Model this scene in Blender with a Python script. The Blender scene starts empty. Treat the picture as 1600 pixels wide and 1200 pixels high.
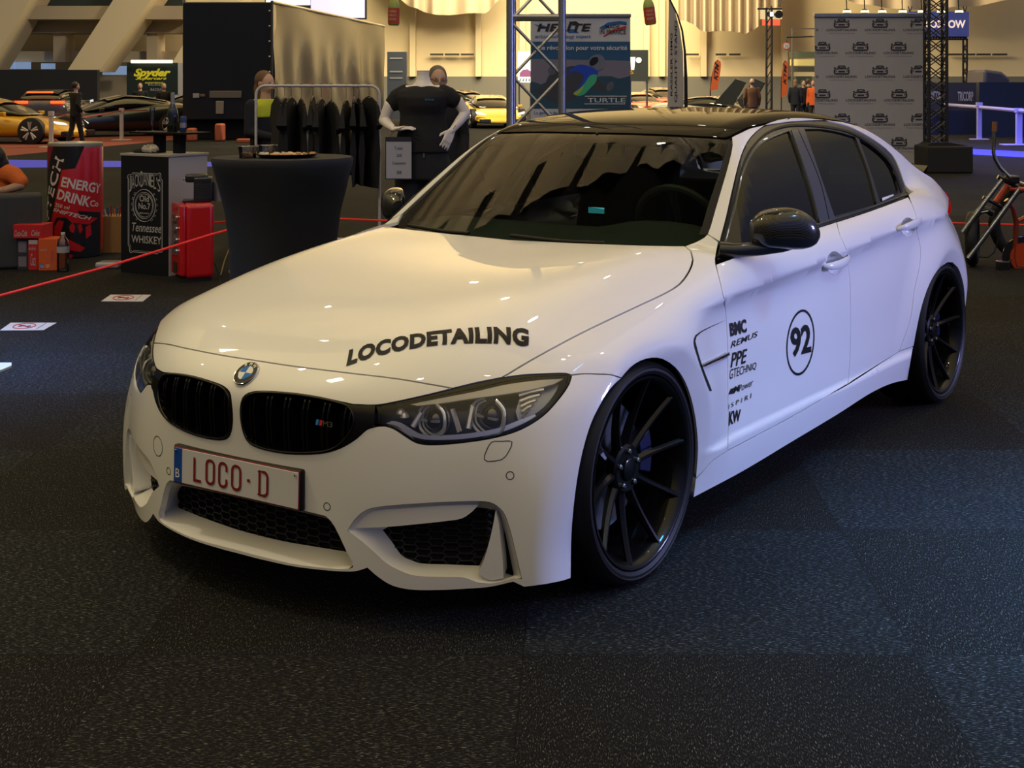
import bpy, bmesh, math, random
import numpy as np
from mathutils import Vector, Matrix
from mathutils.geometry import delaunay_2d_cdt
random.seed(7)
PI=math.pi
SC=bpy.context.scene
COL=SC.collection
# ---------------- camera ----------------
CAMP=np.array([2.9705,-3.5826,1.4965]); YAW=-.5753; FPX=2150.46; U0=900.47; V0=133.75
cd=bpy.data.cameras.new('camera'); cam=bpy.data.objects.new('camera',cd); COL.objects.link(cam)
cam.location=CAMP; cam.rotation_euler=(PI/2,0,-YAW)
cd.sensor_width=36; cd.lens=FPX*36/1600; cd.shift_x=(800-U0)/1600; cd.shift_y=(V0-600)/1600
cd.clip_start=.05; cd.clip_end=400
SC.camera=cam
RT=np.array([math.cos(YAW),-math.sin(YAW),0]); FW=np.array([math.sin(YAW),math.cos(YAW),0]); UP=np.array([0,0,1.])
def ray(u,v): return FW+RT*(u-U0)/FPX+UP*(V0-v)/FPX
def at(u,D,z):                      # place seen at column u, D metres along the hall, at height z
    p=CAMP+FW*D+RT*(u-U0)/FPX*D; return Vector((p[0],p[1],z))
def gnd(u,v,z=0):                   # point at height z seen at (u,v)
    d=ray(u,v); t=(z-CAMP[2])/d[2]; return Vector(CAMP+t*d)
def hz(v,D): return CAMP[2]+(V0-v)/FPX*D
# ---------------- view, world, lights ----------------
vs=SC.view_settings; vs.view_transform='Standard'; vs.look='None'; vs.gamma=1; vs.use_curve_mapping=False; vs.exposure=0.20
SC.cycles.use_denoising=True
SC.cycles.max_bounces=8; SC.cycles.transparent_max_bounces=16
SC.cycles.sample_clamp_indirect=6
w=bpy.data.worlds.new('hall_air'); SC.world=w; w.use_nodes=True
nt=w.node_tree; bg=nt.nodes['Background']
# the unseen hall around: warm cloth ceiling, dim walls, cool stage side to the car's left
tc=nt.nodes.new('ShaderNodeTexCoord'); sx=nt.nodes.new('ShaderNodeSeparateXYZ'); nt.links.new(tc.outputs['Generated'],sx.inputs[0])
def ramp(src,stops):
    r=nt.nodes.new('ShaderNodeValToRGB'); nt.links.new(src,r.inputs[0]); e=r.color_ramp.elements
    e[0].position,e[0].color=stops[0][0],(*stops[0][1],1); e[1].position,e[1].color=stops[-1][0],(*stops[-1][1],1)
    for p,c in stops[1:-1]: q=e.new(p); q.color=(*c,1)
    return r.outputs[0]
warm=ramp(sx.outputs['Z'],[(0,(.045,.045,.05)),(.08,(.06,.055,.055)),(.30,(.16,.145,.12)),(.60,(.92,.69,.29)),(1,(1.30,.98,.34))])
cool=ramp(sx.outputs['Z'],[(0,(.05,.06,.12)),(.10,(.10,.12,.26)),(.35,(.20,.25,.55)),(.7,(.62,.57,.50)),(1,(.95,.82,.55))])
mr=nt.nodes.new('ShaderNodeMapRange'); mr.inputs[1].default_value=.1; mr.inputs[2].default_value=.9; nt.links.new(sx.outputs['X'],mr.inputs[0])
mx_=nt.nodes.new('ShaderNodeMix'); mx_.data_type='RGBA'; nt.links.new(mr.outputs[0],mx_.inputs[0]); nt.links.new(warm,mx_.inputs[6]); nt.links.new(cool,mx_.inputs[7])
nt.links.new(mx_.outputs[2],bg.inputs[0]); bg.inputs[1].default_value=.78
def area(name,loc,target,size,energy,color,sizey=None,spread=None):
    l=bpy.data.lights.new(name,'AREA'); l.energy=energy; l.color=color; l.size=size
    if sizey: l.shape='RECTANGLE'; l.size_y=sizey
    if spread: l.spread=spread
    o=bpy.data.objects.new(name,l); COL.objects.link(o); o.location=loc
    d=Vector(target)-Vector(loc); o.rotation_euler=d.to_track_quat('-Z','Y').to_euler(); return o
area('hall_lamp_front',(-3.5,-3.0,8.5),(0,.3,0),.5,110,(1,.86,.60))
area('hall_lamp_far',(-7,9,9),(-5,7,0),1.2,420,(1,.84,.62))
area('hall_lamp_left',(-9,1,8),(-6,3,0),.8,180,(1,.84,.62))
area('hall_lamp_blue',(9.5,6.5,2.5),(0.9,1.4,.6),1.5,40,(.42,.44,1),spread=.75)
area('added_drape_uplight',(-5,6.5,2.6),(-5,6,7.3),1.5,420,(1,.80,.5))  # added lamp, brightens the overhead cloth so that it shows in reflections
area('hall_lamp_deep',(-22,30,12),(-24,34,0),3,2600,(1,.82,.55))
area('hall_lamp_wall',(-30,45,14),(-48,75,5),14,10500,(1,.78,.42))
area('stage_lamp_blue',(-6,29,3.5),(-6,29,0),5,500,(.1,.15,1))
area('added_floor_blue_left',(-4.6,-1.0,4.8),(-4.1,.5,0),1.0,46,(.20,.40,1),spread=.8)  # added lamp, tints the floor left of the car blue
area('added_floor_blue_right',(4.2,1.6,5.2),(3.0,1.0,0),1.0,80,(.10,.45,1),spread=.8)  # added lamp, tints the floor right of the car blue
for i,(a,b) in enumerate(((-2.2,1.2),(-1.2,3.8),(.6,-2.6),(1.9,1.6),(2.4,4.5),(-4,-1))):
    l=bpy.data.lights.new('hall_spot','POINT'); l.energy=22; l.color=(1,.93,.8) if i%2 else (.85,.88,1); l.shadow_soft_size=.09
    o=bpy.data.objects.new('hall_spot',l); COL.objects.link(o); o.location=(a,b,6.2)
for i in range(16):
    l=bpy.data.lights.new('hall_spot','POINT'); l.energy=7; l.color=(1,.95,.85); l.shadow_soft_size=.07
    o=bpy.data.objects.new('hall_spot',l); COL.objects.link(o); o.location=(-9+(i%4)*3.6+.4*math.sin(i*5),-1.5+(i//4)*4.2+.5*math.cos(i*3),6.6)
# ---------------- materials ----------------
MATS={}
def mat(name,color=(.5,.5,.5),rough=.5,metal=0,coat=0,spec=.5,emit=None,estr=1,alpha=None,sheen=0,coatr=.03):
    if name in MATS: return MATS[name]
    m=bpy.data.materials.new(name); m.use_nodes=True; b=m.node_tree.nodes['Principled BSDF']
    b.inputs['Base Color'].default_value=(*color,1); b.inputs['Roughness'].default_value=rough; b.inputs['Metallic'].default_value=metal
    b.inputs['Coat Weight'].default_value=coat; b.inputs['Coat Roughness'].default_value=coatr; b.inputs['Specular IOR Level'].default_value=spec
    b.inputs['Sheen Weight'].default_value=sheen
    if emit: b.inputs['Emission Color'].default_value=(*emit,1); b.inputs['Emission Strength'].default_value=estr
    MATS[name]=m; return m
def nodes(m): return m.node_tree.nodes,m.node_tree.links,m.node_tree.nodes['Principled BSDF']
def glassy(name,tint,f0=.04,rough=.0,refl=(1,1,1)):
    if name in MATS: return MATS[name]
    m=bpy.data.materials.new(name); m.use_nodes=True; n=m.node_tree.nodes; L=m.node_tree.links
    n.remove(n['Principled BSDF']); out=n['Material Output']
    t=n.new('ShaderNodeBsdfTransparent'); t.inputs[0].default_value=(*tint,1)
    g=n.new('ShaderNodeBsdfGlossy'); g.inputs['Roughness'].default_value=rough; g.inputs[0].default_value=(*refl,1)
    fr=n.new('ShaderNodeFresnel'); fr.inputs[0].default_value=1.5
    ad=n.new('ShaderNodeMath'); ad.operation='ADD'; ad.inputs[1].default_value=f0-.04; ad.use_clamp=True
    L.new(fr.outputs[0],ad.inputs[0])
    mx=n.new('ShaderNodeMixShader'); L.new(ad.outputs[0],mx.inputs[0]); L.new(t.outputs[0],mx.inputs[1]); L.new(g.outputs[0],mx.inputs[2]); L.new(mx.outputs[0],out.inputs[0])
    MATS[name]=m; return m
def noise_bump(m,scale,strength,dist=.002,detail=3):
    n,L,b=nodes(m); t=n.new('ShaderNodeTexNoise'); t.inputs['Scale'].default_value=scale; t.inputs['Detail'].default_value=detail
    c=n.new('ShaderNodeTexCoord'); L.new(c.outputs['Object'],t.inputs['Vector'])
    u=n.new('ShaderNodeBump'); u.inputs['Strength'].default_value=strength; u.inputs['Distance'].default_value=dist
    L.new(t.outputs['Fac'],u.inputs['Height']); L.new(u.outputs[0],b.inputs['Normal']); return m
WHITE=mat('white_paint',(.80,.80,.80),.35,coat=.8,coatr=.02,spec=.2)
BLACKG=mat('gloss_black',(.003,.003,.004),.3,coat=1,spec=0)
WHEELB=mat('wheel_black',(.003,.003,.0035),.35,coat=.45,spec=.1)
BLACKM=mat('satin_black',(.006,.006,.007),.45,spec=.25)
RUBBER=noise_bump(mat('tyre_rubber',(.007,.007,.008),.5,spec=.35),60,.2)
DARK=mat('dark_cavity',(.004,.004,.004),.9)
CHROME=mat('chrome',(.75,.75,.77),.08,metal=1)
SHADOWCH=mat('shadow_chrome',(.045,.05,.06),.22,metal=.6,coat=.5)
GLASS=glassy('tinted_glass',(.03,.04,.035),.022)
WGLASS=glassy('windscreen_glass',(.42,.48,.42),.035)
CLEAR=glassy('clear_lens',(.97,.97,.98),.04)
INTER=mat('interior_black',(.008,.009,.011),.6)
DASH=mat('dashboard_grain',(.11,.13,.125),.5)
# carbon weave
CARBON=mat('carbon_fibre',(.012,.012,.012),.3,coat=1,spec=.1)
def _carbon(m,s):
    n,L,b=nodes(m); c=n.new('ShaderNodeTexCoord'); k=n.new('ShaderNodeTexChecker'); k.inputs['Scale'].default_value=s
    k.inputs[1].default_value=(.035,.033,.028,1); k.inputs[2].default_value=(.004,.004,.004,1)
    L.new(c.outputs['Object'],k.inputs[0]); L.new(k.outputs[0],b.inputs['Base Color'])
_carbon(CARBON,230)
ROOFC=mat('carbon_roof_lacquer',(.007,.007,.005),.3,coat=.38,coatr=.02,spec=0)
# ---------------- object helpers ----------------
def link(name,me,m,parent=None,smooth=True):
    o=bpy.data.objects.new(name,me); COL.objects.link(o)
    if m is not None:
        for k in (m if isinstance(m,(list,tuple)) else [m]): me.materials.append(k)
    if smooth: me.polygons.foreach_set('use_smooth',[True]*len(me.polygons))
    if parent: o.parent=parent
    return o
def mesh(name,V,F,m,parent=None,smooth=False):
    me=bpy.data.meshes.new(name); me.from_pydata([tuple(map(float,v)) for v in V],[],[tuple(map(int,f)) for f in F]); me.update()
    return link(name,me,m,parent,smooth)
def thing(name,label,cat,loc=(0,0,0),rz=0,group=None):
    o=bpy.data.objects.new(name,None); COL.objects.link(o); o.location=loc; o.rotation_euler=(0,0,rz); o.empty_display_size=.1
    return tag(o,label,cat,group)
def tag(o,label,cat,group=None,kind=None):
    o['label']=label; o['category']=cat
    if group: o['group']=group
    if kind: o['kind']=kind
    return o
class MB:
    def __init__(s): s.V=[];s.F=[];s.M=[]
    def add(s,V,F,mi=0):
        k=len(s.V); s.V+= [tuple(map(float,v)) for v in V]; s.F+=[tuple(int(i)+k for i in f) for f in F]; s.M+=[mi]*len(F); return s
    def box(s,a,b,mi=0,R=None,T=(0,0,0)):
        V=[(x,y,z) for x in(a[0],b[0]) for y in(a[1],b[1]) for z in(a[2],b[2])]
        if R is not None: V=[tuple(R@Vector(v)+Vector(T)) for v in V]
        return s.add(V,[(0,1,3,2),(4,6,7,5),(0,4,5,1),(2,3,7,6),(0,2,6,4),(1,5,7,3)],mi)
    def tube(s,P,r,n=10,mi=0,closed=False,cap=True):
        P=[Vector(p) for p in P]; R=r if isinstance(r,(list,tuple)) else [r]*len(P)
        V=[];N=len(P);up=None
        for i,p in enumerate(P):
            t=(P[(i+1)%N]-P[i-1]) if closed else (P[min(i+1,N-1)]-P[max(i-1,0)])
            t.normalize()
            if up is None: up=Vector((0,0,1)) if abs(t.z)<.9 else Vector((1,0,0))
            a=t.cross(up).normalized(); b=a.cross(t).normalized(); up=b
            V+=[p+(a*math.cos(2*PI*k/n)+b*math.sin(2*PI*k/n))*R[i] for k in range(n)]
        F=[]
        for i in range(N if closed else N-1):
            for k in range(n):
                j=(i+1)%N; F.append((i*n+k,i*n+(k+1)%n,j*n+(k+1)%n,j*n+k))
        if cap and not closed: F+=[tuple(range(n))[::-1],tuple((N-1)*n+k for k in range(n))]
        return s.add(V,F,mi)
    def lathe(s,prof,n=32,axis='z',c=(0,0,0),mi=0,cap=True):
        V=[];F=[];m=len(prof)
        for k in range(n):
            a=2*PI*k/n
            for r,h in prof:
                p=(r*math.cos(a),r*math.sin(a),h) if axis=='z' else ((h,r*math.cos(a),r*math.sin(a)) if axis=='x' else (r*math.sin(a),h,r*math.cos(a)))
                V.append((p[0]+c[0],p[1]+c[1],p[2]+c[2]))
        for k in range(n):
            for i in range(m-1): F.append((k*m+i,((k+1)%n)*m+i,((k+1)%n)*m+i+1,k*m+i+1))
        if cap:
            if prof[0][0]>1e-5: F.append(tuple(k*m for k in range(n))[::-1])
            if prof[-1][0]>1e-5: F.append(tuple(k*m+m-1 for k in range(n)))
        return s.add(V,F,mi)
    def prism(s,poly,a,b,plane='xz',mi=0):
        n=len(poly)
        f={'xz':lambda p,h:(p[0],h,p[1]),'xy':lambda p,h:(p[0],p[1],h),'yz':lambda p,h:(h,p[0],p[1])}[plane]
        V=[f(p,a) for p in poly]+[f(p,b) for p in poly]
        return s.add(V,[tuple(range(n)),tuple(range(2*n-1,n-1,-1))]+[(i,i+n,(i+1)%n+n,(i+1)%n) for i in range(n)],mi)
    def build(s,name,m,parent=None,smooth=False,bevel=0,seg=2,autos=None,subsurf=0,loc=None,rot=None):
        me=bpy.data.meshes.new(name); me.from_pydata(s.V,[],s.F); me.update()
        if len(set(s.M))>1: me.polygons.foreach_set('material_index',s.M)
        bm=bmesh.new(); bm.from_mesh(me); bmesh.ops.recalc_face_normals(bm,faces=bm.faces); bm.to_mesh(me); bm.free()
        o=link(name,me,m,parent,smooth or bevel>0)
        if bevel:
            b=o.modifiers.new('bevel','BEVEL'); b.width=bevel; b.segments=seg; b.limit_method='ANGLE'; b.angle_limit=.6; b.harden_normals=False
        if subsurf:
            b=o.modifiers.new('sub','SUBSURF'); b.levels=b.render_levels=subsurf
        if smooth or bevel:
            if autos is None: autos=35
            me.set_sharp_from_angle(angle=math.radians(autos))
        if loc is not None: o.location=loc
        if rot is not None: o.rotation_euler=rot
        return o
def text_mesh(body,size=1.0,shear=0,bold=0,space=1.0,extrude=0,align='LEFT',width=1):
    cu=bpy.data.curves.new('t','FONT'); cu.body=body; cu.size=size; cu.shear=shear; cu.offset=bold; cu.space_character=space; cu.extrude=extrude; cu.align_x=align
    cu.resolution_u=3
    o=bpy.data.objects.new('t',cu); COL.objects.link(o)
    dg=bpy.context.evaluated_depsgraph_get(); me=bpy.data.meshes.new_from_object(o.evaluated_get(dg))
    bpy.data.objects.remove(o); bpy.data.curves.remove(cu)
    V=np.array([v.co[:] for v in me.vertices]); F=[tuple(p.vertices) for p in me.polygons]
    bpy.data.meshes.remove(me)
    if len(V)==0: return np.zeros((0,3)),[]
    V[:,0]*=width
    return V,F
def text_box(body,x0,y0,x1,y1,**k):        # text stretched to fill a rectangle
    V,F=text_mesh(body,**k); a=V.min(0);b=V.max(0)
    V[:,0]=x0+(V[:,0]-a[0])/(b[0]-a[0])*(x1-x0); V[:,1]=y0+(V[:,1]-a[1])/(b[1]-a[1])*(y1-y0)
    return V,F
# ---------- car body base surface (numpy, implicit) ----------
class NS:                                   # natural cubic spline basis on fixed knots
    def __init__(s,t):
        s.t=np.array(t,float);n=len(t);h=np.diff(s.t)
        A=np.zeros((n,n));B=np.zeros((n,n));A[0,0]=A[-1,-1]=1
        for i in range(1,n-1):
            A[i,i-1]=h[i-1];A[i,i]=2*(h[i-1]+h[i]);A[i,i+1]=h[i]
            B[i,i-1]=6/h[i-1];B[i,i]=-6/h[i-1]-6/h[i];B[i,i+1]=6/h[i]
        s.D=np.linalg.solve(A,B);s.h=h;s.I=np.eye(n)
    def __call__(s,x):
        x=np.clip(x,s.t[0],s.t[-1]);i=np.clip(np.searchsorted(s.t,x)-1,0,len(s.h)-1)
        h=s.h[i];a=(s.t[i+1]-x)/h;b=1-a
        return (a[:,None]*s.I[i]+b[:,None]*s.I[i+1]+((a**3-a)*h*h/6)[:,None]*s.D[i]+((b**3-b)*h*h/6)[:,None]*s.D[i+1])
class Tab:
    def __init__(s,u,v,V): s.u=NS(u);s.v=NS(v);s.V=np.array(V,float)
    def __call__(s,u,v): return ((s.u(u)@s.V)*s.v(v)).sum(1)
class Cur:
    def __init__(s,u,V): s.u=NS(u);s.V=np.array(V,float)
    def __call__(s,u): return s.u(u)@s.V
def smax(a,b,k):
    h=np.maximum(k-np.abs(a-b),0)/k
    return np.maximum(a,b)+h*h*k*.25
def sstep(a,b,x):
    t=np.clip((x-a)/(b-a),0,1);return t*t*(3-2*t)
Ttab=Tab([-.85,-.72,-.60,-.35,0,.35,.65,1.2,2.0,2.6,3.2,3.8],[0,.25,.5,.65,.75,.85,.95],[
 [.64,.635,.615,.595,.57,.53,.48],
 [.705,.70,.68,.65,.62,.585,.54],
 [.757,.753,.732,.702,.672,.63,.58],
 [.824,.822,.81,.782,.745,.70,.645],
 [.880,.882,.882,.862,.822,.768,.70],
 [.912,.916,.925,.912,.872,.822,.76],
 [.935,.940,.950,.942,.922,.890,.84],
 [.95,.95,.955,.955,.95,.925,.87],
 [.98,.98,.985,.985,.98,.958,.90],
 [1.02,1.02,1.02,1.015,1.01,.985,.92],
 [1.05,1.05,1.045,1.03,.985,.91,.83],
 [1.045,1.04,1.01,.94,.87,.80,.73]])
Stab=Tab([-.9,-.4,0,.5,1.0,1.6,2.2,2.8,3.3,3.9],[.08,.20,.32,.45,.60,.72,.82,.90,1.0],[
 [.875,.88,.885,.888,.88,.86,.84,.82,.80],
 [.872,.878,.886,.890,.889,.878,.86,.84,.81],
 [.850,.862,.877,.885,.887,.885,.875,.855,.82],
 [.845,.870,.884,.886,.888,.892,.893,.875,.835],
 [.843,.868,.884,.888,.893,.899,.902,.885,.845],
 [.842,.866,.884,.890,.896,.903,.908,.895,.855],
 [.840,.862,.882,.89,.898,.905,.910,.902,.862],
 [.838,.86,.878,.89,.898,.905,.912,.905,.868],
 [.80,.815,.825,.828,.828,.812,.785,.755,.70],
 [.62,.63,.64,.64,.63,.60,.56,.53,.47]])
Ftab=Tab([0,.15,.3,.5,.65,.75,.85,.92,1.0],[.05,.15,.25,.35,.45,.55,.62,.68,.76,.90],[
 [-.775,-.785,-.788,-.789,-.790,-.797,-.79,-.745,-.66,-.50],
 [-.770,-.780,-.783,-.785,-.787,-.792,-.784,-.738,-.652,-.49],
 [-.752,-.762,-.767,-.770,-.772,-.771,-.757,-.710,-.625,-.463],
 [-.693,-.703,-.710,-.716,-.713,-.701,-.678,-.630,-.545,-.385],
 [-.610,-.624,-.631,-.635,-.629,-.611,-.582,-.532,-.443,-.283],
 [-.545,-.560,-.567,-.570,-.563,-.541,-.508,-.452,-.362,-.20],
 [-.497,-.508,-.512,-.508,-.490,-.452,-.407,-.341,-.247,-.088],
 [-.40,-.412,-.416,-.410,-.385,-.335,-.275,-.185,-.08,.07],
 [-.10,-.11,-.12,-.12,-.10,-.05,.0,.1,.2,.35]])
Zcr=Cur([-.4,.3,.6,1.41,2.23,3.0,3.8],[.74,.775,.787,.827,.872,.905,.92])
def Sfun(y,z):
    s=Stab(y,z)
    t=Zcr(y)-z
    fade=sstep(.25,.6,y)
    tt=.5*(t+np.sqrt(t*t+1.2e-4))-.0055*np.exp(-(t/.02)**2)
    tt=np.maximum(tt,0)
    s=s-fade*.030*(tt/.07)*np.exp(1-tt/.07)*np.exp(-tt/.35)
    for yc,A,r0,r1,zc in((0,.038,.395,.62,.335),(2.812,.038,.40,.66,.335)):
        dy=y-yc;dz=(z-zc)
        r=np.hypot(dy,np.where(dz>0,dz*1.05,dz*.8))
        b=1-sstep(r0,r1,r)
        s=s+A*b*(.35+.65*sstep(.98,.66,z))*sstep(.18,.55,z)
        q=r0+.012-r; s=s-.28*.5*(q+np.sqrt(q*q+1.5e-4))*np.clip((r-.2)/.1,0,1)*(r<r0+.2)*sstep(r0+.2,r0+.1,r)   # lip turned in round the opening
    # side skirt
    sk=sstep(.33,.30,z)*sstep(.36,.5,y)*sstep(2.44,2.32,y)
    return s+sk*.016*sstep(.33,.30,z)
def Lower(x,y,z):
    x=np.abs(x)
    f=smax(z-Ttab(y,x),x-Sfun(y,z),.075)
    # power dome edges on the hood
    f=smax(f,(Ftab(np.minimum(x,1.0),z)-y)*.8,.05)
    rear=y-(3.86-.35*np.maximum(x-.35,0)**1.6-.35*np.maximum(z-.9,0)-.10*np.maximum(.5-z,0))
    return smax(f,rear,.06)
Rc=Cur([.8,1.1,1.25,1.5,1.8,2.1,2.4,2.7,3.0,3.4],[1.20,1.302,1.342,1.38,1.398,1.397,1.375,1.325,1.25,1.10])
Gb=Cur([.3,.65,1.2,1.7,2.3,2.7,3.1,3.5],[.77,.80,.815,.82,.808,.785,.74,.66])
def Upper(x,y,z):
    x=np.abs(x)
    f=smax(z-(Rc(y)-.075*x*x),(x-(Gb(y)-np.maximum(z-.93,-.02)*.42-.35*np.maximum(z-.93,0)**2-1.5*np.maximum(.91-z,0)))*.9,.10)
    f=smax(f,((.565+(z-.93)*1.55+.24*x*x+.25*np.maximum(x-.4,0)**2)-y)*.55,.03)
    f=smax(f,(y-(3.32-(z-1.03)*1.95-.25*x*x))*.5,.04)
    return f
def body_f(P,part=None):
    x,y,z=P[:,0],P[:,1],P[:,2]
    if part=='low': return Lower(x,y,z)
    if part=='up': return Upper(x,y,z)
    k=.002+.09*sstep(2.62,2.95,y); return -smax(-Lower(x,y,z),-Upper(x,y,z),k)
def march(o,d,t0,t1,n,part=None,sign=1):
    # first t where f changes from sign<0 to >0 (sign=1: leaving the body, -1: entering)
    N=len(o);ts=np.linspace(t0,t1,n)
    P=(o[:,None,:]+d[:,None,:]*ts[None,:,None]).reshape(-1,3)
    f=(body_f(P,part)*sign).reshape(N,n)
    cr=(f[:,:-1]<0)&(f[:,1:]>=0)
    if sign<0: cr=(f[:,:-1]<=0)&(f[:,1:]>0)
    has=cr.any(1);i=np.where(has,cr.argmax(1),0)
    a=ts[i];b=ts[np.minimum(i+1,n-1)]
    best=ts[np.abs(f).argmin(1)]
    for _ in range(22):
        m=(a+b)/2;fm=body_f(o+d*m[:,None],part)*sign
        a=np.where(fm<0,m,a);b=np.where(fm<0,b,m)
    t=np.where(has,(a+b)/2,best)
    return o+d*t[:,None],has
def grad(P,part=None,e=2e-4):
    g=np.stack([body_f(P+np.eye(3)[k]*e,part)-body_f(P-np.eye(3)[k]*e,part) for k in range(3)],1)
    return g/np.linalg.norm(g,axis=1)[:,None]
# ---------------- domains: charts over the car body ----------------
LS=.8
class Long:
    part=None;z0=.35
    def frm(s,P): return np.stack([P[:,1],np.arctan2(P[:,2]-s.z0,P[:,0])*LS],1)
    def ray(s,q):
        a=q[:,1]/LS; return np.stack([0*a,q[:,0],0*a+s.z0],1),np.stack([np.cos(a),0*a,np.sin(a)],1)
    def mir(s,q): q=q.copy(); q[:,1]=PI*LS-q[:,1]; return q
class Low(Long): part='low'
class Upp(Long): part='up'
class Sph:
    part='low';O=np.array([0,-.05,.36])
    def frm(s,P):
        D=P-s.O; return np.stack([np.arctan2(D[:,0],-D[:,1]),np.arctan2(D[:,2],np.hypot(D[:,0],D[:,1]))],1)*LS
    def ray(s,q):
        a=q[:,0]/LS;b=q[:,1]/LS; return np.repeat(s.O[None],len(q),0),np.stack([np.sin(a)*np.cos(b),-np.cos(a)*np.cos(b),np.sin(b)],1)
    def mir(s,q): q=q.copy(); q[:,0]*=-1; return q
class Top:
    part='up'
    def frm(s,P): return P[:,:2].copy()
    def ray(s,q): return np.stack([q[:,0],q[:,1],0*q[:,0]+.80],1),np.stack([0*q[:,0],0*q[:,0],0*q[:,0]+1.],1)
    def mir(s,q): q=q.copy(); q[:,0]*=-1; return q
class TopLow(Top): part='low'
LONG,LOW,UPP,SPH,TOP,TOPL=Long(),Low(),Upp(),Sph(),Top(),TopLow()
def surf(dom,q):
    q=np.asarray(q,float); o,d=dom.ray(q); P,h=march(o,d,0.02,1.5,90,dom.part); return P
def pxhit(pts,part=None,shift=None,tmax=8.8,flag=False):
    pts=np.asarray(pts,float)
    d=np.stack([ray(u,v) for u,v in pts[:,:2]]); o=np.repeat(CAMP[None],len(pts),0)
    if shift is not None: o=o-np.asarray(shift)
    P,h=march(o,d,2.2,tmax,420,part,-1)
    if flag: return P,h
    return P if shift is None else P+np.asarray(shift)
def spl(pts,step=9.0,closed=False):
    """smooth pixel polyline; a point with a third value 1 is a corner"""
    P=[np.array(p[:2],float) for p in pts]; C=[len(p)>2 for p in pts]; n=len(P); out=[]
    rng=range(n if closed else n-1)
    for i in rng:
        a=P[i];b=P[(i+1)%n]
        p0=P[i-1] if (closed or i>0) and not C[i] else 2*a-b
        p3=P[(i+2)%n] if (closed or i+2<n) and not C[(i+1)%n] else 2*b-a
        k=max(1,int(np.hypot(*(b-a))/step))
        # centripetal-ish tangents
        la=max(np.hypot(*(b-a)),1e-6); 
        m1=(b-p0)/(la+max(np.hypot(*(a-p0)),1e-6))*la; m2=(p3-a)/(la+max(np.hypot(*(p3-b)),1e-6))*la
        for j in range(k):
            t=j/k; out.append((2*t**3-3*t*t+1)*a+(t**3-2*t*t+t)*m1+(-2*t**3+3*t*t)*b+(t**3-t*t)*m2)
    if not closed: out.append(P[-1])
    return np.array(out)
def poly_area(q): x,y=q[:,0],q[:,1]; return .5*np.sum(x*np.roll(y,-1)-np.roll(x,-1)*y)
def dedupe(q,eps=2e-4):
    keep=[0]
    for i in range(1,len(q)):
        if np.hypot(*(q[i]-q[keep[-1]]))>eps: keep.append(i)
    if np.hypot(*(q[keep[-1]]-q[0]))<eps: keep.pop()
    return q[keep]
def inset(q,g):
    if g==0: return q
    if poly_area(q)<0: q=q[::-1]
    a=q-np.roll(q,1,0); b=np.roll(q,-1,0)-q
    na=np.stack([-a[:,1],a[:,0]],1)/np.linalg.norm(a,axis=1)[:,None]; nb=np.stack([-b[:,1],b[:,0]],1)/np.linalg.norm(b,axis=1)[:,None]
    m=na+nb; l=np.linalg.norm(m,axis=1)[:,None]; m=m/np.maximum(l,1e-6)
    c=np.maximum((m*na).sum(1),.5)[:,None]
    return q+m*g/c
def inside(q,poly):
    x,y=q[:,0],q[:,1]; r=np.zeros(len(q),bool); n=len(poly)
    for i in range(n):
        x1,y1=poly[i];x2,y2=poly[(i+1)%n]
        if y1==y2: continue
        c=((y1>y)!=(y2>y))&(x<(x2-x1)*(y-y1)/(y2-y1)+x1); r^=c
    return r
def nearest(q,b):
    d=np.full(len(q),9.)
    for i in range(0,len(b),64): d=np.minimum(d,np.sqrt(((q[:,None]-b[None,i:i+64])**2).sum(2)).min(1))
    return d
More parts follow.
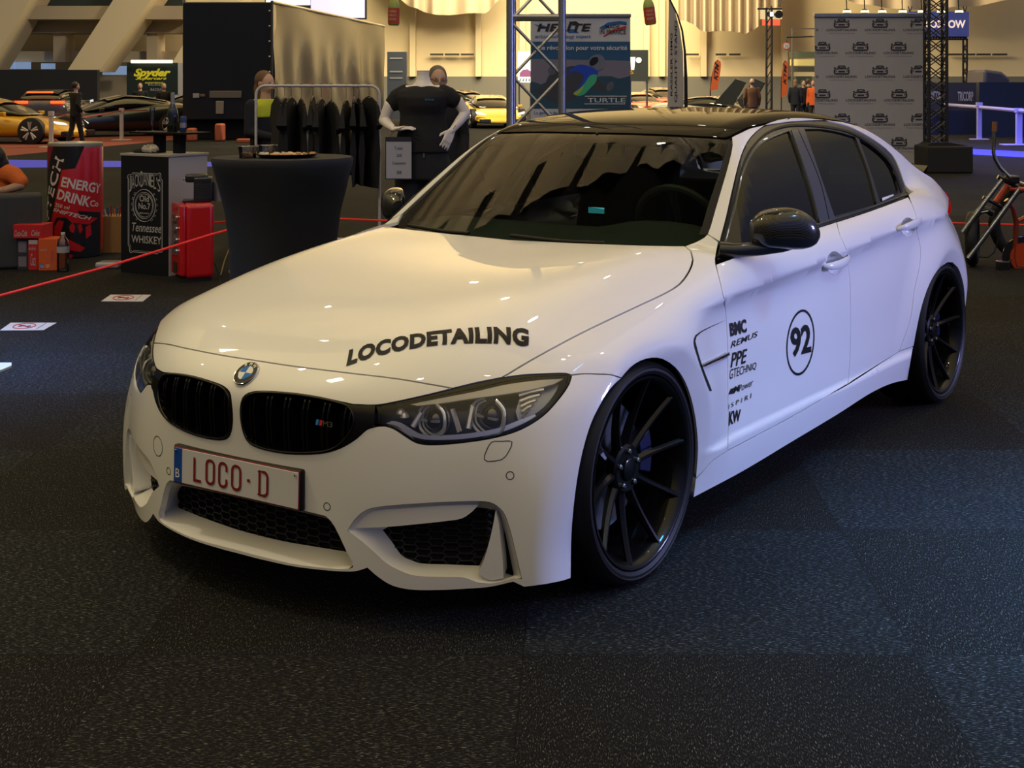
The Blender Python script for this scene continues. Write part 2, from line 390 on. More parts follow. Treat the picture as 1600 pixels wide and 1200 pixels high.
def panel(name,dom,outer,holes=(),m=None,parent=None,gap=.0018,grid=.02,ret=.012,lift=0.0,feat=()):
    outer=inset(dedupe(np.asarray(outer)),gap); holes=[dedupe(np.asarray(h)) for h in holes]
    holes=[inset(h,-gap) for h in holes]
    loops=[outer]+holes; B=np.vstack(loops)
    lo=B.min(0);hi=B.max(0)
    gx,gy=np.meshgrid(np.arange(lo[0],hi[0],grid),np.arange(lo[1],hi[1],grid)); G=np.stack([gx.ravel(),gy.ravel()],1); G[:,0]+=(np.round((G[:,1]-lo[1])/grid)%2)*grid*.5
    ok=inside(G,outer)
    for h in holes: ok&=~inside(G,h)
    G=G[ok]; G=G[nearest(G,B)>grid*.45]
    FT=[]
    for f in feat:
        f=np.asarray(f); f=f[inside(f,outer)]
        for h in holes: f=f[~inside(f,h)]
        if len(f)>1: f=f[nearest(f,B)>grid*.3]
        if len(f)>1: G=G[nearest(G,f)>grid*.5]; FT.append(f)
    E=[];k=0
    for l in loops: n=len(l); E+=[(k+i,k+(i+1)%n) for i in range(n)]; k+=n
    for f in FT:
        n=len(f); E+=[(k+i,k+i+1) for i in range(n-1) if np.hypot(*(f[i+1]-f[i]))<grid*3]; k+=n
    Q=np.vstack([B]+FT+[G])
    r=delaunay_2d_cdt([Vector(p) for p in Q],E,[],0,1e-7)
    V2=np.array([v[:] for v in r[0]]); T=np.array(r[2])
    cen=V2[T].mean(1); ok=inside(cen,outer)
    for h in holes: ok&=~inside(cen,h)
    T=T[ok]
    used=np.unique(T); mp=-np.ones(len(V2),int); mp[used]=np.arange(len(used)); V2=V2[used]; T=mp[T]
    P=surf(dom,V2); N=grad(P,dom.part)
    # orientation
    a=np.cross(P[T[:,1]]-P[T[:,0]],P[T[:,2]]-P[T[:,0]]); s=(a*N[T].mean(1)).sum(1)<0; T[s]=T[s][:,::-1]
    P=P+N*lift
    VV=list(P); FF=[tuple(t) for t in T]; NN=list(N)
    if ret:
        # boundary edges
        from collections import Counter
        c=Counter(); 
        for t in T:
            for i in range(3): c[tuple(sorted((t[i],t[(i+1)%3])))]+=1
        mp={}
        for t in T:
            for i in range(3):
                x,y=t[i],t[(i+1)%3]
                if c[tuple(sorted((x,y)))]==1:
                    for q in(x,y):
                        if q not in mp: mp[q]=len(VV); VV+= [P[q],P[q]-N[q]*ret]; NN+=[None,None]
                    FF.append((mp[y],mp[x],mp[x]+1,mp[y]+1))
    me=bpy.data.meshes.new(name); me.from_pydata([tuple(map(float,v)) for v in VV],[],[tuple(map(int,f)) for f in FF]); me.update()
    o=link(name,me,m,parent,True)
    vn=np.zeros((len(VV),3)); me.vertex_normals  # noqa
    auto=np.array([v.vector[:] for v in me.vertex_normals])
    for i,n in enumerate(NN): vn[i]=n if n is not None else auto[i]
    me.normals_split_custom_set_from_vertices([tuple(v) for v in vn])
    return o
def dpx(dom,pts,part='d',step=9,closed=False,raw=False):
    p=np.asarray([x[:2] for x in pts],float) if raw else spl(pts,step,closed)
    P,ok=pxhit(p,dom.part if part=='d' else part,flag=True)
    if not raw and not closed: ok[0]=ok[-1]=True; P=P[ok]
    return dom.frm(P)
def loft(name,loops,m,parent=None,closed=True,smooth=True,cap=False,autos=40):
    n=len(loops[0]);V=[tuple(v) for l in loops for v in l];F=[]
    for k in range(len(loops)-1):
        for i in range(n if closed else n-1): j=(i+1)%n; F.append((k*n+i,k*n+j,(k+1)*n+j,(k+1)*n+i))
    if cap: F.append(tuple((len(loops)-1)*n+i for i in range(n)))
    o=MB().add(V,F).build(name,m,parent,smooth=smooth,autos=autos)
    return o
def resample(P,n,closed=True):
    P=np.asarray(P,float); Q=np.vstack([P,P[:1]]) if closed else P
    s=np.r_[0,np.cumsum(np.linalg.norm(np.diff(Q,axis=0),axis=1))]
    t=np.linspace(0,s[-1],n+1)[:-1] if closed else np.linspace(0,s[-1],n)
    return np.stack([np.interp(t,s,Q[:,k]) for k in range(Q.shape[1])],1)
MX=np.array([-1,1,1.])
def decal(name,V,F,quad,dom,m,parent,lift=.0022,maxe=.03):
    """V in the unit square -> bilinear on four corners (top left, top right, bottom right, bottom left) in the chart"""
    bm=bmesh.new()
    vs_=[bm.verts.new((float(v[0]),float(v[1]),0)) for v in V]
    for f in F:
        try: bm.faces.new([vs_[i] for i in f])
        except ValueError: pass
    bmesh.ops.triangulate(bm,faces=bm.faces)
    for _ in range(2):
        le=[e for e in bm.edges if e.calc_length()>.05]
        if le: bmesh.ops.subdivide_edges(bm,edges=le,cuts=1); bmesh.ops.triangulate(bm,faces=bm.faces)
    bm.verts.index_update()
    UV=np.array([v.co[:2] for v in bm.verts]); TT=[[v.index for v in f.verts] for f in bm.faces]; bm.free()
    q=np.asarray(quad); tl,tr,br,bl=q
    s=UV[:,0:1];t=UV[:,1:2]
    D=(1-s)*(1-t)*bl+s*(1-t)*br+s*t*tr+(1-s)*t*tl
    P=surf(dom,D); N=grad(P,dom.part); P=P+N*lift
    T=np.array(TT); a=np.cross(P[T[:,1]]-P[T[:,0]],P[T[:,2]]-P[T[:,0]]); sgn=(a*N[T].mean(1)).sum(1)<0; T[sgn]=T[sgn][:,::-1]
    return mesh(name,P,T,m,parent)
# ================= THE HALL =================
HALL=Matrix.Rotation(-YAW,4,'Z'); 
def local_frame(o,loc): o.location=loc; o.rotation_euler=(0,0,-YAW)
# carpet tiles, 1.03 m, laid with the pile turned tile by tile
FLOORM=mat('carpet_tiles',(.02,.02,.022),.95,spec=.15)
def _floor(m):
    n,L,b=nodes(m); N=n.new
    def math_(op,a,b_=None,c=None):
        q=N('ShaderNodeMath'); q.operation=op
        for i,v in enumerate((a,b_,c)):
            if v is None: continue
            if isinstance(v,(int,float)): q.inputs[i].default_value=v
            else: L.new(v,q.inputs[i])
        return q.outputs[0]
    tc=N('ShaderNodeTexCoord'); s=N('ShaderNodeSeparateXYZ'); L.new(tc.outputs['Object'],s.inputs[0])
    px=math_('DIVIDE',math_('ADD',s.outputs[0],1.17+103),1.03); py=math_('DIVIDE',math_('ADD',s.outputs[1],-3.62+102),1.02)
    ix=math_('FLOOR',px); iy=math_('FLOOR',py); fx=math_('FRACT',px); fy=math_('FRACT',py)
    par=math_('MODULO',math_('ADD',ix,iy),2.0)
    cv=N('ShaderNodeCombineXYZ'); L.new(ix,cv.inputs[0]); L.new(iy,cv.inputs[1])
    wn=N('ShaderNodeTexWhiteNoise'); wn.noise_dimensions='2D'; L.new(cv.outputs[0],wn.inputs[0])
    # pile: two stretched noises, one per laying direction
    def pile(sx_,sy_,rot):
        mp=N('ShaderNodeMapping'); mp.inputs['Scale'].default_value=(sx_,sy_,1); mp.inputs['Rotation'].default_value=(0,0,rot); L.new(tc.outputs['Object'],mp.inputs[0])
        t=N('ShaderNodeTexNoise'); t.inputs['Scale'].default_value=1; t.inputs['Detail'].default_value=2.5; t.inputs['Roughness'].default_value=.65; t.inputs['Distortion'].default_value=.35; L.new(mp.outputs[0],t.inputs[0]); return t.outputs['Fac']
    a=pile(65,340,.30); c=pile(330,75,-.45)
    mx=N('ShaderNodeMix'); mx.data_type='FLOAT'; L.new(par,mx.inputs[0]); L.new(c,mx.inputs[2]); L.new(a,mx.inputs[3])
    f=mx.outputs[0]
    r=N('ShaderNodeValToRGB'); L.new(f,r.inputs[0]); e=r.color_ramp.elements
    e[0].position=.45; e[0].color=(.0042,.0042,.0043,1); e[1].position=.74; e[1].color=(.32,.31,.28,1); q=e.new(.59); q.color=(.0175,.0175,.017,1)
    # tile tone, with the pile's sheen painted in by laying direction
    v=math_('MULTIPLY_ADD',wn.outputs[0],.35,.60); v=math_('ADD',v,math_('MULTIPLY',par,.16))
    big=N('ShaderNodeTexNoise'); big.inputs['Scale'].default_value=.9; big.inputs['Detail'].default_value=4; L.new(tc.outputs['Object'],big.inputs[0])
    v=math_('MULTIPLY',v,math_('MULTIPLY_ADD',big.outputs['Fac'],.7,.65))
    # seam
    d=math_('MINIMUM',math_('MINIMUM',fx,math_('SUBTRACT',1.0,fx)),math_('MINIMUM',fy,math_('SUBTRACT',1.0,fy)))
    sm=N('ShaderNodeMapRange'); sm.inputs[1].default_value=.0; sm.inputs[2].default_value=.0035; sm.inputs[3].default_value=.35; sm.inputs[4].default_value=1; L.new(d,sm.inputs[0])
    v=math_('MULTIPLY',v,sm.outputs[0])
    sc=N('ShaderNodeVectorMath'); sc.operation='SCALE'; L.new(r.outputs[0],sc.inputs[0]); L.new(v,sc.inputs[3])
    tn=N('ShaderNodeMix'); tn.data_type='RGBA'; tn.blend_type='MULTIPLY'; tn.inputs[0].default_value=1; L.new(sc.outputs[0],tn.inputs[6])
    t2=N('ShaderNodeMix'); t2.data_type='RGBA'; t2.inputs[6].default_value=(1.08,1,.88,1); t2.inputs[7].default_value=(.80,.98,1.15,1); L.new(wn.outputs[0],t2.inputs[0]); L.new(t2.outputs[2],tn.inputs[7]); L.new(tn.outputs[2],b.inputs['Base Color'])
    bp=N('ShaderNodeBump'); bp.inputs['Strength'].default_value=.6; bp.inputs['Distance'].default_value=.004; L.new(f,bp.inputs['Height']); L.new(bp.outputs[0],b.inputs['Normal'])
_floor(FLOORM)
fl_=mesh('floor',[(-75,-8,0),(75,-8,0),(75,90,0),(-75,90,0)],[(0,1,2,3)],FLOORM); local_frame(fl_,(CAMP[0],CAMP[1],0)); fl_['kind']='structure'
def hbox(name,u0_,u1_,v0_,v1_,D,depth,m,kind='structure',parent=None,bevel=0,zmin=0):
    """box facing the camera end of the hall, given by its front face in the picture and its distance"""
    x0=(u0_-U0)/FPX*D; x1=(u1_-U0)/FPX*D; z1=hz(v0_,D); z0=max(zmin,hz(v1_,D))
    o=MB().box((x0,D,z0),(x1,D+depth,z1)).build(name,m,parent,bevel=bevel)
    if parent is None: local_frame(o,(CAMP[0],CAMP[1],0))
    if kind and parent is None: o['kind']=kind
    return o
def frame_at(u,D,z=0):          # location and rotation of a hall-aligned thing
    return at(u,D,z),-YAW
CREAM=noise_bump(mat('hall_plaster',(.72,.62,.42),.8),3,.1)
CREAMD=mat('hall_beam',(.55,.47,.32),.8); GREYW=mat('grey_dado',(.16,.16,.15),.7)
WINB=mat('window_daylight',(.2,.3,.45),.3,emit=(.35,.5,.8),estr=.35)
hbox('wall_back',250,1900,-1600,600,76,.4,CREAM)
hbox('trim_1',250,1900,119.5,600,75.8,.15,GREYW)
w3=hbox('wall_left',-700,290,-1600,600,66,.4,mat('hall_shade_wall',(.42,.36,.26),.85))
k=2
def trim(*a,m=CREAMD,depth=.5):
    global k
    hbox('trim_%d'%k,*a,depth,m); k+=1
for u in(240,640,743,812,1006,1030,1095,1222): trim(u,u+9,-300,119.5,75.3,m=CREAM,depth=.5)
for (a,b) in((672,692),(695,717),(720,740),(1072,1092),(1119,1135),(1140,1157),(1444,1452),(1480,1524),(1528,1548),(1553,1574)): trim(a,b,83.5,86.5,75.2,m=mat('vent_dark',(.06,.055,.05),.8),depth=.3)
trim(-60,285,9,30,62,m=CREAMD,depth=2.5); trim(-60,285,30,52,63.5,m=mat('hall_beam_low',(.46,.39,.27),.8),depth=1.5)
trim(-60,285,80,97,64.5,m=CREAM,depth=.8)
for a,b in((83,102),(229,246)): trim(a,b,46,97,63.8,m=CREAM,depth=1.2)
trim(-60,285,-60,8,64,m=mat('gallery_dark',(.04,.06,.06),.8),depth=.5)
n_=1
for (a,b,c,d) in((-40,2,97,108),(4,22,97,108),(24,46,97,108),(64,84,99,108),(160,198,103,117)):
    wf=hbox('window_%d'%n_,a,b,c,d,64.2,.2,WINB); n_+=1
# slanting concrete struts
def strut(poly,D,depth,side):
    x=lambda u:(u-U0)/FPX*D
    o=MB().prism([(x(u),hz(v,D)) for u,v in poly],D,D+depth).build('trim_%d'%side,CREAM); local_frame(o,(CAMP[0],CAMP[1],0)); o['kind']='structure'
strut([(104,112),(154,112),(375,-190),(300,-190)],61,2.2,60)
strut([(-60,112),(-20,112),(200,-260),(130,-260)],61,2.2,61)
strut([(262,110),(300,110),(500,-190),(440,-190)],61,2.2,62)
# draped cloth ceiling edge above the back wall
def drape(name,pts,D,m):
    V=[];F=[];n=len(pts)*8
    for i in range(n):
        t=i/(n-1)*(len(pts)-1);j=min(int(t),len(pts)-2);f=t-j
        u=pts[j][0]*(1-f)+pts[j+1][0]*f; v=pts[j][1]*(1-f)+pts[j+1][1]*f
        for q in range(2): V.append(tuple(at(u,D+.5*math.sin(i*.9),hz(v,D) if q==0 else hz(-200,D))))
    for i in range(n-1): F.append((2*i,2*i+1,2*i+3,2*i+2))
    return mesh(name,V,F,m,None,True)
DRAPE=mat('drape_cloth',(.50,.42,.32),.9)
tag(drape('ceiling_drape',[(1060,30),(1080,36),(1098,50),(1115,49),(1130,48),(1150,50),(1166,53),(1185,42),(1200,30),(1224,0)],71,DRAPE),'cream cloth drape swagged high across the hall, over the black light tower','drape')
tag(drape('ceiling_drape',[(1275,-20),(1340,6),(1420,16),(1520,10),(1640,-10)],70,DRAPE),'cream cloth drape hanging above the backdrop with car logos','drape')
tag(drape('ceiling_drape',[(590,-30),(640,10),(680,24),(760,20),(800,-20)],72,DRAPE),'cream cloth drape swagged high behind the mannequin','drape')
# partition, carpets
hbox('wall_partition',-120,152,109,600,60,.3,mat('partition_black',(.012,.014,.02),.6))
def rug(name,label,corners,m,cat_='carpet'):
    V=[tuple(gnd(u,v,.006)) for u,v in corners]; V2=[(a,b,0) for a,b,c in V]
    o=MB().add(V+V2,[(0,1,2,3),(0,4,5,1),(1,5,6,2),(2,6,7,3),(3,7,4,0)]).build(name,m); return tag(o,label,cat_)
REDC=mat('red_carpet',(.22,.045,.03),.9)
rug('red_carpet','red carpet runner across the hall behind the energy drink can',[(-60,250),(330,213),(300,204),(-60,226)],REDC)
rug('red_carpet','red carpet runner under the visitors beside the orange flags',[(1180,180),(1300,188),(1420,184),(1180,178)],REDC)
rug('painted_blue_glow','blue light on the carpet behind the whisky counter, painted as a glowing patch',[(-40,262),(345,260),(345,253),(-40,249)],mat('blue_glow_paint',(.02,.02,.2),.5,emit=(.05,.06,.5),estr=.5),'painted light')  # blue-lit stretch of carpet, its light put into a glowing colour
rug('painted_blue_glow','blue light on the floor behind the black truss foot, painted as a glowing patch',[(1430,236),(1605,246),(1605,237),(1430,228)],mat('blue_glow_paint2',(.02,.02,.5),.5,emit=(.02,.03,1),estr=.9),'painted light')  # blue light falling on the floor, painted as a glowing sheet

# added black panel, darkening the windscreen reflection, and the pleated cloth above the car (seen only as reflections in the glass)
cl=MB().add([(-11,.7,7.35),(2.2,.7,7.35),(2.2,3.2,7.35),(-11,3.9,7.35)]+[(-11,.7,7.45),(2.2,.7,7.45),(2.2,3.2,7.45),(-11,3.9,7.45)],[(0,1,2,3),(4,5,6,7),(0,1,5,4),(1,2,6,5),(2,3,7,6),(3,0,4,7)]).build('dark_reflection_panel',mat('reflection_panel_black',(.006,.006,.006),.9)); cl['kind']='structure'
V=[];nx_,ny_=90,40
for i in range(nx_):
    for j in range(ny_):
        x=-11+13*i/(nx_-1); g=j/(ny_-1); y0_=2.75-.05*(x+1.5)+.04*math.sin(x*4.1)+.03*math.sin(x*9); y=y0_+(9.5-y0_)*g
        V.append((x,y,7.3-.12*math.sin(x*5.2+.7*math.sin(y*1.3))*(1-.5*g)-.09*math.sin(x*11+y*1.7)*math.exp(-g*3)-.05*math.exp(-g*9)))
dr_=MB().add(V,[(i*ny_+j,(i+1)*ny_+j,(i+1)*ny_+j+1,i*ny_+j+1) for i in range(nx_-1) for j in range(ny_-1)]).build('trim_90',mat('pleated_cloth',(.55,.47,.33),.8),smooth=True,autos=80); dr_['kind']='structure'
# ================= THE WHITE CAR =================
CAR=thing('car','white four-door sports saloon with black wheels, number 92 on its door and sponsor decals','car')
def sym(dom,h):
    h=np.array(h); mid=PI*LS/2 if isinstance(dom,Long) else 0
    ax=1 if isinstance(dom,Long) else 0
    h[0,ax]=mid;h[-1,ax]=mid
    return np.vstack([h,dom.mir(h)[::-1][1:-1]])
def both(name,dom,outer,holes=(),m=WHITE,**k):
    r=[]
    r.append(panel(name,dom,outer,holes,m,CAR,**k)); r.append(panel(name,dom,dom.mir(np.asarray(outer)),[dom.mir(np.asarray(h)) for h in holes],m,CAR,**k)); return r
def both2(name,dom,outer,holes=(),m=WHITE,feat=(),**k):
    return [panel(name,dom,outer,holes,m,CAR,feat=feat,**k),panel(name,dom,dom.mir(np.asarray(outer)),[dom.mir(np.asarray(h)) for h in holes],m,CAR,feat=[dom.mir(f) for f in feat],**k)]
def mirror_obj(o):
    me=o.data.copy(); n=len(me.vertices); c=np.empty(n*3); me.vertices.foreach_get('co',c); c=c.reshape(-1,3)*MX; 
    F=[tuple(reversed(p.vertices)) for p in me.polygons]
    me2=bpy.data.meshes.new(o.name); me2.from_pydata(c.tolist(),[],F); me2.update()
    for k in me.materials: me2.materials.append(k)
    me2.polygons.foreach_set('material_index',[p.material_index for p in me.polygons])
    me2.polygons.foreach_set('use_smooth',[p.use_smooth for p in me.polygons])
    if any(p.use_smooth for p in me.polygons): me2.set_sharp_from_angle(angle=.7)
    q=bpy.data.objects.new(o.name.split('.')[0],me2); COL.objects.link(q); q.parent=o.parent
    bpy.data.meshes.remove(me); return q
# --- outlines read on the visible side, laid on the body surface ---
E_HOODF=[(401,563.8),(455,572),(540,582.5),(620,592),(680,602),(707.5,607,1)]
E_HLTOP=[(707.5,607,1),(740,599),(785,590,1)]
E_SHUT=[(785,590,1),(830,563),(900,525),(950,500.5),(1000,477),(1040,458),(1062,444),(1077,424),(1083,406),(1080,393),(1070,384.5,1)]
E_HOODR=[(1070,384.5,1),(1050,384.5),(1000,383.5),(900,380),(850,377.5),(797,375)]
E_HLTIP=[(785,590,1),(815,586),(850,584),(885,583.5),(893,586,1)]
E_SEAM=[(893,586,1),(911,584),(935,584.5),(955,585.5),(971,591,1)]
E_ARCHF1=[(971,591,1),(955,607),(940,630),(925,660),(913,698),(904,740),(897,790),(893,840),(892,904,1)]
E_BBOT=[(892,904,1),(880,908),(850,914),(819,918,1),(802,910,1),(765,918),(727,921),(680,923),(640,922),(612,915.5),(590,902),(574,888,1),(562,892),(550,894),(520,893),(460,886),(400,873),(386,869)]
E_HLBOT=[(893,586,1),(890,598),(877,618),(850,648),(815,670),(777,682.5),(727,691),(677,695),(652,692.5),(635,683),(615,670),(600,665.5),(585,667,1)]
E_KBOT=[(585,667,1),(573,671),(557,685),(532,700),(504,708),(455,709.5),(414,703),(390,693),(380,676),(375,645),(379,622),(389,614),(408,611.3),(455,614),(496,620),(526,626.5),(551,632,1)]
E_BRTOP=[(551,632,1),(587,633),(615,628.5),(665,617.5),(707.5,607,1)]
ARCHR=[(1427.5,541,1),(1431.5,519),(1440,480),(1450,450),(1460,430),(1470,417),(1480,410.5),(1488,410.5),(1496,418),(1502,432),(1506,450),(1507.5,472,1)]
ARCHF2=[(971,591,1),(985,575),(1000,565),(1018,560),(1035,562),(1055,575),(1070,597),(1080,625),(1087,660),(1090,700),(1087,748,1)]
SK_TOP=[(1087,748,1),(1098,737),(1112,721),(1137,704,1),(1235,652),(1325,600,1),(1375,568),(1405,549,1),(1427,541,1)]
SK_BOT=[(1417.5,594,1),(1392,600),(1360,615),(1310,647),(1235,692),(1160,737),(1083,778,1)]
D_F=[(1137,704,1),(1138,660),(1137,600),(1137,550),(1136,520),(1133,480),(1125,440),(1120,420),(1118.5,413,1)]
D_B=[(1325,600,1),(1328,560),(1329,490),(1328,440),(1325,412),(1322,390),(1312,367),(1307,347,1)]
D_R=[(1405,549,1),(1422,500),(1429,452),(1437,415),(1438,385),(1433,364),(1432.5,342),(1426,322),(1418.5,308,1)]
BELT=[(1118.5,413,1),(1177,392),(1230,373),(1278,356),(1307,347,1),(1359,330),(1418.5,308,1)]
DLO_TOP=[(1418.5,308,1),(1417,298),(1411,280),(1404,260),(1394,242),(1375,225),(1350,209),(1325,197),(1287,188),(1242,185),(1217,188),(1192,198),(1174,214),(1163,232),(1155,255),(1144,300),(1135,340),(1125,378,1)]
def rv(e): return e[::-1]
def crease():
    y=np.arange(.25,3.7,.012); z=Zcr(y); x=np.full(len(y),.9); return Long.frm(LONG,np.stack([x,y,z],1))
def crease():
    y=np.arange(.25,3.7,.012); q=np.stack([y,0*y],1)
    for _ in range(6):
        P=surf(LOW,q); q[:,1]+=(Zcr(y)-P[:,2])/np.maximum(P[:,0],.3)*LS
    return q
CREASE=crease()
def archfeat(yc,r0,k):
    a=np.linspace(-.5,PI+.5,110); y=yc+r0*np.cos(a); dz=np.sin(a); z=.335+r0*np.where(dz>0,dz/1.05,dz/.8); q=np.stack([y,0*y],1)
    for _ in range(6):
        P=surf(LOW,q); q[:,1]+=(z-P[:,2])/np.maximum(P[:,0],.3)*LS
    return q
AF=[archfeat(0,r_,1) for r_ in(.395,.407,.419)]; AR=[archfeat(2.812,r_,1) for r_ in(.40,.412,.424)]
def cat(dom,*es,**k):
    out=[]
    for e in es: out.append(dpx(dom,e,**k)[:-1])
    return np.vstack(out+[dpx(dom,es[-1],**k)[-1:]])
# hood
hood=panel('hood',LOW,sym(LOW,cat(LOW,E_HOODF,E_HLTOP,E_SHUT,E_HOODR)),m=WHITE,parent=CAR,grid=.022,gap=.0026)
# front bumper
CENT=[(381,778),(440,791),(490,802.5),(508,807,0),(518,816),(530,838),(543,866),(551,880),(550.5,886),(544,888.5),(520,888),(460,881),(400,867),(382,862)]
h=dpx(SPH,CENT,step=5); cent=sym(SPH,h)
SH=[(544,829,1),(552,816),(565,802.5),(582,794.5),(640,788.5),(715,784.5),(752,784),(770,787.5),(785,800),(795,825),(805,865),(814,904,1),(802,903,1),(790,907),(765,911),(740,908),(727,902),(690,901),(650,899),(630,893),(605,880),(585,862),(562,842)]
sh=dpx(SPH,SH,step=5,closed=True)
bump=cat(SPH,E_HOODF,rv(E_BRTOP),rv(E_KBOT),rv(E_HLBOT),E_SEAM,E_ARCHF1,E_BBOT,step=6)
bumper=panel('front_bumper',SPH,sym(SPH,bump),[cent,sh,SPH.mir(sh)],WHITE,CAR,grid=.016,ret=.02)
# fenders
fend=cat(LOW,rv(E_SHUT)[1:] if False else [(1070,384.5,1),(1080,393),(1083,406),(1077,424),(1062,444),(1040,458),(1000,477),(950,500.5),(900,525),(830,563),(785,590,1)],E_HLTIP,E_SEAM,ARCHF2,SK_TOP[:4],D_F[:-1]+[(1118.5,413,1)],[(1118.5,413,1),(1118,406),(1123,378,1)],[(1123,378,1),(1105,365.6,1)],[(1105,365.6,1),(1100,371),(1085,379),(1070,384.5,1)],part=None,step=8)
both2('fender',LONG,fend[:-1],grid=.013,feat=[CREASE]+AF)
# doors with handle cups
def ell(cx,cy,rx,ry,n=28,tilt=0): return [(cx+rx*math.cos(a)*math.cos(tilt)-ry*math.sin(a)*math.sin(tilt),cy+rx*math.cos(a)*math.sin(tilt)+ry*math.sin(a)*math.cos(tilt)) for a in np.linspace(0,2*PI,n,endpoint=False)]
cup1=dpx(LOW,ell(1304,411,12,17.5),raw=True); cup2=dpx(LOW,ell(1419,355,10.5,14.5),raw=True)
dF=cat(LOW,D_F,BELT[:5],rv(D_B),rv(SK_TOP[3:6]),step=8)[:-1]
dR=cat(LOW,D_B,BELT[4:],rv(D_R),rv(SK_TOP[5:8]),step=8)[:-1]
dfo=both2('front_door',LOW,dF,[cup1],grid=.014,feat=[CREASE]); dro=both2('rear_door',LOW,dR,[cup2],grid=.014,feat=[CREASE])
# side skirts
sk=cat(LOW,SK_TOP,[(1427,541,1),(1417.5,594,1)],SK_BOT,[(1083,778,1),(1087,748,1)],step=8)[:-1]
both('side_skirt',LOW,sk,grid=.02,ret=.03)
# body side: A pillar, roof rail, C pillar and rear quarter
WSED=[(1105,365.6,1),(1109,355),(1117,327),(1125,300),(1136,262),(1142,238),(1144,226),(1141,216.5,1)]
seam=surf(TOP,[(.566,1.235),(.562,1.4),(.56,1.6),(.558,1.8),(.556,2.0),(.553,2.2),(.55,2.4),(.545,2.6),(.54,2.8),(.545,2.95),(.575,3.1),(.61,3.22)])
deck=surf(TOPL,[(.622,3.30),(.615,3.40),(.60,3.50),(.582,3.58)])
aft=surf(LOW,LOW.frm(np.array([[.70,3.60,.95],[.72,3.60,.85],[.75,3.64,.7],[.78,3.72,.5],[.78,3.70,.3],[.80,3.5,.25],[.86,3.25,.24],[.88,3.17,.25],[.88,3.165,.33]])))
side=np.vstack([cat(LONG,[(1125,378,1),(1105,365.6,1)],WSED,part='up')[:-1],LONG.frm(seam),LONG.frm(deck),LONG.frm(aft),dpx(LONG,rv(ARCHR),part='low',step=6),
  dpx(LONG,D_R,part='low')[:-1],dpx(LONG,DLO_TOP,part='up')[:-1]])
both2('rear_quarter',LONG,side,grid=.014,ret=.02,feat=[CREASE]+AR)
# roof
hdr=dpx(TOP,[(917,207.6),(1030,210.6),(1141,216.5,1)])
roofp=sym(TOP,np.vstack([hdr[:-1],TOP.frm(seam)[:-3]+[-.004,0],[[.3,2.99],[0,3.01]]]))
panel('roof',TOP,roofp,m=ROOFC,parent=CAR,grid=.03,gap=.006)
mesh('roof_gutter',np.vstack([seam*[1,1,1]-[.014,0,.006],seam+[.004,0,-.004]]),[(i,i+1,i+13,i+12) for i in range(11)],BLACKM,CAR)
mesh('roof_gutter',np.vstack([seam*[1,1,1]-[.014,0,.006],seam+[.004,0,-.004]])*MX,[(i+12,i+13,i+1,i) for i in range(11)],BLACKM,CAR)
# windscreen
WSB=[(800,378.5),(900,383),(1000,386.5),(1050,387.5),(1068,387,1),(1085,380),(1100,370.5),(1105,365.6,1)]
wsh=np.vstack([dpx(TOP,WSB)[:-1],dpx(TOP,WSED)[:-1],hdr[::-1]])
windscreen=panel('windscreen',TOP,sym(TOP,wsh),m=WGLASS,parent=CAR,grid=.03,gap=.003,ret=0,lift=-.004)
sealo=dpx(TOP,WSED,part='up'); seali=dpx(TOP,[(1092,366,1),(1097,353),(1105,325),(1114,298),(1127,260),(1134,236),(1137,226),(1135,218,1)],part='up')
both('windscreen_seal',TOP,np.vstack([sealo,seali[::-1]]),m=BLACKM,grid=.03,gap=0,ret=0,lift=-.002)
# glasshouse trims and glass
dlo=np.vstack([dpx(UPP,BELT,part='up')[:-1],dpx(UPP,DLO_TOP)[:-1],dpx(UPP,[(1125,378,1),(1118,406),(1118.5,413,1)])[:-1]])
FG=[(1140,386,1),(1152,318),(1159,285),(1165,266),(1174,246),(1186,229),(1205,216),(1234,204,1),(1248,240),(1267,297),(1280,350,1),(1230,366),(1180,381)]
RG=[(1258,201,1),(1287,201.5),(1312,206),(1337,213.5,1),(1356,262),(1371,318,1),(1340,327),(1304,337,1),(1282,270)]
QG=[(1343,216,1),(1362,227),(1381,242),(1394,257),(1401,273),(1405,301,1),(1376,315,1),(1362,270)]
fg,rg,qg=[dpx(UPP,g,closed=True,step=6) for g in(FG,RG,QG)]
both('window_surround',UPP,dlo,[fg,rg,qg],m=SHADOWCH,grid=.03,gap=.001,ret=.012,lift=-.003)
for g,nm in((fg,'front_side_window'),(rg,'rear_side_window'),(qg,'quarter_window')): both(nm,UPP,g,m=GLASS,grid=.04,gap=-.002,ret=0,lift=-.010)
INNER=[(1125,392,1),(1133,357),(1146,312),(1156,272),(1163,250),(1176,227),(1195,208),(1219,197),(1244,193.5),(1287,196),(1325,203.5),(1348,214),(1371,230),(1389,247),(1398,262),(1405,281),(1411,300,1)]
for dd,mm,nm in((0,BLACKM,'window_seal'),):
    o1=dpx(UPP,INNER); o2=dpx(UPP,[(p[0]+ox,p[1]+oy)+tuple(p[2:]) for p,(ox,oy) in zip(INNER,[(3,0)]*4+[(3,2)]*3+[(0,3)]*4+[(-2,3)]*3+[(-3,1)]*3)])
    both(nm,UPP,np.vstack([o1,o2[::-1]]),m=mm,grid=.05,gap=0,ret=0,lift=.0005)
PILF=[(1236,203,1),(1246,202,1),(1279,280),(1295,345,1),(1281,350,1),(1268,297),(1250,243)]
PILR=[(1247,202,1),(1256,201,1),(1280,270),(1303,337,1),(1307,343,1),(1296,345,1),(1280,280)]
BPIL=mat('b_pillar_film',(.03,.032,.045),.35,coat=.6,coatr=.2)
